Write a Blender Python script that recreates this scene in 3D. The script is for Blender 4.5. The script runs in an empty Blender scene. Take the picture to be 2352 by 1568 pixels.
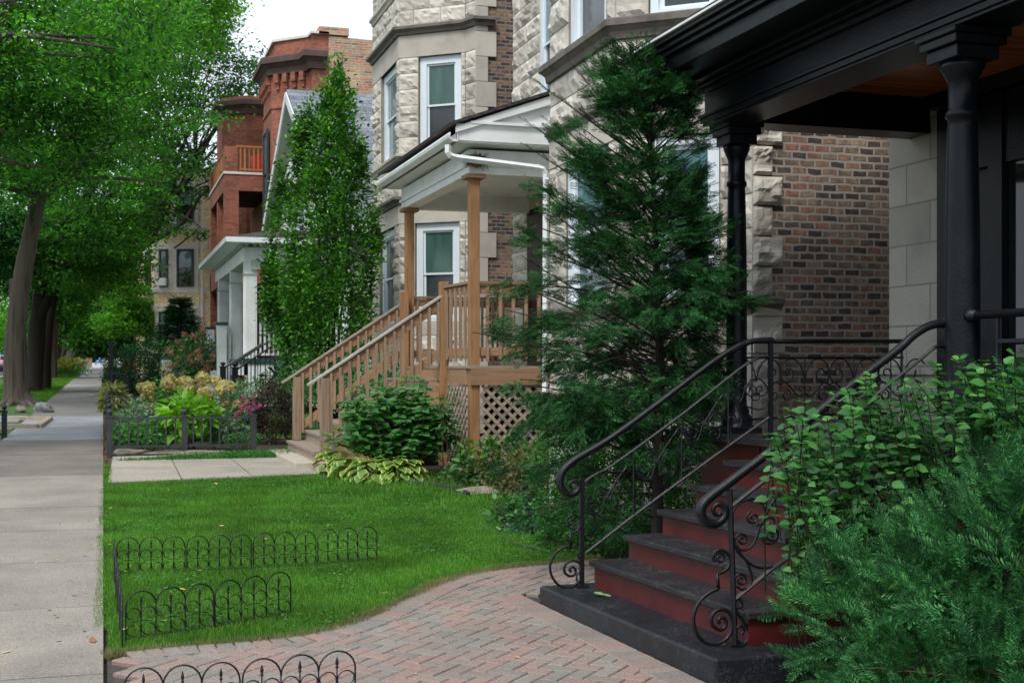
import bpy, math, random
import numpy as np
from mathutils import Vector, noise
random.seed(7)
RNG = np.random.default_rng(7)
sc = bpy.context.scene
COL = sc.collection
# ---------------------------------------------------------------- camera
F = 3000.0; HZ = 845.0; H = 1.65; TH = math.atan((1176-237)/3000.0)
C_, S_ = math.cos(TH), math.sin(TH)
SL = 0.0105                                   # the street climbs about one per cent
cd = bpy.data.cameras.new('camera'); cam = bpy.data.objects.new('camera', cd); COL.objects.link(cam)
cam.location = (0, 0, H); cam.rotation_euler = (math.pi/2, 0, -TH)
cd.sensor_width = 36; cd.lens = F/2352*36; cd.shift_y = (HZ-784)/2352
cd.clip_start = 0.1; cd.clip_end = 3000
cd.dof.use_dof = True; cd.dof.focus_distance = 7.6; cd.dof.aperture_fstop = 9
sc.camera = cam
# ---------------------------------------------------------------- light
SUN_EL, SUN_AZ = math.radians(52), math.radians(215)     # azimuth measured from +Y towards +X
w = bpy.data.worlds.new('World'); sc.world = w; w.use_nodes = True
nt = w.node_tree; nt.nodes.clear()
out = nt.nodes.new('ShaderNodeOutputWorld'); bg = nt.nodes.new('ShaderNodeBackground')
sky = nt.nodes.new('ShaderNodeTexSky'); sky.sky_type = 'NISHITA'; sky.sun_disc = False
sky.sun_elevation = SUN_EL; sky.sun_rotation = SUN_AZ
geo = nt.nodes.new('ShaderNodeNewGeometry'); nz = nt.nodes.new('ShaderNodeTexNoise')
mp = nt.nodes.new('ShaderNodeMapping'); mp.inputs['Scale'].default_value = (1, 1, 2.6)
nt.links.new(geo.outputs['Incoming'], mp.inputs['Vector']); nt.links.new(mp.outputs[0], nz.inputs['Vector'])
nz.inputs['Scale'].default_value = 2.2; nz.inputs['Detail'].default_value = 8
rp = nt.nodes.new('ShaderNodeValToRGB'); rp.color_ramp.elements[0].position = .33; rp.color_ramp.elements[1].position = .5
rp.color_ramp.elements[0].color = (.72,)*3+(1,); rp.color_ramp.elements[1].color = (1,)*3+(1,)
nt.links.new(nz.outputs['Fac'], rp.inputs['Fac'])
mx = nt.nodes.new('ShaderNodeMix'); mx.data_type = 'RGBA'
nt.links.new(rp.outputs['Color'], mx.inputs[0]); nt.links.new(sky.outputs[0], mx.inputs[6])
mx.inputs[7].default_value = (9.0, 9.9, 10.9, 1)
nt.links.new(mx.outputs[2], bg.inputs['Color']); bg.inputs['Strength'].default_value = 0.095
nt.links.new(bg.outputs[0], out.inputs['Surface'])
sd = bpy.data.lights.new('sun', 'SUN'); sd.energy = 1.9; sd.angle = math.radians(16); sd.color = (1, .96, .9)
so = bpy.data.objects.new('sun', sd); COL.objects.link(so)
_sv = Vector((math.sin(SUN_AZ)*math.cos(SUN_EL), math.cos(SUN_AZ)*math.cos(SUN_EL), math.sin(SUN_EL)))
so.rotation_euler = _sv.to_track_quat('Z', 'Y').to_euler()
vs = sc.view_settings; vs.view_transform = 'Standard'; vs.look = 'None'; vs.gamma = 1; vs.exposure = 0.33; vs.use_curve_mapping = False
sc.render.engine = 'CYCLES'
sc.cycles.use_denoising = True; sc.cycles.max_bounces = 6; sc.cycles.diffuse_bounces = 3
sc.cycles.glossy_bounces = 2; sc.cycles.transmission_bounces = 3; sc.cycles.transparent_max_bounces = 4
sc.cycles.use_adaptive_sampling = True; sc.cycles.adaptive_threshold = 0.02
sc.cycles.caustics_reflective = False; sc.cycles.caustics_refractive = False

# ---------------------------------------------------------------- placing by sight lines of a survey of the photograph
def ray(px, py):
    r = (px-1176)/F; u = (HZ-py)/F
    return r*C_+S_, C_-r*S_, u
def atT(px, py, t):
    a, b, u = ray(px, py); return Vector((a*t, b*t, H+u*t))
def onX(px, py, X): a = ray(px, py)[0]; return atT(px, py, X/a)
def onY(px, py, Y): b = ray(px, py)[1]; return atT(px, py, Y/b)
def onZ(px, py, z): return atT(px, py, (z-H)/ray(px, py)[2])
def onG(px, py, h=0):
    a, b, u = ray(px, py); return atT(px, py, (H-h)/(SL*b-u))
def gz(y): return SL*y
def zat(py, t): return H+(HZ-py)/F*t

# ---------------------------------------------------------------- materials
def new_mat(name):
    m = bpy.data.materials.new(name); m.use_nodes = True
    nt = m.node_tree; b = nt.nodes['Principled BSDF']; return m, nt, b
def ramp(nt, cols, pos=None, interp='LINEAR'):
    r = nt.nodes.new('ShaderNodeValToRGB'); cr = r.color_ramp; cr.interpolation = interp
    n = len(cols); pos = pos or [i/(n-1) for i in range(n)]
    while len(cr.elements) < n: cr.elements.new(.5)
    for e, c, p in zip(cr.elements, cols, pos): e.position = p; e.color = tuple(c)+(1,)
    return r
def tex(nt, kind, scale, vec=None, **kw):
    n = nt.nodes.new(kind)
    if 'Scale' in n.inputs: n.inputs['Scale'].default_value = scale
    for k, v in kw.items(): n.inputs[k].default_value = v
    if vec is not None: nt.links.new(vec, n.inputs['Vector'])
    return n
def coords(nt, scale=(1, 1, 1), rot=(0, 0, 0)):
    c = nt.nodes.new('ShaderNodeTexCoord'); m = nt.nodes.new('ShaderNodeMapping')
    m.inputs['Scale'].default_value = scale; m.inputs['Rotation'].default_value = rot
    nt.links.new(c.outputs['Object'], m.inputs['Vector']); return m.outputs[0]
def bump(nt, b, h, strength=.4, dist=.01):
    n = nt.nodes.new('ShaderNodeBump'); n.inputs['Strength'].default_value = strength; n.inputs['Distance'].default_value = dist
    nt.links.new(h, n.inputs['Height']); nt.links.new(n.outputs[0], b.inputs['Normal']); return n
def mix(nt, a, b_, fac, mode='MIX'):
    m = nt.nodes.new('ShaderNodeMix'); m.data_type = 'RGBA'; m.blend_type = mode
    for i, v in ((0, fac), (6, a), (7, b_)):
        if hasattr(v, 'links') or isinstance(v, bpy.types.NodeSocket): nt.links.new(v, m.inputs[i])
        elif i == 0: m.inputs[0].default_value = v
        else: m.inputs[i].default_value = tuple(v)+(1,)
    return m.outputs[2]
def paint(name, c, rough=.5, var=.12, scale=6, bstr=.1, metal=0, dirt=None, dscale=2.0, spec=.5):
    m, nt, b = new_mat(name); v = coords(nt)
    n = tex(nt, 'ShaderNodeTexNoise', scale, v, Detail=6)
    r = ramp(nt, [[x*(1-var) for x in c], [min(1, x*(1+var)) for x in c]], [.3, .7]); nt.links.new(n.outputs['Fac'], r.inputs[0])
    col = r.outputs[0]
    if dirt:
        n2 = tex(nt, 'ShaderNodeTexNoise', dscale, v, Detail=8, Roughness=.65)
        r2 = ramp(nt, [(0, 0, 0), (1, 1, 1)], [.48, .68]); nt.links.new(n2.outputs['Fac'], r2.inputs[0])
        f = nt.nodes.new('ShaderNodeMath'); f.operation = 'MULTIPLY'; f.inputs[1].default_value = .7; nt.links.new(r2.outputs[0], f.inputs[0])
        col = mix(nt, col, dirt, f.outputs[0])
    nt.links.new(col, b.inputs['Base Color'])
    b.inputs['Roughness'].default_value = rough; b.inputs['Metallic'].default_value = metal; b.inputs['Specular IOR Level'].default_value = spec
    if bstr: 
        n3 = tex(nt, 'ShaderNodeTexNoise', scale*12, v, Detail=4); bump(nt, b, n3.outputs['Fac'], bstr, .004)
    return m
def speck(name, c, spk, fine=70, patch=2.5, rough=.5, spec=.4, lo=.5, hi=.6):
    m, nt, b = new_mat(name); v = coords(nt); a = tex(nt, 'ShaderNodeTexNoise', fine, v, Detail=5, Roughness=.75); p = tex(nt, 'ShaderNodeTexNoise', patch, v, Detail=5, Roughness=.6)
    ra = ramp(nt, [(0, 0, 0), (1, 1, 1)], [lo, hi]); nt.links.new(a.outputs['Fac'], ra.inputs[0]); rp_ = ramp(nt, [(.1, .1, .1), (1, 1, 1)], [.42, .58]); nt.links.new(p.outputs['Fac'], rp_.inputs[0])
    f = mix(nt, ra.outputs[0], rp_.outputs[0], 1.0, 'MULTIPLY'); col = mix(nt, c, spk, f); nt.links.new(col, b.inputs['Base Color'])
    rr = ramp(nt, [(rough,)*3, (min(1, rough+.3),)*3]); nt.links.new(f, rr.inputs[0]); nt.links.new(rr.outputs[0], b.inputs['Roughness']); b.inputs['Specular IOR Level'].default_value = spec; bump(nt, b, a.outputs['Fac'], .6, .004); return m
def leafmat(name, cols, rough=.45, trans=.35, pos=None, spec=.5, nscale=2.0, namp=.25):
    m, nt, b = new_mat(name); g = nt.nodes.new('ShaderNodeNewGeometry')
    r = ramp(nt, cols, pos); nt.links.new(g.outputs['Random Per Island'], r.inputs[0])
    nn = tex(nt, 'ShaderNodeTexNoise', nscale, coords(nt), Detail=3); rr = ramp(nt, [(1-namp,)*3, (1+namp*.7, 1+namp*.7, 1+namp*.4)], [.36, .64]); nt.links.new(nn.outputs['Fac'], rr.inputs[0])
    cc = mix(nt, r.outputs[0], rr.outputs[0], 1.0, 'MULTIPLY')
    nt.links.new(cc, b.inputs['Base Color']); b.inputs['Roughness'].default_value = rough
    b.inputs['Specular IOR Level'].default_value = spec
    t = nt.nodes.new('ShaderNodeBsdfTranslucent')
    tc = mix(nt, cc, (1.5, 1.7, .5), 1.0, 'MULTIPLY'); nt.links.new(tc, t.inputs['Color'])
    s = nt.nodes.new('ShaderNodeMixShader'); s.inputs[0].default_value = trans
    nt.links.new(b.outputs[0], s.inputs[1]); nt.links.new(t.outputs[0], s.inputs[2])
    nt.links.new(s.outputs[0], nt.nodes['Material Output'].inputs['Surface']); return m
def brickmat(name, cols, pos, mortar, bw=.22, rh=.075, ms=.012, rot=None, axis='X', rough=.9, bstr=.9, wob=.012, interp='CONSTANT'):
    m, nt, b = new_mat(name)
    c = nt.nodes.new('ShaderNodeTexCoord'); sp = nt.nodes.new('ShaderNodeSeparateXYZ'); nt.links.new(c.outputs['Object'], sp.inputs[0])
    cb = nt.nodes.new('ShaderNodeCombineXYZ')
    if axis == 'XY':
        a = nt.nodes.new('ShaderNodeMath'); a.operation = 'SUBTRACT'; nt.links.new(sp.outputs[0], a.inputs[0]); nt.links.new(sp.outputs[1], a.inputs[1]); src = a.outputs[0]
    else: src = sp.outputs[axis]
    nt.links.new(src, cb.inputs[0]); nt.links.new(sp.outputs['Z'], cb.inputs[1])
    nv = tex(nt, 'ShaderNodeTexNoise', 9, c.outputs['Object'], Detail=3)
    s2 = nt.nodes.new('ShaderNodeVectorMath'); s2.operation = 'SUBTRACT'; nt.links.new(nv.outputs['Color'], s2.inputs[0]); s2.inputs[1].default_value = (.5, .5, .5)
    s3 = nt.nodes.new('ShaderNodeVectorMath'); s3.operation = 'SCALE'; s3.inputs['Scale'].default_value = wob*2; nt.links.new(s2.outputs[0], s3.inputs[0])
    ad = nt.nodes.new('ShaderNodeVectorMath'); nt.links.new(cb.outputs[0], ad.inputs[0]); nt.links.new(s3.outputs[0], ad.inputs[1])
    br = nt.nodes.new('ShaderNodeTexBrick'); nt.links.new(ad.outputs[0], br.inputs['Vector'])
    br.inputs['Color1'].default_value = (0, 0, 0, 1); br.inputs['Color2'].default_value = (1, 1, 1, 1); br.inputs['Mortar'].default_value = (.5, .5, .5, 1)
    br.inputs['Scale'].default_value = 1; br.inputs['Mortar Size'].default_value = ms; br.inputs['Mortar Smooth'].default_value = .25
    br.inputs['Brick Width'].default_value = bw; br.inputs['Row Height'].default_value = rh
    r = ramp(nt, cols, pos, interp); nt.links.new(br.outputs['Color'], r.inputs[0])
    n1 = tex(nt, 'ShaderNodeTexNoise', 16, c.outputs['Object'], Detail=7, Roughness=.75)
    r1 = ramp(nt, [(.4, .38, .38), (1.75, 1.65, 1.55)], [.3, .72]); nt.links.new(n1.outputs['Fac'], r1.inputs[0])
    bc = mix(nt, r.outputs[0], r1.outputs[0], 1.0, 'MULTIPLY')
    n4 = tex(nt, 'ShaderNodeTexNoise', 1.3, c.outputs['Object'], Detail=4)
    r4 = ramp(nt, [(.75, .75, .77), (1.15, 1.12, 1.08)], [.3, .7]); nt.links.new(n4.outputs['Fac'], r4.inputs[0])
    mc = mix(nt, [x*.8 for x in mortar], mortar, n1.outputs['Fac'])
    col = mix(nt, bc, mc, br.outputs['Fac']); col = mix(nt, col, r4.outputs[0], 1.0, 'MULTIPLY'); nt.links.new(col, b.inputs['Base Color'])
    b.inputs['Roughness'].default_value = rough
    iv = nt.nodes.new('ShaderNodeMath'); iv.operation = 'MULTIPLY_ADD'; iv.inputs[1].default_value = -1; iv.inputs[2].default_value = 1; nt.links.new(br.outputs['Fac'], iv.inputs[0])
    ad2 = nt.nodes.new('ShaderNodeMath'); ad2.operation = 'MULTIPLY_ADD'; nt.links.new(n1.outputs['Fac'], ad2.inputs[0]); ad2.inputs[1].default_value = .6; nt.links.new(iv.outputs[0], ad2.inputs[2])
    bump(nt, b, ad2.outputs[0], bstr, .012); return m
def stonemat(name, c, c2, stain=(.12, .12, .125), amt=.55, rough=.9, sc1=3.0, joint=None, axis='Y', jh=.33, jw=.8):
    m, nt, b = new_mat(name); v = coords(nt)
    n = tex(nt, 'ShaderNodeTexNoise', sc1, v, Detail=8, Roughness=.6)
    r = ramp(nt, [c2, c, [x*1.12 for x in c]], [.3, .5, .75]); nt.links.new(n.outputs['Fac'], r.inputs[0])
    n2 = tex(nt, 'ShaderNodeTexNoise', 2.1, coords(nt, (1, 1, 1.4)), Detail=9, Roughness=.72)
    r2 = ramp(nt, [(0, 0, 0), (1, 1, 1)], [.55, .72]); nt.links.new(n2.outputs['Fac'], r2.inputs[0])
    f = nt.nodes.new('ShaderNodeMath'); f.operation = 'MULTIPLY'; f.inputs[1].default_value = amt; nt.links.new(r2.outputs[0], f.inputs[0])
    col = mix(nt, r.outputs[0], stain, f.outputs[0])
    gi = nt.nodes.new('ShaderNodeNewGeometry'); ri = ramp(nt, [(.8, .79, .78), (1.13, 1.12, 1.1)]); nt.links.new(gi.outputs['Random Per Island'], ri.inputs[0]); col = mix(nt, col, ri.outputs[0], 1.0, 'MULTIPLY')
    n3 = tex(nt, 'ShaderNodeTexNoise', 40, v, Detail=5)
    h = n3.outputs['Fac']
    if joint:
        sp = nt.nodes.new('ShaderNodeSeparateXYZ'); nt.links.new(v, sp.inputs[0]); cb = nt.nodes.new('ShaderNodeCombineXYZ')
        nt.links.new(sp.outputs[axis], cb.inputs[0]); nt.links.new(sp.outputs['Z'], cb.inputs[1])
        br = nt.nodes.new('ShaderNodeTexBrick'); nt.links.new(cb.outputs[0], br.inputs['Vector'])
        br.inputs['Color1'].default_value = (.85, .85, .85, 1); br.inputs['Color2'].default_value = (1.1, 1.1, 1.1, 1); br.inputs['Mortar'].default_value = (1, 1, 1, 1)
        br.inputs['Scale'].default_value = 1; br.inputs['Mortar Size'].default_value = .008; br.inputs['Brick Width'].default_value = jw; br.inputs['Row Height'].default_value = jh
        col = mix(nt, col, br.outputs['Color'], 1.0, 'MULTIPLY'); col = mix(nt, col, joint, br.outputs['Fac'])
    nt.links.new(col, b.inputs['Base Color']); b.inputs['Roughness'].default_value = rough
    bump(nt, b, h, .5, .012); return m
def woodmat(name, c, c2, axis=0, rough=.75, grain=30, knots=True):
    m, nt, b = new_mat(name); s = [grain, grain, grain]; s[axis] = grain*.06
    v = coords(nt, tuple(s)); n = tex(nt, 'ShaderNodeTexNoise', 1.0, v, Detail=7, Roughness=.65, Distortion=.6)
    r = ramp(nt, [c2, c, [x*1.2 for x in c]], [.32, .52, .75]); nt.links.new(n.outputs['Fac'], r.inputs[0])
    g = nt.nodes.new('ShaderNodeNewGeometry'); r2 = ramp(nt, [(.72, .72, .75), (1.15, 1.1, 1.05)]); nt.links.new(g.outputs['Random Per Island'], r2.inputs[0])
    col = mix(nt, r.outputs[0], r2.outputs[0], 1.0, 'MULTIPLY'); nt.links.new(col, b.inputs['Base Color'])
    b.inputs['Roughness'].default_value = rough; bump(nt, b, n.outputs['Fac'], .35, .004); return m
def plainglass(name, c, rough=.06, streak=True):
    m, nt, b = new_mat(name); v = coords(nt, (3, 3, .6)); n = tex(nt, 'ShaderNodeTexNoise', 2, v, Detail=5)
    r = ramp(nt, [[x*.7 for x in c], [x*1.25 for x in c]], [.3, .7]); nt.links.new(n.outputs['Fac'], r.inputs[0]); nt.links.new(r.outputs[0], b.inputs['Base Color'])
    b.inputs['Roughness'].default_value = rough; b.inputs['Specular IOR Level'].default_value = .6; return m

M = {}
# ---------------------------------------------------------------- objects
def wloc(o):
    v = Vector((0, 0, 0))
    while o is not None: v = v+o.location; o = o.parent
    return v
def tag(o, label=None, cat=None, group=None, kind=None):
    if label: o['label'] = label
    if cat: o['category'] = cat
    if group: o['group'] = group
    if kind: o['kind'] = kind
    return o
def thing(name, loc, label, cat, group=None, rz=0):
    o = bpy.data.objects.new(name, None); COL.objects.link(o); o.location = loc; o.rotation_euler[2] = rz
    o.empty_display_size = .2
    return tag(o, label, cat, group)
def link_mesh(name, verts, faces, mat, parent=None, org=None, smooth=False, bevel=0, local=False, label=None):
    me = bpy.data.meshes.new(name)
    if isinstance(verts, np.ndarray):
        V = verts.astype(np.float32)
    else: V = np.array([tuple(v) for v in verts], dtype=np.float32).reshape(-1, 3)
    base = Vector((0, 0, 0)) if local else (wloc(parent) if parent is not None else Vector(org or (0, 0, 0)))
    if not local: V = V-np.array(base, dtype=np.float32)
    if isinstance(faces, np.ndarray):
        n, k = faces.shape
        me.vertices.add(len(V)); me.vertices.foreach_set('co', V.ravel())
        me.loops.add(n*k); me.loops.foreach_set('vertex_index', faces.astype(np.int32).ravel())
        me.polygons.add(n); me.polygons.foreach_set('loop_start', np.arange(0, n*k, k, dtype=np.int32))
        me.update(calc_edges=True)
    else:
        me.from_pydata(V.tolist(), [], faces); me.update()
    if smooth: me.polygons.foreach_set('use_smooth', [True]*len(me.polygons))
    for mm in (mat if isinstance(mat, (list, tuple)) else [mat]): me.materials.append(mm)
    o = bpy.data.objects.new(name, me); COL.objects.link(o)
    if parent is not None: o.parent = parent
    elif not local: o.location = base
    if bevel:
        bm_ = o.modifiers.new('bevel', 'BEVEL'); bm_.width = bevel; bm_.segments = 2; bm_.limit_method = 'ANGLE'; bm_.angle_limit = math.radians(50)
    if label: o['label'] = label
    return o
class MB:
    def __init__(s): s.v = []; s.f = []
    def add(s, vs, fs):
        n = len(s.v); s.v += [tuple(v) for v in vs]; s.f += [tuple(i+n for i in f) for f in fs]; return s
    def hexa(s, p):
        return s.add(p, [(0, 3, 2, 1), (4, 5, 6, 7), (0, 1, 5, 4), (1, 2, 6, 5), (2, 3, 7, 6), (3, 0, 4, 7)])
    def box(s, x0, y0, z0, x1, y1, z1):
        return s.hexa([(x0, y0, z0), (x1, y0, z0), (x1, y1, z0), (x0, y1, z0), (x0, y0, z1), (x1, y0, z1), (x1, y1, z1), (x0, y1, z1)])
    def obox(s, fr, s0, s1, n0, n1, z0, z1):
        (ox, oy), (sx, sy), (nx, ny) = fr
        P = lambda a, n, z: (ox+sx*a+nx*n, oy+sy*a+ny*n, z)
        return s.hexa([P(s0, n0, z0), P(s1, n0, z0), P(s1, n1, z0), P(s0, n1, z0), P(s0, n0, z1), P(s1, n0, z1), P(s1, n1, z1), P(s0, n1, z1)])
    def bar(s, p0, p1, w, h, up=(0, 0, 1)):
        p0, p1 = Vector(p0), Vector(p1); d = (p1-p0).normalized(); up = Vector(up)
        if abs(d.dot(up)) > .99: up = Vector((0, 1, 0))
        a = d.cross(up).normalized()*w/2; b = a.cross(d).normalized()*h/2
        return s.hexa([p0-a-b, p1-a-b, p1+a-b, p0+a-b, p0-a+b, p1-a+b, p1+a+b, p0+a+b])
    def tube(s, pts, r, n=6, cap=True):
        pts = [Vector(p) for p in pts]; m = len(pts); rs = r if isinstance(r, (list, tuple)) else [r]*m
        base = len(s.v); prev = None
        for i, p in enumerate(pts):
            d = (pts[min(i+1, m-1)]-pts[max(i-1, 0)])
            d = d.normalized() if d.length > 1e-9 else Vector((0, 0, 1))
            if prev is None:
                a = d.cross(Vector((0, 0, 1)));
                if a.length < 1e-3: a = Vector((1, 0, 0))
            else: a = prev-d*prev.dot(d)
            a.normalize(); prev = a; b = d.cross(a)
            for k in range(n):
                th = 2*math.pi*k/n; s.v.append(tuple(p+(a*math.cos(th)+b*math.sin(th))*rs[i]))
        for i in range(m-1):
            for k in range(n):
                k2 = (k+1) % n; s.f.append((base+i*n+k, base+i*n+k2, base+(i+1)*n+k2, base+(i+1)*n+k))
        if cap:
            s.f.append(tuple(base+k for k in reversed(range(n)))); s.f.append(tuple(base+(m-1)*n+k for k in range(n)))
        return s
    def lathe(s, c, prof, n=16):
        base = len(s.v); m = len(prof)
        for r, z in prof:
            for k in range(n):
                th = 2*math.pi*(k+.5)/n; s.v.append((c[0]+r*math.cos(th), c[1]+r*math.sin(th), c[2]+z))
        for i in range(m-1):
            for k in range(n):
                k2 = (k+1) % n; s.f.append((base+i*n+k, base+i*n+k2, base+(i+1)*n+k2, base+(i+1)*n+k))
        s.f.append(tuple(base+k for k in reversed(range(n)))); s.f.append(tuple(base+(m-1)*n+k for k in range(n)))
        return s
    def prism(s, poly, z0, z1):
        n = len(poly); b = len(s.v)
        zz = lambda z, p: z(p) if callable(z) else z
        s.v += [(p[0], p[1], zz(z0, p)) for p in poly]+[(p[0], p[1], zz(z1, p)) for p in poly]
        s.f += [tuple(b+i for i in reversed(range(n))), tuple(b+n+i for i in range(n))]
        s.f += [(b+i, b+(i+1) % n, b+n+(i+1) % n, b+n+i) for i in range(n)]; return s
    def slab(s, pts, th):          # planar polygon of 3-D points, thickened along its normal
        pts = [Vector(p) for p in pts]; nn = (pts[1]-pts[0]).cross(pts[2]-pts[0]).normalized()*th; n = len(pts); b = len(s.v)
        s.v += [tuple(p) for p in pts]+[tuple(p+nn) for p in pts]
        s.f += [tuple(b+i for i in reversed(range(n))), tuple(b+n+i for i in range(n))]
        s.f += [(b+i, b+(i+1) % n, b+n+(i+1) % n, b+n+i) for i in range(n)]; return s
    def build(s, name, mat, parent=None, **kw):
        return link_mesh(name, s.v, s.f, mat, parent, **kw)
def frame(A, B, toward=(0, 0)):
    A = Vector((A[0], A[1])); B = Vector((B[0], B[1])); L = (B-A).length; s = (B-A)/L; n = Vector((-s.y, s.x))
    if n.dot(Vector(toward)-(A+B)/2) < 0: n = -n
    return ((A.x, A.y), (s.x, s.y), (n.x, n.y)), L
def P3(fr, a, n, z): return Vector((fr[0][0]+fr[1][0]*a+fr[2][0]*n, fr[0][1]+fr[1][1]*a+fr[2][1]*n, z))
def catmull(pts, k=5):
    pts = [Vector(p) for p in pts]; o = []
    for i in range(len(pts)-1):
        p0 = pts[max(i-1, 0)]; p1 = pts[i]; p2 = pts[i+1]; p3 = pts[min(i+2, len(pts)-1)]
        for j in range(k):
            t = j/k; o.append(.5*((2*p1)+(p2-p0)*t+(2*p0-5*p1+4*p2-p3)*t*t+(3*p1-p0-3*p2+p3)*t*t*t))
    o.append(pts[-1]); return o
def copy_tree(o, parent=None):
    c = o.copy(); COL.objects.link(c); c.parent = parent
    for ch in [x for x in o.children]: copy_tree(ch, c)
    return c
# ---------------------------------------------------------------- foliage
def unit(a): return a/np.maximum(np.linalg.norm(a, axis=1, keepdims=True), 1e-9)
LEAF = (np.array([(0, 0, 0), (.32, -.26, .05), (.34, .26, .05), (.75, -.17, .02), (.76, .17, .02), (1, 0, -.08), (.33, 0, -.03), (.75, 0, -.05)]),
        np.array([(0, 1, 6, 0), (0, 6, 2, 0), (1, 3, 7, 6), (6, 7, 4, 2), (3, 5, 7, 3), (7, 5, 4, 7)]))
QLEAF = (np.array([(0, 0, 0), (.45, -.25, .03), (1, 0, -.06), (.5, .25, .03)]), np.array([(0, 1, 2, 3)]))
NARROW = (np.array([(0, 0, 0), (.4, -.13, .02), (1, 0, -.1), (.45, .13, .02)]), np.array([(0, 1, 2, 3)]))
def scatter(tmpl, pos, d, up, size):
    """one template placed at every pos, its x axis along d and its z axis near up"""
    tv, tf = tmpl; d = unit(d); y = unit(np.cross(up, d)); z = np.cross(d, y); size = np.asarray(size).reshape(-1, 1, 1)
    V = (tv[None, :, 0, None]*d[:, None]+tv[None, :, 1, None]*y[:, None]+tv[None, :, 2, None]*z[:, None])*size+pos[:, None]
    n, k = len(pos), len(tv)
    Fc = (tf[None]+(np.arange(n)*k)[:, None, None]).reshape(-1, tf.shape[1])
    return V.reshape(-1, 3), Fc
def leafmesh(name, parts, mat, parent=None, **kw):
    Vs, Fs, o = [], [], 0
    for V, Fc in parts: Vs.append(V); Fs.append(Fc+o); o += len(V)
    V = np.concatenate(Vs); Fc = np.concatenate(Fs)
    tri = Fc[:, 0] == Fc[:, 3]
    if tri.any():
        fl = [tuple(f) for f in Fc[~tri].tolist()]+[tuple(f[:3]) for f in Fc[tri].tolist()]
        return link_mesh(name, V, fl, mat, parent, **kw)
    return link_mesh(name, V, Fc, mat, parent, **kw)
def rnd(n, lo=-1, hi=1): return RNG.uniform(lo, hi, n)
def rdir(n): return unit(RNG.normal(size=(n, 3)))
LEAF4 = (LEAF[0][[0, 1, 2, 3, 4, 5]], np.array([(0, 1, 3, 5), (0, 5, 4, 2)]))   # folded leaf of two quads
# ================================================================ materials
STONE = (.60, .56, .50)
M['rock'] = stonemat('rock_faced_limestone', STONE, (.44, .395, .345), (.22, .21, .205), .6)
M['smooth_stone'] = stonemat('smooth_limestone', (.53, .49, .43), (.43, .39, .345), (.3, .28, .26), .3, sc1=2)
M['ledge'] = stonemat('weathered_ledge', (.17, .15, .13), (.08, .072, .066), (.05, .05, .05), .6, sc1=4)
M['block_stone'] = stonemat('pale_block_stone', (.46, .44, .39), (.38, .36, .32), (.3, .29, .27), .3, joint=(.27, .255, .225), axis='Y', jh=.32, jw=.62, sc1=1.5)
M['brick_dark'] = brickmat('common_brick_dark', [(.33, .205, .16), (.085, .07, .07), (.31, .235, .19), (.17, .135, .12), (.37, .19, .14), (.25, .2, .16), (.11, .09, .085), (.34, .265, .21), (.28, .215, .17)],
                           [0, .12, .25, .38, .5, .58, .7, .8, .9], (.52, .475, .42), bw=.15, rh=.068, ms=.012, wob=.014)
M['brick_far'] = brickmat('common_brick_brown', [(.21, .15, .10), (.05, .043, .043), (.24, .15, .10), (.08, .065, .06), (.26, .19, .12), (.12, .09, .08)],
                           [0, .18, .36, .52, .7, .86], (.27, .22, .19), bw=.2, rh=.078, ms=.013)
M['brick_light'] = brickmat('common_brick_salmon', [(.44, .27, .17), (.46, .34, .2), (.25, .16, .13), (.5, .2, .12), (.46, .36, .23), (.4, .28, .2)],
                           [0, .2, .4, .55, .7, .85], (.5, .42, .34), bw=.34, rh=.1, ms=.018)
M['brick_red'] = brickmat('face_brick_red', [(.30, .115, .075), (.34, .13, .085), (.25, .09, .062), (.32, .12, .08)], [0, .3, .55, .8], (.25, .11, .08), bw=.3, rh=.1, ms=.008, axis='XY', wob=.003, bstr=.3)
M['brick_yellow'] = brickmat('yellow_brick', [(.84, .72, .47), (.88, .76, .52), (.8, .67, .43)], [0, .4, .7], (.5, .4, .25), bw=.35, rh=.11, ms=.01, axis='XY', wob=.002, bstr=.2)
M['white'] = paint('white_paint', (.84, .87, .88), .45, .04, 5, .05, dirt=(.68, .67, .63), dscale=1.5)
M['vinyl'] = paint('white_window_vinyl', (.76, .83, .88), .35, .03, 5, 0)
M['iron'] = paint('black_iron_paint', (.008, .009, .012), .36, .3, 18, .5, spec=.38)
M['black_wood'] = paint('black_painted_wood', (.005, .0075, .010), .34, .25, 6, .5, spec=.22, dirt=(.012, .014, .015), dscale=5)
M['iron_far'] = paint('charcoal_fence_paint', (.035, .038, .045), .5, .25, 8, .2)
M['tread'] = speck('dark_painted_tread', (.018, .017, .02), (.07, .067, .072), 45, 4, .5, .4)
M['slab_black'] = speck('black_painted_concrete', (.009, .011, .015), (.06, .066, .075), 75, 3.0, .45, .4)
M['oxblood'] = paint('oxblood_paint', (.085, .008, .009), .5, .3, 5, .25, dirt=(.085, .016, .01), dscale=2.5)
M['concrete'] = paint('pale_concrete', (.5, .44, .36), .85, .1, 9, .4, dirt=(.36, .32, .26), dscale=4)
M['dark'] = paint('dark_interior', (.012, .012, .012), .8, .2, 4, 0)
M['maroon'] = paint('dark_maroon_door', (.05, .012, .01), .5, .2, 4, 0)
M['blind'] = plainglass('green_window_blind', (.05, .115, .095), .12)
M['screen'] = plainglass('dark_window_screen', (.035, .042, .05), .12)
M['glass_sky'] = plainglass('bluish_window_glass', (.16, .22, .25), .05)
M['glass_dark'] = plainglass('dark_window_glass', (.012, .015, .016), .03)
M['teal_glass'] = plainglass('teal_curtained_glass', (.05, .16, .17), .08)
M['gray_wood'] = woodmat('weathered_grey_wood', (.37, .30, .235), (.23, .175, .13), 0)
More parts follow.
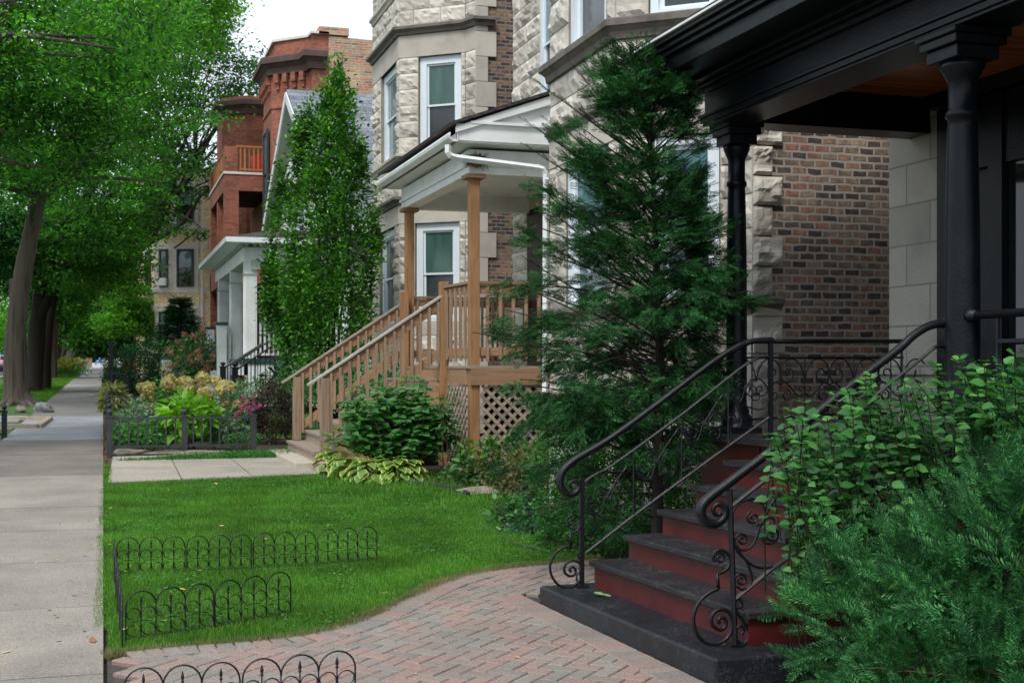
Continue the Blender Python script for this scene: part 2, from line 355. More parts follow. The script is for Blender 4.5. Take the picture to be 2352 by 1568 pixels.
M['tan_wood_x'] = woodmat('tan_deck_wood', (.36, .215, .12), (.24, .13, .065), 0)
M['tan_wood_z'] = woodmat('tan_post_wood', (.40, .215, .095), (.25, .12, .045), 2)
M['gray_wood_z'] = woodmat('weathered_baluster_wood', (.34, .235, .155), (.2, .13, .08), 2)
M['orange_wood'] = woodmat('orange_stained_wood', (.40, .17, .05), (.27, .10, .03), 2)
M['varnish'] = woodmat('varnished_ceiling_board', (.22, .06, .02), (.12, .03, .012), 1, rough=.22, grain=14)
M['shingle'] = brickmat('blue_grey_shingles', [(.17, .2, .25), (.21, .245, .3), (.145, .17, .215), (.19, .225, .27)], [0, .25, .5, .75], (.10, .115, .14), bw=.5, rh=.17, ms=.012, axis='X', wob=.004, bstr=.5)
M['roof_dark'] = brickmat('dark_roof_shingles', [(.05, .045, .045), (.075, .065, .06), (.06, .055, .055)], [0, .35, .7], (.03, .03, .03), bw=.4, rh=.06, ms=.01, axis='XY', wob=.02, bstr=.8)
M['siding'] = paint('pale_green_siding', (.44, .49, .37), .55, .05, 3, 0, dirt=(.32, .36, .29), dscale=1)
M['teal_trim'] = paint('dark_teal_trim', (.02, .07, .065), .5, .1, 5, 0)
M['green_trim'] = paint('sage_trim', (.42, .5, .42), .5, .05, 5, 0)
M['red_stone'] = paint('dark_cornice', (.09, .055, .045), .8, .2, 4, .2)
M['grey_stone'] = paint('grey_sandstone', (.72, .66, .62), .85, .1, 4, .3, dirt=(.6, .55, .52))

# ================================================================ ground
def groundmat():
    m, nt, b = new_mat('soil_and_mulch'); v = coords(nt); n = tex(nt, 'ShaderNodeTexNoise', 25, v, Detail=8, Roughness=.7)
    n2 = tex(nt, 'ShaderNodeTexNoise', .9, v, Detail=5); r = ramp(nt, [(.02, .014, .01), (.05, .033, .022), (.1, .07, .045)], [.3, .5, .75]); nt.links.new(n.outputs['Fac'], r.inputs[0])
    r2 = ramp(nt, [(0, 0, 0), (1, 1, 1)], [.5, .62]); nt.links.new(n2.outputs['Fac'], r2.inputs[0])
    nt.links.new(mix(nt, r.outputs[0], (.035, .06, .018), r2.outputs[0]), b.inputs['Base Color']); b.inputs['Roughness'].default_value = .95
    bump(nt, b, n.outputs['Fac'], .9, .03); return m
M['soil'] = groundmat()
def grassbase():
    m, nt, b = new_mat('turf'); v = coords(nt); n = tex(nt, 'ShaderNodeTexNoise', 14, v, Detail=8, Roughness=.7)
    r = ramp(nt, [(.02, .05, .008), (.05, .14, .015), (.09, .2, .03)], [.3, .5, .72]); nt.links.new(n.outputs['Fac'], r.inputs[0])
    nt.links.new(r.outputs[0], b.inputs['Base Color']); b.inputs['Roughness'].default_value = .95; bump(nt, b, n.outputs['Fac'], 1, .03); return m
M['turf'] = grassbase()
def sheet(name, poly, h, mat, th=.0, kind='structure'):
    mb = MB(); n = len(poly)
    if th: mb.prism(poly, lambda p: gz(p[1])+h-th, lambda p: gz(p[1])+h)
    else: mb.add([(x, y, gz(y)+h) for x, y in poly], [tuple(range(n))])
    o = mb.build(name, mat); tag(o, kind=kind); return o
sheet('ground', [(-900, -60), (900, -60), (900, 900), (-900, 900)], -.03, M['soil'])
def concmat(name, pebble=1.0):
    m, nt, b = new_mat(name); v = coords(nt)
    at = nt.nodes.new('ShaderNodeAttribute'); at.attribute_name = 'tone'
    n = tex(nt, 'ShaderNodeTexNoise', 1.2, v, Detail=9, Roughness=.65); r = ramp(nt, [(.72, .72, .73), (1.1, 1.09, 1.07)], [.32, .66]); nt.links.new(n.outputs['Fac'], r.inputs[0])
    vo = tex(nt, 'ShaderNodeTexVoronoi', 55, v); r2 = ramp(nt, [(1.35, 1.3, 1.25), (.96, .96, .97), (.86, .87, .88)], [0, .35, .8]); nt.links.new(vo.outputs['Distance'], r2.inputs[0])
    n3 = tex(nt, 'ShaderNodeTexNoise', 75, v, Detail=4, Roughness=.7); r3 = ramp(nt, [(.5, .5, .5), (1.45, 1.45, 1.45)], [.3, .7]); nt.links.new(n3.outputs['Fac'], r3.inputs[0])
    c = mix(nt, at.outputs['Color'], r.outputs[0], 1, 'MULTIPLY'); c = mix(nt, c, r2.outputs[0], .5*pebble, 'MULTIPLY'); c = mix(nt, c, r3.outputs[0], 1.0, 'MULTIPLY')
    n5 = tex(nt, 'ShaderNodeTexNoise', .55, v, Detail=7, Roughness=.7); r5 = ramp(nt, [(0, 0, 0), (1, 1, 1)], [.56, .66]); nt.links.new(n5.outputs['Fac'], r5.inputs[0])
    f = nt.nodes.new('ShaderNodeMath'); f.operation = 'MULTIPLY'; f.inputs[1].default_value = .45; nt.links.new(r5.outputs[0], f.inputs[0])
    c = mix(nt, c, (.30, .25, .20), f.outputs[0])
    nt.links.new(c, b.inputs['Base Color']); b.inputs['Roughness'].default_value = .85; bump(nt, b, n3.outputs['Fac'], .35, .004); return m
M['walk'] = concmat('sidewalk_concrete')
def tone_attr(o, cols):
    at = o.data.color_attributes.new('tone', 'FLOAT_COLOR', 'CORNER')
    arr = np.ones((len(o.data.loops), 4), dtype=np.float32); i = 0
    for p, c in zip(o.data.polygons, cols): arr[p.loop_start:p.loop_start+p.loop_total, :3] = c
    at.data.foreach_set('color', arr.ravel())
# sidewalk slabs
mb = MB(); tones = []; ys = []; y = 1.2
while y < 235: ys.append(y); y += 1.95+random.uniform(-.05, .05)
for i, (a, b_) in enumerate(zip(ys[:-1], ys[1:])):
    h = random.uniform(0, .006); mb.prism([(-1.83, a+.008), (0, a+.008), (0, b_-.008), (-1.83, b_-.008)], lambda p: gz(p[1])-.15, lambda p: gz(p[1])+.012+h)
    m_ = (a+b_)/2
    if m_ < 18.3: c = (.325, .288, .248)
    elif m_ < 26.5: c = (.205, .18, .155)  # darker slabs: tree shade across the walk is put into their colour
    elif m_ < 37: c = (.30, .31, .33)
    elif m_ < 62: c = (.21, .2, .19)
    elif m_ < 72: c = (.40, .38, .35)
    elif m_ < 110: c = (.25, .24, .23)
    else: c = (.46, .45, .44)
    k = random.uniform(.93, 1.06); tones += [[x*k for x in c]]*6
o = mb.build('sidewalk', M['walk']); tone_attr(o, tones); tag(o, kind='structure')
# entry walk to the wooden steps: two rows of squares
e0 = onG(248, 1108); e1 = onG(258, 1050)
mb = MB(); tones = []
w00, w10, w01, w11 = onG(246, 1110), onG(735, 1089), onG(258, 1050), onG(640, 1040)
for i in range(3):
    for j in range(2):
        q_ = lambda u, v: tuple((w00.lerp(w10, u)).lerp(w01.lerp(w11, u), v))[:2]
        u0, u1, v0, v1 = i/3+.003, (i+1)/3-.003, j/2+.003, (j+1)/2-.003
        mb.prism([q_(u0, v0), q_(u1, v0), q_(u1, v1), q_(u0, v1)], lambda p: gz(p[1])-.12, lambda p: gz(p[1])+.014)
        k = random.uniform(.94, 1.04); tones += [[.43*k, .385*k, .315*k]]*6
o = mb.build('path', M['walk']); tone_attr(o, tones); tag(o, kind='structure')
# road and kerb
M['asphalt'] = paint('asphalt', (.06, .06, .062), .9, .15, 3, .5)
sheet('road', [(-16, -50), (-6.6, -50), (-6.6, 600), (-16, 600)], -.02, M['asphalt'])
mb = MB(); mb.prism([(-6.6, -20), (-6.42, -20), (-6.42, 300), (-6.6, 300)], lambda p: gz(p[1])-.1, lambda p: gz(p[1])+.1)
tag(mb.build('kerb', M['concrete']), kind='structure')
sheet('crossing_pavement', [(-6.4, 235), (12, 235), (12, 330), (-6.4, 330)], .012, M['concrete'])
# bluestone pads by the big trees
M['bluestone'] = paint('bluestone', (.24, .28, .31), .7, .12, 3, .3)
mb = MB()
for (a, b_, c, d) in [(-3.6, 30.5, -1.9, 32.2), (-3.9, 33.6, -1.95, 34.9), (-3.5, 35.2, -1.9, 36.6)]:
    mb.prism([(a, b_), (c, b_), (c, d), (a, d)], lambda p: gz(p[1])-.02, lambda p: gz(p[1])+.02)
tag(mb.build('stone_pads', M['bluestone'], bevel=.004), kind='structure')

# ---------------------------------------------------------------- herringbone paving
def paver_mat():
    m, nt, b = new_mat('concrete_pavers'); v = coords(nt); g = nt.nodes.new('ShaderNodeNewGeometry')
    r = ramp(nt, [(.235, .212, .185), (.27, .24, .21), (.29, .205, .175), (.215, .2, .185), (.275, .22, .19), (.315, .21, .18)], [0, .2, .42, .55, .72, .86]); nt.links.new(g.outputs['Random Per Island'], r.inputs[0])
    n = tex(nt, 'ShaderNodeTexNoise', 90, v, Detail=4, Roughness=.7); r2 = ramp(nt, [(.5, .5, .5), (1.45, 1.45, 1.45)], [.3, .7]); nt.links.new(n.outputs['Fac'], r2.inputs[0])
    n2 = tex(nt, 'ShaderNodeTexNoise', 1.6, v, Detail=6); r3 = ramp(nt, [(.85, .85, .86), (1.08, 1.07, 1.06)], [.3, .7]); nt.links.new(n2.outputs['Fac'], r3.inputs[0])
    c = mix(nt, r.outputs[0], r2.outputs[0], .8, 'MULTIPLY'); c = mix(nt, c, r3.outputs[0], 1, 'MULTIPLY')
    nt.links.new(c, b.inputs['Base Color']); b.inputs['Roughness'].default_value = .85; bump(nt, b, n.outputs['Fac'], .5, .004); return m
M['paver'] = paver_mat()
edge_px = [(238, 1508), (400, 1490), (560, 1478), (700, 1462), (790, 1441), (860, 1413), (930, 1380), (1000, 1347), (1080, 1322), (1170, 1308), (1270, 1297), (1380, 1285)]
EDGE = [onG(*p) for p in edge_px]
EDGE_C = catmull(EDGE, 6)
PATH_POLY = [(p.x, p.y) for p in EDGE_C]+[(3.9, 8.55), (3.9, 5.2), (3.4, 4.2), (.02, 3.4), (.02, EDGE[0].y)]
def inside(x, y, poly):
    c = False; j = len(poly)-1
    for i in range(len(poly)):
        xi, yi = poly[i]; xj, yj = poly[j]
        if (yi > y) != (yj > y) and x < (xj-xi)*(y-yi)/(yj-yi)+xi: c = not c
        j = i
    return c
def edist(x, y):
    best = 9
    for a, b_ in zip(EDGE_C[:-1], EDGE_C[1:]):
        dx, dy = b_.x-a.x, b_.y-a.y; L2 = dx*dx+dy*dy+1e-12; t = max(0, min(1, ((x-a.x)*dx+(y-a.y)*dy)/L2))
        best = min(best, math.hypot(x-a.x-dx*t, y-a.y-dy*t))
    return best
def slab_front(x, y):   # distance in front of the black slab
    return (2.75-(y-8.19)*.061)-x
mb = MB()
def paver(cx, cy, l, w_, ang, h=0):
    ca, sa = math.cos(ang), math.sin(ang); g = .0042; b = .005
    pts = []
    for (a, b_) in ((-l/2+g, -w_/2+g), (l/2-g, -w_/2+g), (l/2-g, w_/2-g), (-l/2+g, w_/2-g)): pts.append((cx+a*ca-b_*sa, cy+a*sa+b_*ca, a, b_))
    lo = [(p[0], p[1], gz(p[1])-.03) for p in pts]; mid = [(p[0], p[1], gz(p[1])+.008+h) for p in pts]
    top = []
    for p in pts:
        a, b_ = p[2]-math.copysign(b, p[2]), p[3]-math.copysign(b, p[3]); X, Y = cx+a*ca-b_*sa, cy+a*sa+b_*ca; top.append((X, Y, gz(Y)+.013+h))
    mb.add(lo+mid+top, [(0, 1, 5, 4), (1, 2, 6, 5), (2, 3, 7, 6), (3, 0, 4, 7), (4, 5, 9, 8), (5, 6, 10, 9), (6, 7, 11, 10), (7, 4, 8, 11), (8, 9, 10, 11)])
PW = .1; A45 = math.radians(46)
for i in range(-60, 90):
    for j in range(-60, 90):
        # herringbone: cells of width PW in the rotated grid
        if (i+j) % 4 == 0: u0, v0, hor = i, j, True
        elif (i+j) % 4 == 2: u0, v0, hor = i, j, False
        else: continue
        if hor: cu, cv = (i+1)*PW, (j+.5)*PW
        else: cu, cv = (i+.5)*PW, (j+1)*PW
        if not hor: cu, cv = (i+.5)*PW, (j)*PW+PW*1.0
        X = cu*math.cos(A45)-cv*math.sin(A45)+1.5; Y = cu*math.sin(A45)+cv*math.cos(A45)+4.5
        if not inside(X, Y, PATH_POLY) or edist(X, Y) < .13: continue
        d = slab_front(X, Y)
        if 5.6 < Y < 8.5 and d < .10: continue
        if Y < 4.2 or X < .12: continue
        paver(X, Y, 2*PW, PW, A45+(0 if hor else math.pi/2), random.uniform(-.0015, .0015))
# soldier course along the curved lawn edge and along the slab
acc = 0; prev = EDGE_C[0]
L = 0; seg = []
for a, b_ in zip(EDGE_C[:-1], EDGE_C[1:]): seg.append((L, a, b_)); L += (b_-a).length
s = .06
while s < L-.05:
    for (l0, a, b_) in seg:
        if l0 <= s <= l0+(b_-a).length:
            d = (b_-a).normalized(); t = (s-l0); p = a+d*t; nrm = Vector((d.y, -d.x, 0))
            q = p+nrm*.105
            if q.x > .1: paver(q.x, q.y, .1, .2, math.atan2(d.y, d.x), .005+random.uniform(-.001, .001))
            break
    s += .1
y = 5.75
while y < 8.45:
    x = 2.75-(y-8.19)*.061
    for k in range(1): paver(x-.105, y, .2, .1, math.radians(3.5), .005+random.uniform(-.001, .001))
    y += .1
o = mb.build('path', M['paver']); tag(o, kind='structure')
sheet('ground', PATH_POLY, -.012, paint('joint_sand', (.055, .048, .04), .95, .3, 20, .4))

# ---------------------------------------------------------------- lawn
lawn_poly = [tuple(onG(246, 1112))[:2]]+[(.03, EDGE[0].y+.02)]+[(p.x, p.y) for p in EDGE_C if p.x > .03]
bed = [onG(*p) for p in [(1300, 1262), (1220, 1235), (1150, 1205), (1130, 1160), (1100, 1130), (1040, 1118), (960, 1112), (880, 1112), (800, 1105), (735, 1096), (718, 1092)]]
lawn_poly += [(p.x, p.y) for p in bed]
LAWN = lawn_poly
sheet('front_lawn', LAWN, -.006, M['turf'])
def blades(name, poly, n, hmin, hmax, w_, mat, dens=None, zoff=0.0, near_bias=False):
    xs_ = [p[0] for p in poly]; ys_ = [p[1] for p in poly]; P = []
    while len(P) < n:
        X = random.uniform(min(xs_), max(xs_)); Y = random.uniform(min(ys_), max(ys_))
        if near_bias and random.random() > (min(ys_)/Y)**1.6*1.05: continue
        if inside(X, Y, poly): P.append((X, Y))
    P = np.array(P); n = len(P); h = RNG.uniform(hmin, hmax, n)
    nn = np.array([noise.noise(Vector((x*1.3, y*1.3, 0))) for x, y in P]); h *= 1+.5*nn
    th = RNG.uniform(0, 2*math.pi, n); lean = RNG.uniform(.1, .75, n)*h; ld = RNG.uniform(0, 2*math.pi, n)
    z = SL*P[:, 1]+zoff-.008
    ww = w_*RNG.uniform(.7, 1.3, n)/2
    a = np.stack([P[:, 0]-np.cos(th)*ww, P[:, 1]-np.sin(th)*ww, z], 1); b = np.stack([P[:, 0]+np.cos(th)*ww, P[:, 1]+np.sin(th)*ww, z], 1)
    c = np.stack([P[:, 0]+np.cos(ld)*lean, P[:, 1]+np.sin(ld)*lean, z+h], 1)
    V = np.stack([a, b, c], 1).reshape(-1, 3); Fc = np.arange(3*n).reshape(-1, 3)
    o = link_mesh(name, V, Fc, mat); return o
M['grass'] = leafmat('grass_blades', [(.036, .12, .014), (.072, .215, .026), (.115, .305, .042), (.18, .37, .07), (.32, .37, .16)], .7, .35, [0, .4, .7, .9, 1], .15, nscale=1.3, namp=.3)
o = blades('lawn_grass', LAWN, 380000, .022, .055, .0065, M['grass'], near_bias=True); tag(o, 'dense green lawn grass between sidewalk and brick paving', 'grass', kind='stuff')
# dry trimmed fringe along the paving
M['drygrass'] = leafmat('dry_grass', [(.25, .2, .11), (.15, .15, .06), (.33, .27, .16), (.09, .14, .04)], .8, .2)
fr_poly = [(p.x-.03, p.y+.045) for p in EDGE_C]+[(p.x+.03, p.y-.04) for p in reversed(EDGE_C)]
o = blades('grass', fr_poly, 14000, .02, .06, .006, M['drygrass']); tag(o, 'dry clipped grass fringe along the curved paver edge', 'grass', kind='stuff')
o = blades('grass', [(-.05, 8.2), (.07, 8.2), (.07, 16.6), (-.03, 16.6)], 9000, .015, .05, .006, M['grass']); tag(o, 'grass creeping over the sidewalk edge beside the lawn', 'grass', kind='stuff')
# clover and small weeds in the lawn
def inpoly_pts(poly, n, cond=None):
    xs_ = [p[0] for p in poly]; ys_ = [p[1] for p in poly]; P = []
    while len(P) < n:
        X = random.uniform(min(xs_), max(xs_)); Y = random.uniform(min(ys_), max(ys_))
        if inside(X, Y, poly) and (cond is None or cond(X, Y)): P.append((X, Y, gz(Y)))
    return np.array(P)
M['clover'] = leafmat('clover_leaves', [(.04, .15, .025), (.07, .22, .045), (.11, .29, .08)], .8, .25, spec=.15)
P = inpoly_pts(LAWN, 9000, lambda x, y: noise.noise(Vector((x*1.1, y*.8, 3)))+.16*(x-1.0)+.05*(y-9) > .32)
n = len(P); P[:, 2] += RNG.uniform(.02, .05, n); d = rdir(n); d[:, 2] *= .25; up = np.tile([0, 0, 1.], (n, 1))+.5*rdir(n)
o = leafmesh('clover', [scatter(QLEAF, P, d, up, RNG.uniform(.02, .04, n))], M['clover']); tag(o, 'pale clover and weeds mixed into the lawn', 'clover', kind='stuff')
# grass of the parkway strip
park = [(-6.4, 36.8), (-1.86, 36.8), (-1.86, 120), (-6.4, 120)]
sheet('ground', [(-6.4, 10), (-1.86, 10), (-1.86, 230), (-6.4, 230)], -.01, M['turf'])
o = blades('parkway_grass', [(-5, 46), (-1.84, 46), (-1.84, 110), (-5, 110)], 60000, .05, .14, .02, M['grass']); tag(o, 'grass of the strip between sidewalk and road', 'grass', kind='stuff')
o = blades('far_lawn_grass', [(.25, 27), (4.2, 27), (4.2, 62), (.25, 62)], 60000, .05, .12, .018, M['grass']); tag(o, 'short grass of the farther front yards', 'grass', kind='stuff')
sheet('far_lawn', [(.25, 26), (6, 26), (6, 75), (.25, 75)], -.012, M['turf'])
# ================================================================ stone houses
def rock_stones(mb, fr, s0, s1, z0, z1, depth=.055, lmin=.42, lmax=.85, n0=0.0, res=.055):
    s = s0; gap = .007
    while s < s1-1e-3:
        e = s+random.uniform(lmin, lmax)
        if s1-e < lmin*.6: e = s1
        nx = max(3, int((e-s)/res)); nz_ = max(3, int((z1-z0)/res)); sd_ = random.uniform(0, 99); dd = depth*random.uniform(.7, 1.25)
        base = len(mb.v)
        for i in range(nx+1):
            for j in range(nz_+1):
                a = s+gap+(e-s-2*gap)*i/nx; z = z0+gap+(z1-z0-2*gap)*j/nz_
                ed = min(i, nx-i)/1.2; ez = min(j, nz_-j)/1.2; k = min(1, min(ed, ez)+.02)
                q = Vector((a*2.6+sd_, sd_*1.7, z*4.2)); h = noise.noise(q)*.9+noise.noise(q*2.7)*.55+abs(noise.noise(q*1.4+Vector((9, 0, 0))))*-.8
                h = round((h+1)*2.6)/2.6-1+.3*h+.25*noise.noise(q*7)
                n = n0+k*dd*(.75+.75*h) if k > .1 else n0
                mb.v.append(tuple(P3(fr, a, max(n, n0+.002*k), z)))
        for i in range(nx):
            for j in range(nz_):
                p = base+i*(nz_+1)+j; mb.f.append((p, p+nz_+1, p+nz_+2, p+1))
        # return edges into the wall
        c = [P3(fr, s+gap, n0, z0+gap), P3(fr, e-gap, n0, z0+gap), P3(fr, e-gap, n0, z1-gap), P3(fr, s+gap, n0, z1-gap)]
        c2 = [P3(fr, s+gap, n0-.06, z0+gap), P3(fr, e-gap, n0-.06, z0+gap), P3(fr, e-gap, n0-.06, z1-gap), P3(fr, s+gap, n0-.06, z1-gap)]
        mb.add(c+c2, [(0, 1, 5, 4), (1, 2, 6, 5), (2, 3, 7, 6), (3, 0, 4, 7)])
        s = e
FB = MB()
def facet(root, fr, L, bands, wins, ext=(0, 0)):
    mr, ms = MB(), MB()
    zs = sorted(set([bands[0][0], bands[-1][1]]+[z for w_ in wins for z in w_[2:]])); zs = [z for z in zs if bands[0][0] <= z <= bands[-1][1]]
    for z0, z1 in zip(zs[:-1], zs[1:]):
        iv = [(0.05, L-.05)]
        for (a, b, w0, w1) in wins:
            if w1 > z0+.01 and w0 < z1-.01: iv = [q for (p, r) in iv for q in ((p, min(r, a)), (max(p, b), r)) if q[1]-q[0] > .02]
        for (a, b) in iv: FB.obox(fr, a, b, -.28, -.004, z0, z1)
    for (z0, z1, kind) in bands:
        iv = [(-ext[0], L+ext[1])]
        for (a, b, w0, w1) in wins:
            if w1 > z0+.01 and w0 < z1-.01:
                iv = [q for (p, r) in iv for q in ((p, min(r, a)), (max(p, b), r)) if q[1]-q[0] > .02]
        for (a, b) in iv:
            if kind == 'rock':
                h = (z1-z0); n = max(1, round(h/.33)); 
                for k in range(n): rock_stones(mr, fr, a, b, z0+h*k/n, z0+h*(k+1)/n)
            else: ms.obox(fr, a, b, -.06, .012, z0, z1)
    if mr.v: mr.build('wall', M['rock'], root, label='rock-faced limestone blocks')
    if ms.v: ms.build('wall', M['smooth_stone'], root, label='smooth limestone bands', bevel=.004)
def window(parent, fr, s0, s1, z0, z1, up, lo, fw=.075, rec=.05, split=.5, name='window', mat=None):
    mat = mat or M['vinyl']; mb = MB(); n0 = -rec
    mb.obox(fr, s0, s0+fw, n0-.06, n0+.03, z0, z1); mb.obox(fr, s1-fw, s1, n0-.06, n0+.03, z0, z1)
    mb.obox(fr, s0+fw, s1-fw, n0-.06, n0+.03, z1-fw, z1); mb.obox(fr, s0+fw, s1-fw, n0-.06, n0+.03, z0, z0+fw*.7)
    a, b, c, d = s0+fw, s1-fw, z0+fw*.7, z1-fw; t = .04; zm = c+(d-c)*split
    for (e, f, g, h, nn) in ((a, b, zm-.02, d, -.03), (a, b, c, zm+.02, -.055)):
        mb.obox(fr, e, e+t, n0+nn-.02, n0+nn+.02, g, h); mb.obox(fr, f-t, f, n0+nn-.02, n0+nn+.02, g, h)
        mb.obox(fr, e+t, f-t, n0+nn-.02, n0+nn+.02, h-t, h); mb.obox(fr, e+t, f-t, n0+nn-.02, n0+nn+.02, g, g+t)
    w_ = mb.build(name, mat, parent)
    MB().obox(fr, a+t, b-t, n0-.045, n0-.035, zm+.02, d-t).build('pane', up, w_)
    MB().obox(fr, a+t, b-t, n0-.07, n0-.06, c+t, zm-.02).build('pane', lo, w_)
    return w_
def ledge_run(mb, pts, z0, z1, out=.12, steps=((0, .55), (.5, .8), (.75, 1.0))):
    """moulded string course following the plan points"""
    n = len(pts); h = z1-z0
    frs = [frame(pts[i], pts[i+1], toward=(0, pts[i][1]-3)) for i in range(n-1)]
    nodes = []
    for i in range(n):
        if i == 0: nv = Vector(frs[0][0][2]); k = 1
        elif i == n-1: nv = Vector(frs[-1][0][2]); k = 1
        else:
            a, b = Vector(frs[i-1][0][2]), Vector(frs[i][0][2]); nv = (a+b).normalized(); k = 1/max(.4, nv.dot(a))
        nodes.append((Vector(pts[i][:2]), nv*k))
    prof = [(-.05, 0), (.35*out, 0), (.45*out, .35*h), (.8*out, .55*h), (out, .6*h), (out, .92*h), (.9*out, h), (-.05, h+.02)]
    base = len(mb.v); m = len(prof)
    for p, nv in nodes:
        for (o_, z) in prof: q = p+nv*o_; mb.v.append((q.x, q.y, z0+z))
    for i in range(n-1):
        for j in range(m):
            j2 = (j+1) % m; mb.f.append((base+i*m+j, base+(i+1)*m+j, base+(i+1)*m+j2, base+i*m+j2))
    mb.f.append(tuple(base+j for j in range(m))); mb.f.append(tuple(base+(n-1)*m+j for j in reversed(range(m))))
def inset(pts, d):
    return [(p[0]+d, p[1]) for p in pts]
# ---- the nearer limestone house
P4, P3_, P2, P1 = (5.36, 10.16), (5.33, 10.55), (4.52, 11.24), (4.55, 13.17)
P0 = (5.4, 13.95)
h2 = thing('stone_house', (6.5, 14, gz(14)), 'rough limestone house with angled bay behind the tall yew tree', 'house')
mr, ms, ml = MB(), MB(), MB()
frA, LA = frame(P3_, P2); frB, LB = frame(P2, P1); frC, LC = frame(P4, P3_)
bands = [(-.1, .9, 'smooth'), (.9, 1.2, 'rock'), (1.2, 1.78, 'rock'), (1.78, 1.86, 'smooth'), (1.86, 2.12, 'rock'), (2.27, 3.76, 'rock'), (3.76, 4.06, 'smooth'), (4.16, 4.68, 'rock'), (4.86, 7.4, 'rock'), (7.4, 8.2, 'smooth')]
bands[1:3] = [(.9, 1.78, 'rock')]
def sX(fr, px, z=3): # where a sight line at px meets a facet
    a, b, u = ray(px, 845); (ox, oy), (sx, sy), _ = fr
    det = a*(-sy)+b*sx; t = (ox*(-sy)+oy*sx)/det; return (a*t-ox)*sx+(b*t-oy)*sy
wa0, wa1 = sX(frA, 1655), sX(frA, 1490)
wa = sorted((wa0, wa1)); wb = sorted((sX(frB, 1391), sX(frB, 1306)))
wl = sorted((sX(frA, 1653), sX(frA, 1500))); wbl = sorted((sX(frB, 1398), sX(frB, 1300)))
facet(h2, frA, LA, bands, [(wa[0], wa[1], 4.86, 6.9), (wl[0], wl[1], 2.27, 3.76)])
facet(h2, frB, LB, bands, [(wb[0], wb[1], 4.86, 6.9), (wbl[0], wbl[1], 2.27, 3.76)])
facet(h2, frC, LC, bands, [])
# quoins wrapping on to the brick side
frS, LS = frame(P4, (9.5, 10.16))
z = 1.86; k = 0
while z < 7.3:
    if 2.1 < z < 2.25: z = 2.27
    rock_stones(mr, frS, 0.0, .2 if k % 2 else .30, z, z+.262, depth=.05, lmin=.9, lmax=1, res=.028); z += .262; k += 1
rock_stones(mr, frS, 0, .26, .9, 1.78, depth=.04, lmin=.9, lmax=1)
ms.obox(frS, 0, .30, -.05, .03, 1.78, 1.86); ms.obox(frS, 0, .26, -.05, .02, -.1, .9)
ms.obox(frS, .0, .29, -.05, .05, 2.10, 2.2)
def ledge(root, *a, name='ledge', mat='ledge'):
    ml = MB(); ledge_run(ml, *a); ml.build(name, M[mat], root)
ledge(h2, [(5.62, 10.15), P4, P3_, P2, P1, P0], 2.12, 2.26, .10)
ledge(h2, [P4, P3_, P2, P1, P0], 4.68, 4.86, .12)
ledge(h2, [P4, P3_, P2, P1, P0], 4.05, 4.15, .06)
# recessed entrance wall
E0, E1 = (7.1, 20.3), (7.1, 22.62)
frE, LE = frame(E0, E1)
we = (0.0, .62)
facet(h2, frE, LE, [(1.0, 4.4, 'rock'), (4.4, 4.75, 'smooth'), (4.75, 8.35, 'rock'), (8.35, 9.05, 'smooth'), (9.4, 10.6, 'rock')], [(.5, 1.5, 1.0, 4.4), (0, .78, 5.9, 8.35)])
frE2, LE2 = frame((7.1, 13.95), (7.1, 20.29)); facet(h2, frE2, LE2, [(1.0, 4.4, 'rock'), (4.4, 4.75, 'smooth'), (4.75, 8.35, 'rock'), (8.35, 9.05, 'smooth'), (9.4, 10.6, 'rock')], [])
frP, LP = frame(P1, (7.05, 14.9), toward=(0, 30)); facet(h2, frP, LP, [b_ for b_ in bands if b_[1] < 8.3], [])
ledge(h2, [E0, (7.1, 22.7), (7.9, 22.75)], 9.08, 9.36, .2)
backing = [(5.6, 10.26), (5.6, 10.75), (4.9, 11.5), (4.92, 13.0), (5.7, 13.9), (7.4, 13.9), (7.4, 22.55), (14, 22.6), (14, 10.2)]
mbk = MB().prism(backing, -.2, 10.6)
M['mortar'] = stonemat('mortar_backing', (.3, .27, .23), (.22, .2, .17))
mbk.build('wall', M['dark'], h2, label='dark interior'); FB.build('wall', M['mortar'], h2, label='mortar between the stones'); FB = MB()
mr.build('quoin', M['rock'], h2); ms.build('quoin', M['smooth_stone'], h2, bevel=.004)
MB().box(5.56, 10.172, -.2, 14, 10.25, 10.6).build('wall', M['brick_dark'], h2, label='brown common brick side wall')
window(h2, frA, wa[0]+.01, wa[1]-.01, 4.87, 6.89, M['screen'], M['screen'])
window(h2, frB, wb[0]+.01, wb[1]-.01, 4.87, 6.89, M['screen'], M['screen'])
window(h2, frA, wl[0]+.01, wl[1]-.01, 2.28, 3.75, M['teal_glass'], M['glass_sky'])
window(h2, frB, wbl[0]+.01, wbl[1]-.01, 2.28, 3.75, M['teal_glass'], M['glass_sky'])
window(h2, frE, .02, .77, 5.91, 8.34, M['glass_sky'], M['screen'], rec=.03)
MB().obox(frE, .55, 1.45, -.02, .0, 1.7, 4.3).build('door', M['maroon'], h2)
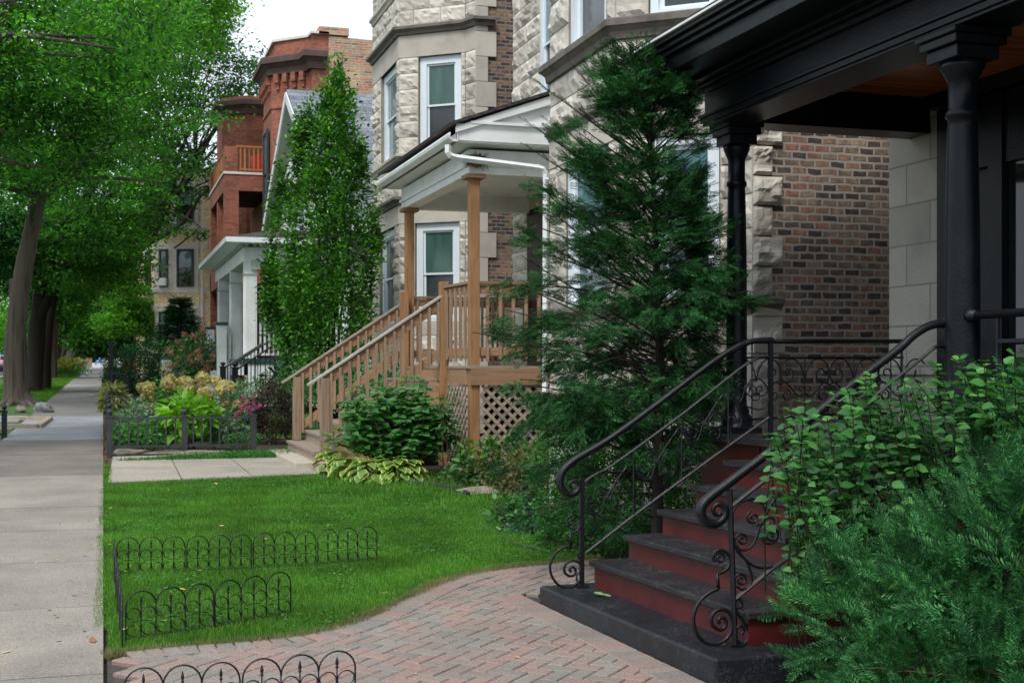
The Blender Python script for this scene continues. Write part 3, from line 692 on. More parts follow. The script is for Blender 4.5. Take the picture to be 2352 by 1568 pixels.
# ---- the farther limestone house
Q4, Q3, Q2, Q1, Q0 = (7.37, 26.0), (7.23, 26.37), (6.03, 27.34), (6.04, 30.2), (7.3, 31.3)
h3 = thing('stone_house', (8, 28, gz(28)), 'limestone house with white windows in a bay left of the wooden porch', 'house')
mr, ms, ml = MB(), MB(), MB()
gA, lA = frame(Q3, Q2); gB, lB = frame(Q2, Q1); gC, lC = frame(Q4, Q3)
ua = sorted((sX(gA, 1059), sX(gA, 961))); ub = sorted((sX(gB, 911), sX(gB, 875)))
lowa = sorted((sX(gA, 1055), sX(gA, 953))); lowb = sorted((sX(gB, 906), sX(gB, 872)))
bands = [(0, .9, 'smooth'), (.9, 2.35, 'rock'), (2.35, 2.62, 'smooth'), (2.62, 4.72, 'rock'), (4.72, 5.12, 'smooth'), (5.30, 6.05, 'rock'), (6.22, 8.25, 'rock'), (8.25, 8.72, 'smooth'), (8.9, 9.62, 'rock'), (9.8, 12.2, 'rock')]
facet(h3, gA, lA, bands, [(ua[0], ua[1], 6.22, 8.25), (lowa[0], lowa[1], 2.62, 4.72), (ua[0], ua[1], 9.8, 12.2)])
facet(h3, gB, lB, bands, [(ub[0], ub[1], 6.22, 8.25), (lowb[0], lowb[1], 2.62, 4.72), (ub[0], ub[1], 9.8, 12.2)])
facet(h3, gC, lC, bands, [])
gS, lS = frame(Q4, (9.5, 26.0)); z = .3; k = 0
while z < 12: ms.obox(gS, -.02, .42 if k % 2 else .24, -.05, .03, z, z+.51); z += .52; k += 1
ledge(h3, [(7.75, 25.97), Q4, Q3, Q2, Q1, Q0], 8.73, 8.9, .16)
ledge(h3, [Q4, Q3, Q2, Q1, Q0], 5.13, 5.3, .14)
ledge(h3, [Q4, Q3, Q2, Q1, Q0], 6.06, 6.22, .09, name='sill', mat='smooth_stone'); ledge(h3, [Q4, Q3, Q2, Q1, Q0], 9.63, 9.8, .09, name='sill', mat='smooth_stone')
bk = [(7.6, 26.12), (7.6, 26.6), (6.42, 27.55), (6.42, 30.0), (7.5, 31.0), (7.5, 34), (14, 34), (14, 26.05)]
MB().prism(bk, -.2, 12.2).build('wall', M['dark'], h3, label='dark interior'); FB.build('wall', M['mortar'], h3, label='mortar between the stones')
ms.build('quoin', M['smooth_stone'], h3, bevel=.004)
MB().box(7.62, 26.02, -.2, 14, 26.1, 12.2).build('wall', M['brick_far'], h3, label='brown common brick side wall')
for (g, a, b) in ((gA, ua[0]+.01, ua[1]-.01), (gB, ub[0]+.01, ub[1]-.01)):
    bl = M['blind'] if g is gA else M['glass_sky']
    window(h3, g, a, b, 6.23, 8.24, bl, M['screen'] if g is gA else M['glass_sky'], fw=.15, rec=.1); window(h3, g, a, b, 9.81, 12.1, M['glass_sky'], M['screen'], fw=.15, rec=.1)
for (g, a, b) in ((gA, lowa[0]+.01, lowa[1]-.01), (gB, lowb[0]+.01, lowb[1]-.01)):
    window(h3, g, a, b, 2.63, 4.71, M['blind'] if g is gA else M['screen'], M['screen'], fw=.15, rec=.1)
# ---- white downspout between the houses
dsp = MB(); dp = onY(853, 760, 33.5)
# ================================================================ grey-shingled frame house
h4 = thing('frame_house', (9, 42, gz(42)), 'gabled frame house with blue-grey shingles and pale green siding', 'house')
XG = 6.0
MB().box(XG+.35, 35.6, 0, 16, 50, 5.7).build('wall', M['siding'], h4)
lap = MB()
z = .6
while z < 5.6: lap.hexa([(XG+.33, 35.55, z), (16, 35.55, z), (16, 35.6, z), (XG+.33, 35.6, z), (XG+.33, 35.58, z+.19), (16, 35.58, z+.19), (16, 35.6, z+.19), (XG+.33, 35.6, z+.19)]); z += .2
lap.build('siding', M['siding'], h4)
# gable wall facing the street
gp = [(35.6, 5.7), (50, 7.3), (44, 10.75), (35.6, 5.75)]
MB().slab([(XG+.35, 35.6, 5.6), (XG+.35, 44, 10.7), (XG+.35, 50.3, 7.0), (XG+.35, 50.3, .5), (XG+.35, 35.6, .5)], -.1).build('wall', M['siding'], h4, label='pale green gable wall')
# roof: near slope and far slope
def roofslope(y0, z0, y1, z1, name='roof', mat=None):
    p = [(XG-.15, y0, z0), (16, y0, z0), (16, y1, z1), (XG-.15, y1, z1)]
    return MB().slab(p, .12)
roofslope(35.0, 5.55, 44.0, 10.86).build('roof', M['shingle'], h4)
roofslope(50.8, 6.85, 44.02, 10.86).build('roof', M['shingle'], h4)
rk = MB(); rk.bar((XG-.16, 34.95, 5.42), (XG-.16, 44.0, 10.74), .06, .3); rk.bar((XG-.16, 50.85, 6.72), (XG-.16, 44.03, 10.74), .06, .3)
rk.bar((XG-.05, 34.98, 5.44), (16, 34.98, 5.44), .1, .2)
rk.build('fascia', M['white'], h4)
MB().slab([(XG-.12, 50.6, 6.8), (XG+.34, 50.6, 6.8), (XG+.34, 44, 10.6), (XG-.12, 44, 10.6)], .03).build('soffit', M['green_trim'], h4)
gb = MB(); frG = ((XG+.34, 0), (0, 1), (-1, 0))
for (a, b, c, d) in ((40.2, 42.0, 5.2, 7.6), (42.3, 44.1, 5.2, 7.6), (44.4, 46.2, 5.2, 7.6)):
    window(h4, frG, a, b, c, d, M['glass_sky'], M['glass_sky'], fw=.14, rec=-.1)
gb.obox(frG, 39.7, 46.7, .02, .35, 7.65, 7.95); gb.obox(frG, 39.9, 40.15, .02, .3, 4.9, 7.65); gb.obox(frG, 46.25, 46.5, .02, .3, 4.9, 7.65)
gb.slab([(XG, 39.5, 7.95), (XG, 46.9, 7.95), (XG, 43.2, 8.9)], .3); gb.box(XG+.3, 35.5, .6, XG+.45, 35.75, 5.5)
gb.obox(frG, 35.6, 36.0, 0, .1, .6, 5.6)
gb.build('trim', M['white'], h4)
db = MB(); p1 = onY(853, 700, 35.2)
db.tube(catmull([(p1.x-.5, 35.0, 5.35), (p1.x-.45, 35.1, 5.2), (p1.x-.1, 35.25, 5.0), (p1.x, 35.3, 4.8)])+[(p1.x, 35.3, 1.2)], .06, 8); db.build('downspout', M['white'], h4)
# ---- its white porch
wp = thing('white_porch', (4.4, 41, gz(41)), 'white columned porch with fluted square columns and dark shingle roof', 'porch')
X0 = 3.72; yA, yB = 36.6, 46.2
b_ = MB(); b_.box(X0-.02, yA-.02, 4.6, X0+.33, yB, 4.98); b_.box(X0+.33, yA-.02, 4.6, 7.2, yA+.33, 4.98); b_.build('beam', M['white'], wp)
g_ = MB(); g_.box(X0-.45, yA-.45, 5.06, 7.6, yB+.3, 5.14); g_.build('soffit', M['white'], wp)
g_ = MB(); g_.bar((X0-.5, yA-.55, 5.14), (X0-.5, yB+.35, 5.14), .12, .14); g_.bar((X0-.56, yA-.5, 5.14), (7.6, yA-.5, 5.14), .12, .14); g_.build('gutter', M['white'], wp)
r_ = MB(); r_.slab([(X0-.45, yA-.45, 5.2), (7.6, yA-.45, 5.2), (7.6, yA+.9, 5.55), (X0+.9, yA+.9, 5.55)], .03)
r_.slab([(X0-.45, yA-.45, 5.2), (X0+.9, yA+.9, 5.55), (X0+.9, yB, 5.55), (X0-.45, yB+.3, 5.2)], .03); r_.slab([(X0+.9, yA+.9, 5.55), (7.6, yA+.9, 5.55), (7.6, yB, 5.6), (X0+.9, yB, 5.6)], .03); r_.build('roof', M['roof_dark'], wp)
d_ = MB()
x = X0
while x < 7: d_.box(x, yA-.12, 4.99, x+.1, yA-.02, 5.06); x += .22
y = yA
while y < yB: d_.box(X0-.12, y, 4.99, X0-.02, y+.1, 5.06); y += .22
d_.build('dentils', M['green_trim'], wp)
for yc in (36.6, 40.7, 45.0):
    c_ = MB(); c_.box(X0, yc, 1.9, X0+.34, yc+.34, 4.6)
    for k in range(6): c_.box(X0+.035+k*.047, yc-.014, 2.0, X0+.058+k*.047, yc, 4.2); c_.box(X0-.014, yc+.035+k*.047, 2.0, X0, yc+.058+k*.047, 4.2)
    col_ = c_.build('column', M['white'], wp)
    t_ = MB(); t_.box(X0-.03, yc-.03, 4.22, X0+.37, yc+.37, 4.26); t_.build('necking', M['green_trim'], col_)
MB().box(X0+.18, yA-.1, 4.36, X0+.42, yA-.022, 4.64).build('bracket', M['green_trim'], wp)
fl = MB(); fl.box(X0-.05, yA-.05, 1.78, 7.2, yB, 1.92); fl.build('porch_floor', M['teal_trim'], wp)
sk = MB(); sk.box(X0, yA, 1.45, 7.2, yA+.08, 1.76); sk.box(X0, yA, 1.45, X0+.08, yB, 1.76); sk.box(X0, yA, .3, X0+.4, yA+.1, 1.45); sk.box(X0+2.1, yA, .3, X0+2.3, yA+.1, 1.45)
sk.build('skirt', M['white'], wp)
lt = MB()
for k in range(16): lt.box(X0+.42+k*.105, yA+.02, .55, X0+.47+k*.105, yA+.05, 1.43)
for k in range(8): lt.box(X0+.42, yA+.0, .6+k*.11, X0+2.1, yA+.018, .65+k*.11)
lt.build('lattice', M['white'], wp)
rl = MB(); rl.box(X0+.34, yA+.1, 2.93, 7.2, yA+.2, 2.99); rl.build('handrail', M['teal_trim'], wp)
rb = MB()
x = X0+.42
while x < 7.1: rb.box(x, yA+.12, 2.02, x+.055, yA+.175, 2.93); x += .125
rb.box(X0+.34, yA+.1, 2.0, 7.2, yA+.19, 2.06); rb.build('balusters', M['white'], wp)
# stair wings descending to the left
for yy in (40.55, 45.2):
    s_ = MB(); s_.box(X0-.42, yy+.04, 1.1, X0, yy+.1, 2.7); s_.box(X0-.42, yy-.1, .4, X0-.14, yy+.22, 2.95); pi = s_.build('stair_wing', M['white'], wp)
    MB().box(X0-.46, yy-.14, 2.96, X0-.1, yy+.26, 3.04).build('cap', M['teal_trim'], pi)
s_ = MB(); s_.bar((X0-.1, 41.0, 2.5), (X0-1.6, 41.0, 1.5), .07, .06); s_.bar((X0-.1, 44.9, 2.5), (X0-1.6, 44.9, 1.5), .07, .06); s_.build('stair_rail', M['teal_trim'], wp)
st = MB()
for k in range(6): st.box(X0-.3*(k+1), 40.8, .35, X0-.3*k, 45.1, 1.78-.22*k)
st.build('steps', M['grey_stone'], wp)
MB().box(X0+2.6, 46.1, 1.92, X0+3.5, 46.2, 4.1).build('door', M['maroon'], wp)
MB().box(X0+.5, 46.3, 1.9, 7.6, 46.5, 4.6).build('wall', M['brick_red'], wp)
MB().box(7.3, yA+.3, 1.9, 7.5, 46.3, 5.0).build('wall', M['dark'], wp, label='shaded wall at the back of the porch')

# ================================================================ red brick building
h5 = thing('brick_building', (9, 58, gz(58)), 'tall red brick building with angled bay and stacked wood balconies', 'building')
pts = [(7.94, 52.0), (7.92, 52.5), (6.56, 53.8), (6.56, 56.6), (7.9, 57.5), (16, 57.5), (16, 52.0)]
MB().prism([(7.94, 52.0), (7.9, 52.5), (6.56, 53.8), (6.56, 56.6), (7.9, 57.2), (8.6, 57.2), (8.6, 52.0)], .2, 14.2).build('wall', M['brick_red'], h5)
MB().prism([(7.98, 52.06), (7.94, 52.6), (6.7, 53.9), (6.7, 56.5), (7.9, 57.1), (8.6, 57.1), (8.6, 52.06)], 14.2, 14.95).build('parapet', M['brick_red'], h5)
MB().prism([(8.6, 51.98), (40, 51.98), (40, 75), (8.6, 75)], .2, lambda p: 14.9 if p[0] < 10 else 14.9-.02*(p[0]-8)).build('wall', M['brick_light'], h5, label='salmon common brick side wall')
cp = MB(); cp.prism([(8.2, 51.9), (9.4, 51.9), (9.4, 75), (8.2, 75)], 14.95, 15.25); cp.build('parapet', M['brick_light'], h5)
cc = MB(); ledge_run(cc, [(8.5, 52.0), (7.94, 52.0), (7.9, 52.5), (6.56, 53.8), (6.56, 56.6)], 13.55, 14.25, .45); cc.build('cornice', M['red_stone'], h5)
cq = MB()
for (A, B) in (((7.9, 52.5), (6.56, 53.8)), ((6.56, 53.8), (6.56, 56.6))):
    f_, l_ = frame(A, B, toward=(0, 40)); s = .15
    while s < l_-.1: cq.obox(f_, s, s+.22, 0, .2, 13.2, 13.56); cq.obox(f_, s+.03, s+.18, 0, .1, 12.95, 13.2); s += .42
cq.build('corbels', M['brick_red'], h5)
bc = MB()
f_, l_ = frame((7.9, 52.5), (6.56, 53.8), toward=(0, 40)); f2, l2 = frame((6.56, 53.8), (6.56, 56.6))
bc.obox(f_, -.02, l_+.01, .0, .05, 12.2, 12.3); bc.obox(f2, 0, l2, .0, .05, 12.2, 12.3); bc.obox(f_, 0, l_, .0, .05, 6.9, 7.35); bc.obox(f2, 0, l2, 0, .05, 6.9, 7.35)
bc.build('belt_course', M['brick_red'], h5)
cop = MB(); cop.prism([(7.9, 51.9), (7.84, 52.6), (6.6, 53.85), (6.6, 56.6), (8.6, 57.2), (8.6, 51.9)], 14.955, 15.05); cop.build('coping', M['grey_stone'], h5)
window(h5, f2, .5, 1.9, 8.0, 11.5, M['glass_sky'], M['glass_sky'], fw=.12, rec=-.12, mat=M['iron_far']); window(h5, f_, .25, 1.1, 8.4, 11.7, M['glass_sky'], M['glass_sky'], fw=.12, rec=-.12, mat=M['iron_far'])
window(h5, f2, .5, 1.9, 3.2, 6.3, M['glass_sky'], M['glass_sky'], fw=.12, rec=-.12, mat=M['iron_far'])
tg = MB(); tg.obox(f2, .4, 2.0, .0, .12, 7.8, 7.98); tg.build('sill', M['grey_stone'], h5)
# balcony tower
bt = MB()
for z0, z1 in ((.3, 5.3), ): pass
for (x0, x1, y0, y1) in ((4.95, 5.55, 57, 57.6), (4.95, 5.5, 64.4, 65), (6.9, 8.6, 57.25, 65)): bt.box(x0, y0, .3, x1, y1, 9.25)
for (z0, z1) in ((9.26, 9.95), (5.3, 6.2), (1.6, 2.6)):
    bt.box(4.95, 57, z0, 6.9, 57.4, z1); bt.box(4.95, 57.4, z0, 5.3, 65, z1)
bt.box(4.95, 57, 9.95, 5.5, 57.55, 11.15); bt.box(4.95, 64.5, 9.95, 5.5, 65, 11.1); bt.box(4.98, 60.8, 2.6, 5.3, 61.3, 9.25)
bt.build('balcony_tower', M['brick_red'], h5)
bs = MB(); bs.box(4.9, 56.95, 9.96, 6.95, 57.5, 10.06); bs.box(4.9, 57.5, 9.96, 5.35, 65, 10.06); bs.build('sill', M['grey_stone'], h5)
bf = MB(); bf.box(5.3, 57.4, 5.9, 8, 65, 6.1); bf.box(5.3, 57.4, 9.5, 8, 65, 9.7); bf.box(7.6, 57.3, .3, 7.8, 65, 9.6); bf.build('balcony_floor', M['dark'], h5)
for z0 in (10.08, 6.22, 2.7):
    rr = MB(); rr.bar((5.45, 57.15, z0+1.1), (6.9, 57.15, z0+1.1), .1, .09); rr.bar((5.45, 57.15, z0+.12), (6.9, 57.15, z0+.12), .07, .07)
    x = 5.6
    while x < 6.85: rr.box(x, 57.12, z0+.05, x+.07, 57.19, z0+1.08); x += .19
    rr.bar((5.1, 57.6, z0+1.1), (5.1, 64.4, z0+1.1), .1, .09); y = 57.8
    while y < 64.3: rr.box(5.07, y, z0+.05, 5.13, y+.07, z0+1.08); y += .2
    rr.build('balcony_railing', M['orange_wood'], h5)
MB().box(6.2, 57.8, 10.1, 6.75, 58.3, 10.95).build('chair', paint('red_paint', (.45, .02, .03), .4), h5)
# second bay of the building
MB().prism([(6.8, 66), (5.7, 67), (5.7, 70), (6.8, 71), (12, 71), (12, 66)], .3, 15.2).build('wall', M['brick_red'], h5, label='farther bay in shade')
c5 = MB(); ledge_run(c5, [(11.9, 65.95), (6.8, 66), (5.7, 67), (5.7, 70)], 14.3, 15.0, .4); c5.build('cornice', M['red_stone'], h5)

# ================================================================ yellow brick corner building
h6 = thing('apartment_building', (6, 84, gz(84)), 'yellow brick apartment building with grey stone trim behind the trees', 'building')
A_, B_, Cc, D_ = (2.35, 83.5), (2.9, 80.2), (5.4, 79.4), (12, 79.4)
MB().prism([A_, B_, Cc, D_, (12, 96), (2.35, 96)], .3, 13.5).build('wall', M['brick_yellow'], h6)
fa, la = frame(B_, Cc, toward=(2, 0)); fb, lb = frame(A_, B_, toward=(0, 70)); fc, lc = frame(Cc, D_, toward=(5, 0))
tr = MB()
for z in (2.5, 5.0, 6.1, 8.7, 9.9, 12.4):
    tr.obox(fa, 0, la, 0, .05, z, z+.35); tr.obox(fb, 0, lb, 0, .05, z, z+.35); tr.obox(fc, 0, .5, 0, .05, z, z+.35)
for z0, z1 in ((2.85, 5.0), (6.45, 8.7), (10.25, 12.4)):
    for s in (0, .82, 1.06, 2.35): tr.obox(fa, s, s+.27, 0, .052, z0, z1)
tr.build('trim', M['grey_stone'], h6)
for z0, z1 in ((2.86, 4.99), (6.46, 8.69), (10.26, 12.39)):
    window(h6, fa, .28, .81, z0, z1, M['glass_sky'], M['glass_dark'], fw=.09, rec=-.12, mat=M['iron_far']); window(h6, fa, 1.34, 2.34, z0, z1, M['glass_sky'], M['glass_dark'], fw=.09, rec=-.12, mat=M['iron_far'])
    window(h6, fb, 1.2, 2.4, z0, z1, M['glass_sky'], M['glass_dark'], fw=.09, rec=-.12, mat=M['iron_far'])
o = MB().obox(fa, .3, .8, .05, .5, 6.5, 6.95).build('air_conditioner', M['white'], bevel=.02, org=P3(fa, .55, .2, 6.5)); tag(o, 'white box air conditioner in the lower window of the yellow building', 'air conditioner')
tr = MB(); tr.tube([(5.6, 79.3, 1), (5.6, 79.3, 13)], .08, 6); tr.build('downspout', M['grey_stone'], h6)
# ================================================================ black porch house
h1 = thing('stone_house', (7.5, 6.5, gz(6)), 'pale smooth block house behind the black columned porch', 'house')
XW, YW = 6.1, 9.22
MB().prism([(XW, YW), (XW, 8.5), (14, 8.5), (14, YW)], -.1, 6.5).build('wall', M['block_stone'], h1)
wt = MB(); wt.box(XW-.09, 8.5, 1.60, XW, YW+.09, 1.68); wt.box(XW-.05, 8.5, 1.2, XW, YW+.05, 1.60); wt.build('water_table', M['block_stone'], h1)
dw = MB(); dw.box(XW+.02, 2, -.1, XW+.3, 8.5, 3.75); dw.build('wall', M['black_wood'], h1, label='black painted window wall under the porch')
dw = MB(); dw.box(XW-.06, 8.34, 1.17, XW+.02, 8.5, 3.6); dw.box(XW-.06, 7.75, 1.17, XW+.02, 7.9, 3.6); dw.box(XW-.04, 6.3, 1.17, XW+.02, 6.6, 3.6); dw.box(XW-.04, 6.6, 3.1, XW+.02, 8.34, 3.6); dw.box(XW-.04, 6.6, 1.17, XW+.02, 8.34, 1.55); dw.build('window_frame', M['black_wood'], h1)
MB().box(XW-.0, 6.6, 1.56, XW+.01, 7.75, 3.1).build('pane', M['glass_dark'], h1)

fp = thing('porch', (5.2, 7, gz(7)), 'black painted porch with round columns and varnished wood ceiling', 'porch')
FZ = 1.17
def lean(y): return 0.0
MB().box(4.22, 3.5, FZ-.05, XW, 8.98, FZ).build('porch_floor', M['tread'], fp, bevel=.006)
pf = MB(); pf.box(4.28, 8.02, .0, 4.34, 8.92, FZ-.05); pf.box(4.34, 8.86, .0, XW, 8.92, FZ-.05); pf.box(4.30, 3.5, .6, 4.34, 8.02, FZ-.05); pf.build('skirt', M['oxblood'], fp)
cz = 3.40
for (cx, cy, r) in ((4.5, 8.78, .075), (4.44, 6.02, .09), (4.44, 3.2, .09)):
    prof = [(r*1.75, .0), (r*1.75, .05), (r*1.55, .06), (r*1.6, .09), (r*1.55, .12), (r*1.2, .14), (r*1.25, .17), (r*1.05, .19), (r, .24), (r*1.03, .8), (r*1.0, 1.3), (r*.88, 1.78), (r*.84, 1.82), (r*1.0, 1.835), (r*1.0, 1.86), (r*.84, 1.875), (r*.84, 2.02), (r*.95, 2.04), (r*1.3, 2.1), (r*1.32, 2.13)]
    prof = [(a, b*(cz-FZ)/2.23*1.0) for a, b in prof]
    c = MB().lathe((cx, cy, FZ), prof, 24).build('column', M['black_wood'], fp, smooth=True)
    MB().box(cx-r*1.85, cy-r*1.85, FZ, cx+r*1.85, cy+r*1.85, FZ+.045).build('base', M['black_wood'], c, bevel=.004)
    cpt = MB(); cpt.box(cx-r*1.5, cy-r*1.5, cz-.10, cx+r*1.5, cy+r*1.5, cz-.03); cpt.box(cx-r*1.8, cy-r*1.8, cz-.03, cx+r*1.8, cy+r*1.8, cz+.02); cpt.box(cx-r*2.0, cy-r*2.0, cz+.02, cx+r*2, cy+r*2, cz+.055)
    cpt.build('capital', M['black_wood'], c, bevel=.006)
# entablature: along the street side and the far return
BZ = cz+.06
be = MB()
y0, y1 = 0.5, 8.94
def run(x0, x1, yy1, z0, z1): be.box(x0, y0, z0, x1, yy1, z1)
run(4.30, 4.62, 8.94, BZ, BZ+.05); run(4.285, 4.30, 8.955, BZ+.02, BZ+.06); run(4.27, 4.30, 8.97, BZ+.06, BZ+.085)
run(4.31, 4.60, 8.93, BZ+.05, BZ+.24); run(4.27, 4.31, 8.97, BZ+.24, BZ+.275); run(4.23, 4.31, 9.01, BZ+.275, BZ+.30); run(4.16, 4.31, 9.07, BZ+.30, BZ+.34)
be.box(4.62, 8.66, BZ, XW-.0, 8.94, BZ+.05); be.box(4.60, 8.67, BZ+.05, XW-.0, 8.93, BZ+.26); be.box(4.60, 8.62, BZ+.21, XW-.0, 8.67, BZ+.25)
be.box(4.31, 8.94, BZ+.26, XW, 8.99, BZ+.32); be.box(4.16, 8.99, BZ+.30, XW, 9.07, BZ+.34)
be.build('beam', M['black_wood'], fp, bevel=.004)
so_ = MB(); so_.box(3.95, y0, BZ+.34, 4.6, 9.12, BZ+.37); so_.box(4.6, 8.6, BZ+.34, XW, 9.12, BZ+.37)
so_.build('soffit', M['black_wood'], fp)
fa_ = MB(); fa_.box(3.90, y0, BZ+.325, 3.95, 9.17, BZ+.43); fa_.box(3.86, y0, BZ+.43, 3.95, 9.21, BZ+.465); fa_.box(3.83, y0, BZ+.465, 3.95, 9.24, BZ+.50); fa_.box(3.80, y0, BZ+.50, 3.95, 9.27, BZ+.535)
fa_.box(3.95, 9.12, BZ+.325, XW, 9.17, BZ+.43); fa_.box(3.95, 9.12, BZ+.43, XW, 9.24, BZ+.535); fa_.build('fascia', M['black_wood'], fp, bevel=.005)
dr = MB(); dr.box(3.775, y0, BZ+.536, 3.80, 9.3, BZ+.552); dr.build('drip_edge', M['white'], fp)
rf = MB(); rf.slab([(3.79, y0, BZ+.54), (3.79, 9.28, BZ+.54), (XW+.2, 9.28, BZ+1.15), (XW+.2, y0, BZ+1.15)], -.03); rf.build('roof', M['roof_dark'], fp)
ce = MB()
x = 4.62
while x < XW: ce.box(x, y0, BZ+.262, x+.060, 8.66, BZ+.285); ce.box(x+.060, y0, BZ+.268, x+.068, 8.66, BZ+.285); x += .068
# boards run across the porch, so lay them as narrow strips along X instead
ce = MB(); y = y0
while y < 8.6: ce.box(4.60, y, BZ+.262, XW, y+.050, BZ+.285); ce.box(4.60, y+.050, BZ+.270, XW, y+.058, BZ+.285); y += .058
M['varnish'] = woodmat('varnished_ceiling_boards', (.66, .19, .065), (.42, .10, .03), 0, rough=.22, grain=14)
ce.build('ceiling', M['varnish'], fp)
cr = MB(); cr.box(XW-.1, y0, BZ+.16, XW+.02, 8.6, BZ+.262); cr.build('crown_moulding', M['black_wood'], fp)

# ================================================================ black and red front steps
fs = thing('entry_steps', (3.4, 7.1, gz(7)), 'wide red front steps with dark treads on a black slab', 'steps')
SK = math.radians(3.5); sx, sy = math.cos(SK), math.sin(SK)
def SP(a, b, z, a0=3.04, b0=8.0):  # a runs into the house, b runs towards the camera
    return (a0+a*sx+b*.061, b0+a*.0-b, z)
SLZ = .215
def sbox(mb, a0, a1, b0, b1, z0, z1):
    P = lambda a, b, z: SP(a, b, z)
    mb.hexa([P(a0, b1, z0), P(a1, b1, z0), P(a1, b0, z0), P(a0, b0, z0), P(a0, b1, z1), P(a1, b1, z1), P(a1, b0, z1), P(a0, b0, z1)])
s_ = MB(); s_.hexa([(2.885, 5.86, -.02), (3.92, 5.80, -.02), (3.85, 8.25, -.02), (2.745, 8.17, -.02), (2.885, 5.86, SLZ), (3.92, 5.80, SLZ), (3.85, 8.25, SLZ), (2.745, 8.17, SLZ)])
s_.build('slab', M['slab_black'], fs, bevel=.014)
rise = .158; run_ = .243
for k in range(6):
    z = SLZ+rise*(k+1)+.02; a = k*run_
    if k < 5:
        t_ = MB(); sbox(t_, a, a+run_+.045, -.03, 1.95, z-.038, z); t_.build('tread', M['tread'], fs, bevel=.006)
    r_ = MB(); zz = z-.038 if k < 5 else FZ-.052
    if k < 6: sbox(r_, a+.03, a+.05, .0, 1.92, z-rise if k else SLZ, min(zz, FZ-.052)); r_.build('riser', M['oxblood'], fs)
for b0, b1 in ((.0, .03), (1.89, 1.92)):
    sd_ = MB()
    for k in range(5): 
        z = SLZ+rise*(k+1)+.02; sbox(sd_, k*run_+.05, (k+1)*run_+.05, b0, b1, SLZ-.12 if k > 2 else SLZ+.002, z-.038)
    sd_.build('side_panel', M['oxblood'], fs)

# ================================================================ wrought iron railings
def z1p(x, y): return ((2000+x/1.4258)/1.7415, (1200+y/1.4258)/1.7415)
def z2p(x, y): return ((2100+x/1.8867)/1.7415, (1900+y/1.8867)/1.7415)
def z3p(x, y): return ((2900+x/1.96)/1.7415, (1200+y/1.96)/1.7415)
def trace(mb, conv, YP, pts, r, n=6, k=4, flat=False, dy=0):
    P = []
    for p in pts:
        v = onY(*conv(*p[:2]), YP); v.y += dy; P.append(v)
    rs = None
    if len(pts[0]) > 2:
        rr = [p[2] for p in pts]; rs = []
        for i in range(len(rr)-1): rs += [rr[i]+(rr[i+1]-rr[i])*j/k for j in range(k)]
        rs.append(rr[-1])
    mb.tube(catmull(P, k) if k > 1 else P, rs or r, n)
def spiral(mb, conv, YP, c, r0, a0, turns, sgn, r, lead=(), tail=None, k=3):
    """lead-in points, then a spiral round c closing inwards; angles in picture sense (y down)"""
    pts = list(lead); n = int(abs(turns)*9)
    for i in range(n+1):
        f = i/n; rad = r0*(1-.80*f); a = math.radians(a0)+sgn*turns*2*math.pi*f; pts.append((c[0]+rad*math.cos(a), c[1]+rad*math.sin(a)))
    trace(mb, conv, YP, pts, r, k=k, n=5)
YL, YR = 8.03, 6.10
Lr = thing('stair_railing', (3.0, YL, SLZ), 'black wrought iron scroll railing on the far side of the red steps', 'railing', 'wrought iron stair railings')
m1 = MB()
trace(m1, z1p, YL, [(1375, 236, .021), (1440, 235, .021), (1395, 250, .021), (1340, 272, .021), (1190, 370, .021), (900, 590, .021), (640, 780, .022), (500, 865, .023), (420, 915, .025), (365, 965, .026), (343, 1020, .025), (352, 1075, .023), (390, 1107, .021), (430, 1098, .018), (452, 1065, .016), (440, 1035, .014), (412, 1032, .012), (398, 1050, .010), (408, 1070, .009)][2:], .02, n=10)
trace(m1, z1p, YL, [(1320, 290), (1400, 248), (1450, 233), (1500, 230), (1560, 234)], .020, n=10)
m1.build('handrail', M['iron'], Lr, smooth=True)
m1 = MB(); pb = onY(*z1p(466, 1000), YL); m1.box(pb.x-.014, YL-.014, SLZ, pb.x+.014, YL+.014, zat(1098, 8.58)); m1.box(pb.x-.04, YL-.04, SLZ, pb.x+.04, YL+.04, SLZ+.012)
m1.build('newel', M['iron'], Lr); m1 = MB()
p2_ = onY(*z1p(1543, 300), YL); m1.box(p2_.x-.014, YL-.014, FZ, p2_.x+.014, YL+.014, 1.86); m1.box(p2_.x-.04, YL-.04, FZ, p2_.x+.04, YL+.04, FZ+.012)
m1.build('newel', M['iron'], Lr)
m1 = MB()
trace(m1, z1p, YL, [(478, 1050), (500, 1022), (560, 985), (650, 935), (1040, 650), (1350, 405), (1440, 345), (1480, 328), (1545, 326)], .009, n=4, k=3)
trace(m1, z1p, YL, [(490, 1440), (740, 1245), (1000, 1052), (1270, 855), (1540, 665)], .010, n=4, k=1)
for (x, ya, yb) in ((762, 850, 1232), (1036, 652, 1030), (1302, 445, 835), (1438, 245, 590)): trace(m1, z1p, YL, [(x, ya), (x, yb)], .006, n=4, k=1)
m1.build('rail', M['iron'], Lr)
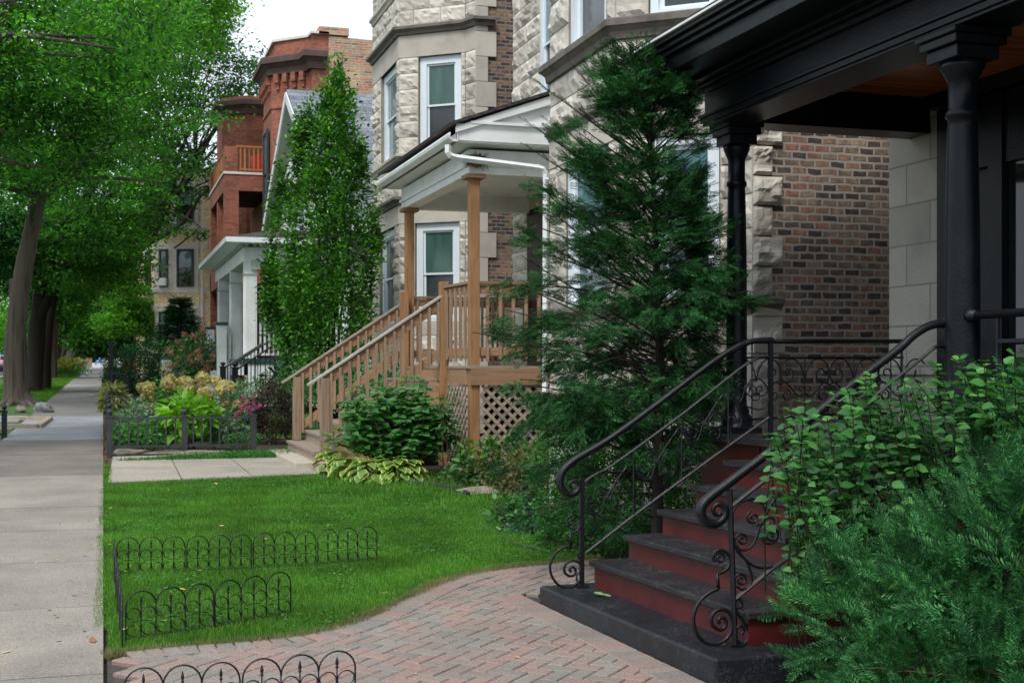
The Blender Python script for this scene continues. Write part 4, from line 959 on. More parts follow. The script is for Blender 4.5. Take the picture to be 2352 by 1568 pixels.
def scrolls(mb, conv, YP, ox, oy, sc, up=True, r=.0055):
    T = lambda x, y: (ox+x*sc, oy+y*sc)
    c = lambda x, y: conv(*T(x, y))
    # double S scroll with a twisted bud (measured on one bay of the railing)
    spiral(mb, c, YP, (95, 155), 42, 200, 1.35, 1, r)                                   # upper-left curl
    trace(mb, c, YP, [(125, 190), (150, 140), (175, 95), (215, 35)], r)                  # stem to the bud
    trace(mb, c, YP, [(215, 35, .006), (230, 18, .011), (238, 5, .009), (246, -12, .004)], r)
    spiral(mb, c, YP, (52, 235), 42, 230, 1.3, 1, r, lead=())
    trace(mb, c, YP, [(10, 215), (28, 262), (60, 280), (95, 262), (112, 215), (130, 165), (175, 115), (235, 118), (280, 175), (290, 245), (270, 305), (215, 330), (120, 300), (50, 250), (10, 190)], r)
    spiral(mb, c, YP, (190, 232), 40, 320, 1.3, 1, r)
    trace(mb, c, YP, [(150, 215), (160, 150), (190, 118)], r)
    spiral(mb, c, YP, (25, 395), 38, 250, 1.3, 1, r)
    trace(mb, c, YP, [(10, 190), (60, 300), (95, 380), (92, 430), (50, 458)], r)
m1 = MB()
scrolls(m1, z1p, YL, 480, 950, 1.0); scrolls(m1, z1p, YL, 768, 745, 1.0); scrolls(m1, z1p, YL, 1040, 540, .95); scrolls(m1, z1p, YL, 1300, 360, .8)
m1.build('scrollwork', M['iron'], Lr, smooth=True)
m1 = MB()
trace(m1, z2p, YL, [(350, 372), (380, 360), (372, 335), (345, 335), (325, 360), (335, 395), (375, 405), (408, 380), (415, 340), (395, 305), (355, 298), (325, 320), (320, 360)][::-1]+[(318, 370), (330, 400)], .006)
trace(m1, z2p, YL, [(418, 375), (400, 410), (370, 430), (342, 437)], .008, k=2)
trace(m1, z2p, YL, [(342, 437), (343, 485), (345, 530)], .008, k=1)
trace(m1, z2p, YL, [(345, 530), (290, 545), (235, 580), (200, 640), (188, 700), (205, 765), (245, 820), (300, 845), (360, 835), (410, 795), (435, 735), (430, 690), (400, 655), (355, 645), (315, 662), (295, 700), (305, 740), (340, 760), (372, 750), (382, 720), (368, 695), (345, 695), (335, 712), (348, 728)], .009)
trace(m1, z2p, YL, [(440, 590), (412, 575), (398, 600), (415, 640), (425, 690), (440, 760), (425, 810), (395, 800), (390, 760), (410, 735), (422, 760)], .006)
m1.build('scroll_foot', M['iron'], Lr, smooth=True)
# nearer railing
Rr = thing('stair_railing', (3.17, YR, SLZ), 'black wrought iron scroll railing on the near side of the red steps', 'railing', 'wrought iron stair railings')
m1 = MB(); C1 = lambda x, y: (x, y)
P = [onY(*z2p(*p), YR) for p in [(1600, 10), (1480, 100), (1400, 160), (1345, 215), (1325, 275), (1350, 335), (1400, 365), (1455, 360), (1500, 320), (1512, 265), (1490, 225), (1450, 218), (1420, 245), (1425, 285), (1455, 300), (1478, 280)]]
top = [onY(*z3p(*p), YR) for p in [(1770, 180), (1690, 183), (1610, 200), (1530, 240), (1450, 300), (1340, 400), (900, 740), (400, 1150)]]
full = top+P; rr_ = [.023]*len(top)+[.024, .025, .026, .027, .027, .026, .025, .023, .021, .019, .017, .015, .013, .012, .010, .009]
k = 4; pts = catmull(full, k); rs = []
for i in range(len(rr_)-1): rs += [rr_[i]+(rr_[i+1]-rr_[i])*j/k for j in range(k)]
rs.append(rr_[-1]); m1.tube(pts, rs, 12); m1.build('handrail', M['iron'], Rr, smooth=True)
cc_ = MB(); tp = top[0]
cc_.tube([tp+Vector((-.05, 0, -.004)), tp+Vector((-.03, 0, 0)), tp+Vector((-.028, 0, 0)), tp+Vector((.0, 0, 0)), tp+Vector((.002, 0, 0)), tp+Vector((.05, 0, 0))], [.028, .031, .036, .036, .032, .032], 14); cc_.build('collar', M['iron'], Rr, smooth=True)
m1 = MB(); q = onY(*z2p(1545, 500), YR); q2 = onY(*z2p(1585, 1200), YR)
m1.tube([(q.x, YR, zat((1900+100/1.8867)/1.7415, 6.78)), (q2.x, YR, SLZ)], .017, 4, cap=True); m1.box(q2.x-.04, YR-.04, SLZ, q2.x+.04, YR+.04, SLZ+.012); m1.build('newel', M['iron'], Rr)
m1 = MB()
trace(m1, z3p, YR, [(1750, 400), (1700, 362), (1640, 372), (1560, 440), (1250, 690), (900, 975), (400, 1345), (120, 1565)], .010, n=4, k=2)
trace(m1, z2p, YR, [(1560, 235), (1640, 170), (1860, 0)], .011, n=4, k=1)
trace(m1, z2p, YR, [(1595, 930), (1850, 715), (2300, 400), (2800, 30)], .012, n=4, k=1)
trace(m1, z2p, YR, [(1985, -90), (1985, 620)], .007, n=4, k=1); trace(m1, z2p, YR, [(2400, -420), (2400, 320)], .007, n=4, k=1)
m1.build('rail', M['iron'], Rr)
m1 = MB(); R6 = .0068
def zz(x, y): return z2p(x, y)
spiral(m1, zz, YR, (1722, 320), 52, 250, 1.4, -1, R6)
trace(m1, zz, YR, [(1740, 375), (1790, 365), (1812, 320), (1808, 260), (1780, 205), (1720, 180), (1640, 195), (1590, 240), (1565, 290)], R6)
trace(m1, zz, YR, [(1812, 320), (1840, 250), (1870, 200), (1885, 185), (1895, 165)], R6*1.1)
trace(m1, zz, YR, [(1890, 178, .006), (1905, 158, .014), (1915, 140, .010), (1922, 128, .003)], R6)
spiral(m1, zz, YR, (1858, 450), 55, 300, 1.4, 1, R6, lead=[(1780, 340)])
trace(m1, zz, YR, [(1870, 395), (1880, 335), (1830, 320), (1785, 350), (1765, 410), (1745, 470), (1715, 530), (1665, 562), (1620, 560), (1590, 520)], R6)
spiral(m1, zz, YR, (1635, 485), 50, 180, 1.4, 1, R6)
trace(m1, zz, YR, [(1780, 420), (1800, 500), (1850, 515), (1900, 480), (1905, 430), (1870, 395)], R6)
spiral(m1, zz, YR, (1628, 790), 50, 200, 1.4, 1, R6)
trace(m1, zz, YR, [(1570, 460), (1600, 570), (1665, 640), (1700, 720), (1710, 800), (1680, 850), (1630, 860), (1590, 830)], R6)
trace(m1, zz, YR, [(1590, 510), (1640, 610), (1720, 680), (1800, 698), (1880, 690)], R6)
for (ox, oy) in ((2000, 180), (2420, -150)):
    scrolls(m1, z2p, YR, ox-40, oy-230, 1.35, r=R6)
m1.build('scrollwork', M['iron'], Rr, smooth=True)
m1 = MB()
trace(m1, zz, YR, [(1470, 650), (1490, 640), (1485, 615), (1460, 605), (1438, 625), (1445, 660), (1480, 672), (1505, 650), (1505, 610), (1475, 582), (1440, 580), (1420, 610), (1425, 650)][::-1][:1]+[(1425, 645), (1418, 605), (1445, 570), (1490, 565), (1530, 595), (1548, 640), (1535, 690), (1500, 725), (1450, 742)], R6*1.35)
spiral(m1, zz, YR, (1468, 625), 46, 200, 1.3, 1, R6*1.2)
trace(m1, zz, YR, [(1450, 742), (1455, 800), (1460, 855)], R6*1.4, k=1)
trace(m1, zz, YR, [(1460, 855), (1400, 880), (1335, 930), (1290, 1000), (1270, 1080), (1285, 1170), (1325, 1235), (1385, 1272), (1450, 1270), (1510, 1240), (1550, 1190), (1566, 1130), (1560, 1070), (1530, 1025), (1480, 1010), (1430, 1030), (1405, 1080), (1420, 1135), (1460, 1163), (1500, 1155), (1518, 1115), (1505, 1080), (1475, 1073), (1458, 1092), (1468, 1118)], R6*1.5)
trace(m1, zz, YR, [(1600, 1000), (1632, 985), (1630, 945), (1600, 930), (1582, 960), (1595, 1020), (1640, 1090), (1680, 1160), (1685, 1220), (1655, 1270), (1610, 1255), (1590, 1200), (1600, 1150), (1635, 1135), (1650, 1170), (1630, 1200)], R6*1.3)
m1.build('scroll_foot', M['iron'], Rr, smooth=True)
# railing across the porch, at the far end and on the street side near the camera
Br = thing('porch_railing', (5.2, 8.5, FZ), 'black iron scroll railing across the far end of the black porch', 'railing')
YB = 8.72; m1 = MB()
trace(m1, z3p, YB, [(60, 325), (700, 322), (1430, 322)], .017, n=8, k=1); m1.build('handrail', M['iron'], Br, smooth=True)
m1 = MB(); trace(m1, z3p, YB, [(130, 452), (1400, 450)], .008, n=4, k=1); trace(m1, z3p, YB, [(150, 938), (900, 893), (1400, 885)], .009, n=4, k=1)
for x in (365, 1385): trace(m1, z3p, YB, [(x, 330), (x, 1045)], .013, n=4, k=1)
for x in (210, 625, 1010, 1300): trace(m1, z3p, YB, [(x, 455 if x > 300 else 330), (x, 900)], .006, n=4, k=1)
m1.build('rail', M['iron'], Br)
m1 = MB()
for cx in (625, 1010, 1395, 245):
    for sg in (-1, 1):
        cv = lambda x, y: z3p(cx+sg*(620-x)*.8, y)
        trace(m1, cv, YB, [(620, 640), (600, 560), (560, 490), (490, 460), (415, 490), (382, 570), (400, 625), (445, 645), (495, 620), (505, 575), (480, 540), (440, 545), (432, 575), (455, 590)], .006)
        trace(m1, cv, YB, [(380, 665), (430, 645), (490, 690), (540, 740), (590, 752), (622, 720)], .006)
        spiral(m1, cv, YB, (585, 700), 38, 90, 1.2, -1, .005); spiral(m1, cv, YB, (440, 740), 44, 300, 1.2, 1, .005)
        trace(m1, cv, YB, [(440, 696), (480, 720), (478, 770), (430, 785), (400, 740)], .005)
m1.build('scrollwork', M['iron'], Br, smooth=True)
Fr = thing('porch_railing', (4.44, 5, FZ), 'black iron railing running right from the near porch column', 'railing')
m1 = MB(); yy = 4.0; m1.tube([(4.42, 5.95, 1.93), (4.42, 3.3, 1.93)], .023, 10); m1.build('handrail', M['iron'], Fr, smooth=True)
m1 = MB(); m1.tube([(4.42, 5.94, 1.93), (4.42, 5.90, 1.93), (4.42, 5.898, 1.93), (4.42, 5.87, 1.93)], [.034, .036, .03, .028], 12); m1.build('collar', M['iron'], Fr, smooth=True)
m1 = MB(); m1.bar((4.42, 5.7, 1.79), (4.42, 3.3, 1.79), .02, .02); m1.bar((4.42, 5.7, 1.28), (4.42, 3.3, 1.28), .02, .02)
for y in (5.7, 5.1, 4.5, 3.9): m1.bar((4.42, y, FZ), (4.42, y, 1.93), .016, .016)
m1.build('rail', M['iron'], Fr)

# ================================================================ wooden porch
wd = thing('wooden_porch', (5, 19.5, gz(19)), 'unpainted wooden porch and stairs with white pediment roof', 'porch')
XF = 4.9; YN, YFp = 17.6, 21.65; DZ = 1.68; XB = 7.1
for (yy, lab) in ((YN, None), (YFp, None)):
    p = MB(); p.box(XF, yy, .15, XF+.14, yy+.16, 4.30); po = p.build('post', M['tan_wood_z'], wd, bevel=.008)
    c = MB(); c.box(XF-.07, yy-.07, 4.30, XF+.21, yy+.23, 4.36); c.build('post_cap', M['tan_wood_x'], po, bevel=.006)
dk = MB(); dk.box(XF-.03, YN-.02, DZ-.04, XB, YFp+.2, DZ); dk.build('deck', M['gray_wood'], wd, bevel=.004)
jo = MB(); jo.box(XF-.002, YN-.04, DZ-.27, XB, YN-.005, DZ-.04); jo.box(XF-.02, YN+.16, DZ-.27, XF+.02, YFp, DZ-.04); jo.build('joist', M['tan_wood_x'], wd, bevel=.003)
# corner newels at the stair head
NY, FY = 18.85, 21.5
for yy in (NY, FY):
    p = MB(); p.box(XF-.13, yy-.06, .2, XF+.0, yy+.07, 2.93); p.build('newel', M['tan_wood_z'], wd, bevel=.008)
# stair newels on the ground
BX = 3.06
for (yy, zb) in ((NY, .30), (FY+.2, .46)):
    p = MB(); p.box(BX-.065, yy-.065, zb, BX+.065, yy+.065, 1.5); p.build('newel', M['gray_wood_z'], wd, bevel=.006)
def railing_flat(A, B, z0, wood=None, parent=wd, step=.17, ht=1.17):
    A, B = Vector(A), Vector(B); d = (B-A); L_ = d.length; d.normalize(); m_ = MB()
    m_.bar(A+Vector((0, 0, z0+ht)), B+Vector((0, 0, z0+ht)), .13, .04); m_.bar(A+Vector((0, 0, z0+ht-.09)), B+Vector((0, 0, z0+ht-.09)), .04, .12); m_.bar(A+Vector((0, 0, z0+.2)), B+Vector((0, 0, z0+.2)), .04, .12)
    m_.build('guard_rail', M['tan_wood_x'], parent, bevel=.004)
    s = step*.6; side = Vector((-d.y, d.x, 0))
    if side.dot(Vector((0, 0, 0))-A) < 0: side = -side
    while s < L_-.04:
        p = A+d*s+side*.04; b_ = MB(); j = random.uniform(-.03, .02); b_.bar(p+Vector((0, 0, z0+.08+j)), p+Vector((0, 0, z0+ht-.05)), .04, .04, up=(0, 1, 0)); b_.build('baluster', M['gray_wood_z'], parent); s += step
railing_flat((XF+.05, YN+.16, 0), (XF-.02, NY-.06, 0), DZ, step=.21)
railing_flat((XF+.14, YN+.06, 0), (XB, YN+.06, 0), DZ, step=.19)
railing_flat((XF+.1, YFp+.1, 0), (XB, YFp+.1, 0), DZ, step=.19)
def stair_rail(yy, z0a, z0b, first=False):
    A = Vector((BX-.25, yy, 1.40)); B = Vector((XF-.1, yy, 2.72))
    m_ = MB(); m_.bar(A, B, .13, .035); m_.build('handrail', M['gray_wood'] if yy > 20 else M['gray_rail'], wd, bevel=.006)
    m_ = MB(); dz = Vector((0, 0, -.10)); A2 = A+(B-A)*.14; m_.bar(A2+dz, B+dz, .04, .15); A3 = Vector((BX, yy, .64)); B3 = Vector((XF-.1, yy, 1.9)); m_.bar(A3, B3, .04, .12); m_.build('stair_rail', M['tan_wood_x'], wd, bevel=.004)
    n = 13
    for k in range(n):
        t = .17+.80*k/(n-1); p = A+(B-A)*t; b_ = MB(); zb = A3.z+(B3.z-A3.z)*((p.x-A3.x)/(B3.x-A3.x))-.13+random.uniform(-.03, .03)
        b_.bar((p.x, yy-.035, zb), (p.x, yy-.035, p.z-.05), .04, .04, up=(0, 1, 0)); b_.build('baluster', M['gray_wood_z'], wd)
M['gray_rail'] = woodmat('pale_weathered_handrail', (.50, .46, .42), (.36, .32, .29), 0)
stair_rail(NY, 0, 0); stair_rail(FY+.2, 0, 0)
ns = 7; r0 = (DZ-.30)/(ns+1); rn = (XF-.02-2.92)/ns
for k in range(ns):
    z = .28+r0*(k+1); x = 2.90+rn*k
    t_ = MB(); t_.box(x, NY+.02, z-.04, x+rn+.04, FY+.35, z); t_.build('tread', M['gray_wood'], wd, bevel=.005)
    t_ = MB(); t_.box(x+.03, NY+.03, z-r0, x+.055, FY+.33, z-.04); t_.build('riser', M['gray_wood'], wd)
sg_ = MB()
for yy in (NY-.005, FY+.33):
    for k in range(ns): sg_.box(2.94+rn*k, yy, max(.2, .28+r0*k-.38), 2.94+rn*(k+1), yy+.035, .28+r0*(k+1)-.04)
sg_.build('stringer', M['tan_wood_x'], wd)
lt = MB()
def lattice(mb, A, B, z0, z1, step=.155, wdt=.045):
    A = Vector(A); B = Vector(B); d = (B-A); L_ = d.length; d.normalize(); nrm = Vector((d.y, -d.x, 0))
    if nrm.dot(-A) < 0: nrm = -nrm
    hh = z1-z0
    for sgn in (1, -1):
        s = -hh
        while s < L_+hh:
            a, b = (s, s+hh) if sgn > 0 else (s+hh, s)       # u at bottom, u at top
            # clip to 0..L_
            p, q = (a, 0.0), (b, hh)
            def cl(p, q, u):
                t = (u-p[0])/(q[0]-p[0]); return (u, p[1]+(q[1]-p[1])*t)
            if p[0] < 0 and q[0] < 0 or p[0] > L_ and q[0] > L_: s += step; continue
            if p[0] < 0: p = cl(p, q, 0)
            if p[0] > L_: p = cl(p, q, L_)
            if q[0] < 0: q = cl(p, q, 0)
            if q[0] > L_: q = cl(p, q, L_)
            if abs(q[0]-p[0]) > .03:
                off = nrm*(.008 if sgn > 0 else .02)
                mb.bar(A+d*p[0]+off+Vector((0, 0, z0+p[1])), A+d*q[0]+off+Vector((0, 0, z0+q[1])), .01 if False else wdt, .01, up=nrm)
            s += step
lattice(lt, (XF+.14, YN+.02, 0), (XB, YN+.02, 0), .2, DZ-.27); lattice(lt, (XF+.02, YN+.2, 0), (XF-.02, NY-.08, 0), .2, DZ-.27)
lt.build('lattice', M['gray_wood'], wd)
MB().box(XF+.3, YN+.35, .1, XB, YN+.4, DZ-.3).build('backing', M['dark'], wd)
# porch roof
EV = 4.55; ZE = 4.84; ZR = ZE+(XB-EV)*.33
YR0, YR1 = 17.25, 22.2
b_ = MB(); b_.box(XF-.03, YN-.03, 4.36, XF+.2, YFp+.25, 4.70); b_.box(XF+.2, YFp+.02, 4.36, XB, YFp+.25, 4.70); b_.box(XF+.2, YN-.03, 4.36, XB, YN+.2, 4.70)
b_.box(XF-.06, YN-.06, 4.47, XF-.03, YFp+.28, 4.52); b_.box(XF-.06, YN-.06, 4.47, XB, YN-.03, 4.52); b_.build('beam', M['white'], wd, bevel=.004)
s_ = MB(); s_.box(EV+.03, YR0+.03, 4.74, XB, YR1-.02, 4.78); s_.build('soffit', M['white'], wd)
s_ = MB(); s_.box(XF+.2, YN+.2, 4.60, XB, YFp+.02, 4.63); s_.build('ceiling', M['white'], wd)
f_ = MB(); f_.box(EV+.06, YR0, 4.76, XB, YR0+.04, 4.99); f_.box(EV+.25, YR0-.05, 4.99, XB, YR0+.04, 5.03)
f_.slab([(EV+.04, YR0-.04, ZE+.02), (XB, YR0-.04, ZR+.02), (XB, YR0-.04, ZR+.18), (EV+.04, YR0-.04, ZE+.10)], -.05); f_.build('fascia', M['white'], wd, bevel=.003)
MB().slab([(EV+.2, YR0+.05, ZE+.0), (XB, YR0+.05, ZE+.0), (XB, YR0+.05, ZR+.14), (EV+.2, YR0+.05, ZE+.15)], -.03).build('pediment', M['white'], wd)
g_ = MB()
prof = [(0, .12), (-.02, .12), (-.03, .09), (-.02, .05), (0.03, .0), (.10, .0), (.10, .12), (.09, .12), (.09, .02), (.035, .02), (-.01, .06)]
nb = len(g_.v)
for yy in (YR0-.02, YR1): 
    for (dx, dz) in prof: g_.v.append((EV-.03+dx, yy, ZE-.10+dz))
m_ = len(prof)
for j in range(m_): g_.f.append((nb+j, nb+m_+j, nb+m_+(j+1) % m_, nb+(j+1) % m_))
g_.f.append(tuple(nb+j for j in range(m_))); g_.f.append(tuple(nb+m_+j for j in reversed(range(m_)))); g_.build('gutter', M['white'], wd)
r_ = MB(); r_.slab([(EV-.02, YR0-.08, ZE+.12), (XB, YR0-.08, ZR+.2), (XB, YR1, ZR+.2), (EV-.02, YR1, ZE+.12)], .04); r_.build('roof', M['roof_dark'], wd)
d_ = MB(); Yd = 17.2
pth = [onY(*p, Yd) for p in [(1029, 333), (1029, 350), (1035, 358), (1047, 362), (1062, 364)]]+[onY(*p, Yd) for p in [(1235, 386), (1247, 389), (1253, 399), (1254, 412)]]+[onY(1252, 900, Yd)]
d_.tube(pth, .045, 4); 
for p in (pth[4], pth[5], pth[8]): d_.tube([p+Vector((-.02, 0, .0)), p+Vector((.02, 0, -.01))], .056, 4)
d_.build('downspout', M['white'], wd)
MB().box(XF+.0, NY+3.0, DZ, XF+.02, NY+3.01, DZ+.01)
cs = MB(); cs.box(2.62, NY-.1, -.05, 3.2, FY+.4, .30); o = cs.build('concrete_step', M['concrete'], org=(2.9, 20, .2), bevel=.015); tag(o, 'pale concrete block step at the foot of the wooden stairs', 'step')
# bird nest on the beam
nb_ = MB(); c0 = onY(1096, 371, YN-.10)
for k in range(160):
    a = random.uniform(0, 6.28); r = random.uniform(.03, .13); zz_ = random.uniform(-.06, .08); p = c0+Vector((math.cos(a)*r*1.2, math.sin(a)*.06, zz_)); q = Vector((random.uniform(-1, 1), random.uniform(-.4, .4), random.uniform(-.5, .5))).normalized()*random.uniform(.04, .1)
    nb_.tube([p-q, p+Vector((0, -.01, .01)), p+q], .004, 3, cap=False)
nb_.lathe(c0+Vector((0, .02, -.07)), [(.04, 0), (.1, .03), (.125, .08), (.115, .13), (.08, .1)], 10)
o = nb_.build('bird_nest', paint('dry_twigs', (.09, .065, .045), .9, .3, 30, .4), org=c0); tag(o, 'brown twig bird nest wedged on the beam above the wooden post', 'nest')
# ================================================================ small lawn edging fences
def arch_panel():
    W = .51; w = W/3; m = MB(); r = .0044
    m.bar((0, 0, .03), (W, 0, .03), .004, .005, up=(0, 1, 0))
    for k in range(4): m.tube([(k*w, 0, -.04 if k in (0, 3) else .03), (k*w, 0, .205)], r if k in (0, 3) else r*.8, 5)
    for k in range(3):
        cx = (k+.5)*w; pts = [(cx-w/2*math.cos(a), 0, .205+w/2*math.sin(a)) for a in [math.pi*i/12 for i in range(13)]]
        m.tube(pts, r, 5); m.tube([(cx, 0, .03), (cx, 0, .225)], r*.75, 5)
        for (zc) in (.080, .155):
            for sg in (-1, 1):
                X = lambda u, v: (cx+sg*u, 0, zc+v); R_ = w*.25
                top = zc > .1; q = []
                # C scroll whose back touches the rod
                cx0 = w*.25
                for i in range(15):
                    a = math.radians(200-(i*22)) if top else math.radians(160+(i*22)); rad = w*.235*(1 if i < 9 else 1-.11*(i-8))
                    q.append(X(cx0+rad*math.cos(a)+(0 if i < 9 else -.0*(i-8)), rad*1.05*math.sin(a)))
                m.tube(catmull(q[:15], 2), r*.7, 4)
    for k in range(1, 3):
        pass
    for k in range(4):
        if k < 3: m.tube([(k*w+w*.2, 0, .118), (k*w+w*.5, 0, .122), (k*w+w*.8, 0, .118)], r*.6, 4)
    f = MB()
    for k in range(3):
        cx = (k+.5)*w; f.lathe((cx, 0, .21), [(.004, 0), (.0075, .004), (.0075, .010), (.004, .014), (.0085, .024), (.006, .038), (.0015, .054)], 6)
    return m, f
PG = 'low arched wire edging fence panels'
pm, pfn = arch_panel()
proto = thing('edging_fence_panel', (0, 0, 0), 'x', 'edging fence', PG)
a_ = pm.build('wire_frame', M['iron'], proto, local=True); b2 = pfn.build('finial', M['iron'], proto, local=True)
first = [True]
def panel(A, B, label, tilt=0):
    A, B = Vector(A), Vector(B); o = proto if first[0] else copy_tree(proto); first[0] = False
    d = B-A; o.location = (A.x, A.y, gz(A.y)+.0); s = Vector((d.x, d.y)).length/.51
    o.rotation_euler = (tilt, -math.atan2(d.z, Vector((d.x, d.y)).length), math.atan2(d.y, d.x)); o.scale = (s, 1, 1); o['label'] = label
    return o
G_ = lambda x, y: onG(x, y)
panel(G_(268, 1324), G_(425, 1319), 'leftmost panel of the rear row of black arched edging, nearest the sidewalk')
panel(G_(429, 1318), G_(578, 1312), 'second panel from the left in the rear row of arched edging', .05)
panel(G_(582, 1311), G_(726, 1305), 'third panel from the left in the rear row of arched edging', -.05)
panel(G_(730, 1303), G_(866, 1291), 'rightmost panel of the rear row of arched edging, deep in the lawn')
panel(G_(289, 1478), G_(491, 1448), 'left panel of the middle edging row, near the paving')
panel(G_(494, 1448), G_(668, 1415), 'right panel of the middle edging row, slightly taller standing')
labs = ['farthest', 'second farthest', 'middle', 'second nearest', 'nearest']
for k in range(5):
    ya = 7.55+.52*k; panel((.10-.006*k, ya, gz(ya)), (.10-.006*k, ya+.50, gz(ya+.5)), f'{labs[4-k]} edge-on panel of the arched edging along the sidewalk side of the lawn')
panel(G_(284, 1690), G_(551, 1667), 'left panel of the front arched edging standing on the brick pavers')
panel(G_(557, 1666), G_(816, 1634), 'right panel of the front arched edging standing on the brick pavers')
panel((.045, 5.0, gz(5)), (.045, 5.55, gz(5)), 'single edge-on arched edging panel between the sidewalk and the brick pavers')

# ================================================================ charcoal garden fence
gf = thing('garden_fence', (.1, 21.2, gz(21.2)), 'low charcoal metal fence with ball-topped posts round the flower bed', 'fence')
A = onG(253, 1045); Ys = A.y; YG = A.y
def fencepost(m, X, Y, z0, h, r=.045, name='post', ball=True, par=None, mat=None):
    p = MB(); p.box(X-r, Y-r, z0, X+r, Y+r, z0+h); p.box(X-r*1.25, Y-r*1.25, z0+h, X+r*1.25, Y+r*1.25, z0+h+.03)
    if ball: p.lathe((X, Y, z0+h+.03), [(r*.4, 0), (r*.4, .015), (r*.8, .03), (r*1.0, .06), (r*.8, .09), (r*.3, .105)], 12)
    return p.build('post', mat or M['iron_far'], par)
xs_ = [onY(252, 1000, YG).x, onY(424, 1000, YG).x, onY(582, 1000, YG).x]
t_ = A.y/ray(253, 1000)[1]; zt = zat(961, t_); z_b = zat(1026, t_); g0 = gz(YG)
for x in xs_: fencepost(None, x, YG, g0-.02, zt-g0+.04, par=gf)
m = MB(); m.bar((xs_[0], YG, zt), (xs_[2], YG, zt), .04, .035); m.bar((xs_[0], YG, z_b), (xs_[2], YG, z_b), .04, .035); m.build('rail', M['iron_far'], gf)
m = MB()
for i in range(2):
    n = 8
    for k in range(1, n): x = xs_[i]+(xs_[i+1]-xs_[i])*k/n; m.box(x-.012, YG-.012, z_b, x+.012, YG+.012, zt)
m.build('picket', M['iron_far'], gf)
# side run along the sidewalk
m = MB(); ye = YG+11
for k in range(5): y = YG+2.2*(k+1); fencepost(None, xs_[0], y, gz(y), zt-g0+.04, par=gf)
m.bar((xs_[0], YG, zt), (xs_[0], ye, zt+SL*11), .04, .035); m.bar((xs_[0], YG, z_b), (xs_[0], ye, z_b+SL*11), .04, .035); m.build('rail', M['iron_far'], gf)
m = MB(); y = YG+.3
while y < ye: m.box(xs_[0]-.012, y-.012, z_b+SL*(y-YG), xs_[0]+.012, y+.012, zt+SL*(y-YG)); y += .28
m.build('picket', M['iron_far'], gf)
m = MB(); yb = ye; x1 = xs_[0]+.85
m.bar((xs_[0], yb, zt+SL*11), (x1, yb, zt+SL*11), .04, .035); m.bar((xs_[0], yb, z_b+.1), (x1, yb, z_b+.1), .04, .035)
for k in range(5): x = xs_[0]+.05+k*.19; m.box(x-.012, yb-.012, z_b+.1, x+.012, yb+.012, zt+SL*11)
m.build('gate_panel', M['iron_far'], gf)
# iron stair railing with two ball posts, beyond the bed
ir = thing('stair_railing', (3.0, 31, gz(31)), 'thin black iron railing with two ball-topped posts left of the narrow tree', 'railing')
for (px, py, Y) in ((512, 826, 33.0), (539.5, 828, 31.5)):
    v = onY(px, py+8, Y); fencepost(None, v.x, Y, gz(Y), v.z-gz(Y)-.1, r=.07, par=ir, mat=M['iron'])
for (Y, p0, p1, low) in ((31.5, (542, 832), (664, 754), .62), (33.0, (514, 845), (600, 790), .6), (31.5, (543, 849), (664, 768), .5)):
    a, b_ = onY(*p0, Y), onY(*p1, Y); m = MB(); m.tube([a, b_], .025, 6); m.build('handrail', M['iron'], ir)
    m = MB(); n = 11
    if (p0[1] != 832):
        for k in range(1, n): q = a+(b_-a)*k/n; m.tube([(q.x, q.y, q.z), (q.x, q.y, max(gz(Y), q.z-.85))], .011, 4)
        m.build('picket', M['iron'], ir)
# tall iron fence and bike stand farther along
tf = thing('iron_fence', (.4, 50, gz(50)), 'tall black picket fence in front of the dark hedge', 'fence')
v = onG(255, 868); Yf = 46.0; X_ = onY(255, 850, Yf).x
m = MB(); m.box(X_-.07, Yf-.07, gz(Yf), X_+.07, Yf+.07, zat(800, 46)+.2); m.build('post', M['iron'], tf)
m = MB(); zt2 = zat(815, 46)
x = X_
while x < X_+2.6: m.box(x-.012, Yf+.9, gz(Yf), x+.012, Yf+.925, zt2+.15); x += .16
m.bar((X_, Yf+.93, zt2), (X_+2.6, Yf+.93, zt2), .03, .03); m.bar((X_, Yf+.93, zt2-1.2), (X_+2.6, Yf+.93, zt2-1.2), .03, .03)
y = Yf
while y < Yf+30: m.box(X_-.012, y, gz(y), X_+.012, y+.02, zt2+.15+SL*(y-Yf)); y += .2
m.bar((X_, Yf, zt2), (X_, Yf+30, zt2+SL*30), .03, .03); m.build('picket', M['iron'], tf)
bk_ = thing('trellis_frame', (.5, 40, gz(40)), 'short black metal hoop frame on the grass before the dark hedge', 'frame')
m = MB(); Yk = 43.0; a, b_ = onY(257, 858, Yk), onY(294, 860, Yk)
m.tube([(a.x, Yk, gz(Yk)), (a.x, Yk, a.z-.05), (a.x+.05, Yk, a.z), (b_.x-.05, Yk, b_.z), (b_.x, Yk, b_.z-.05), (b_.x, Yk, gz(Yk))], .02, 6)
m.tube([(a.x, Yk, a.z-.12), (b_.x, Yk, a.z-.12)], .012, 5)
for k in (.55, .75, .88): x = a.x+(b_.x-a.x)*k; m.tube([(x, Yk, gz(Yk)), (x, Yk, a.z)], .011, 5)
m.tube([(a.x, Yk, gz(Yk)+.08), (b_.x, Yk, gz(Yk)+.08)], .012, 5)
m.build('frame', M['iron'], bk_)
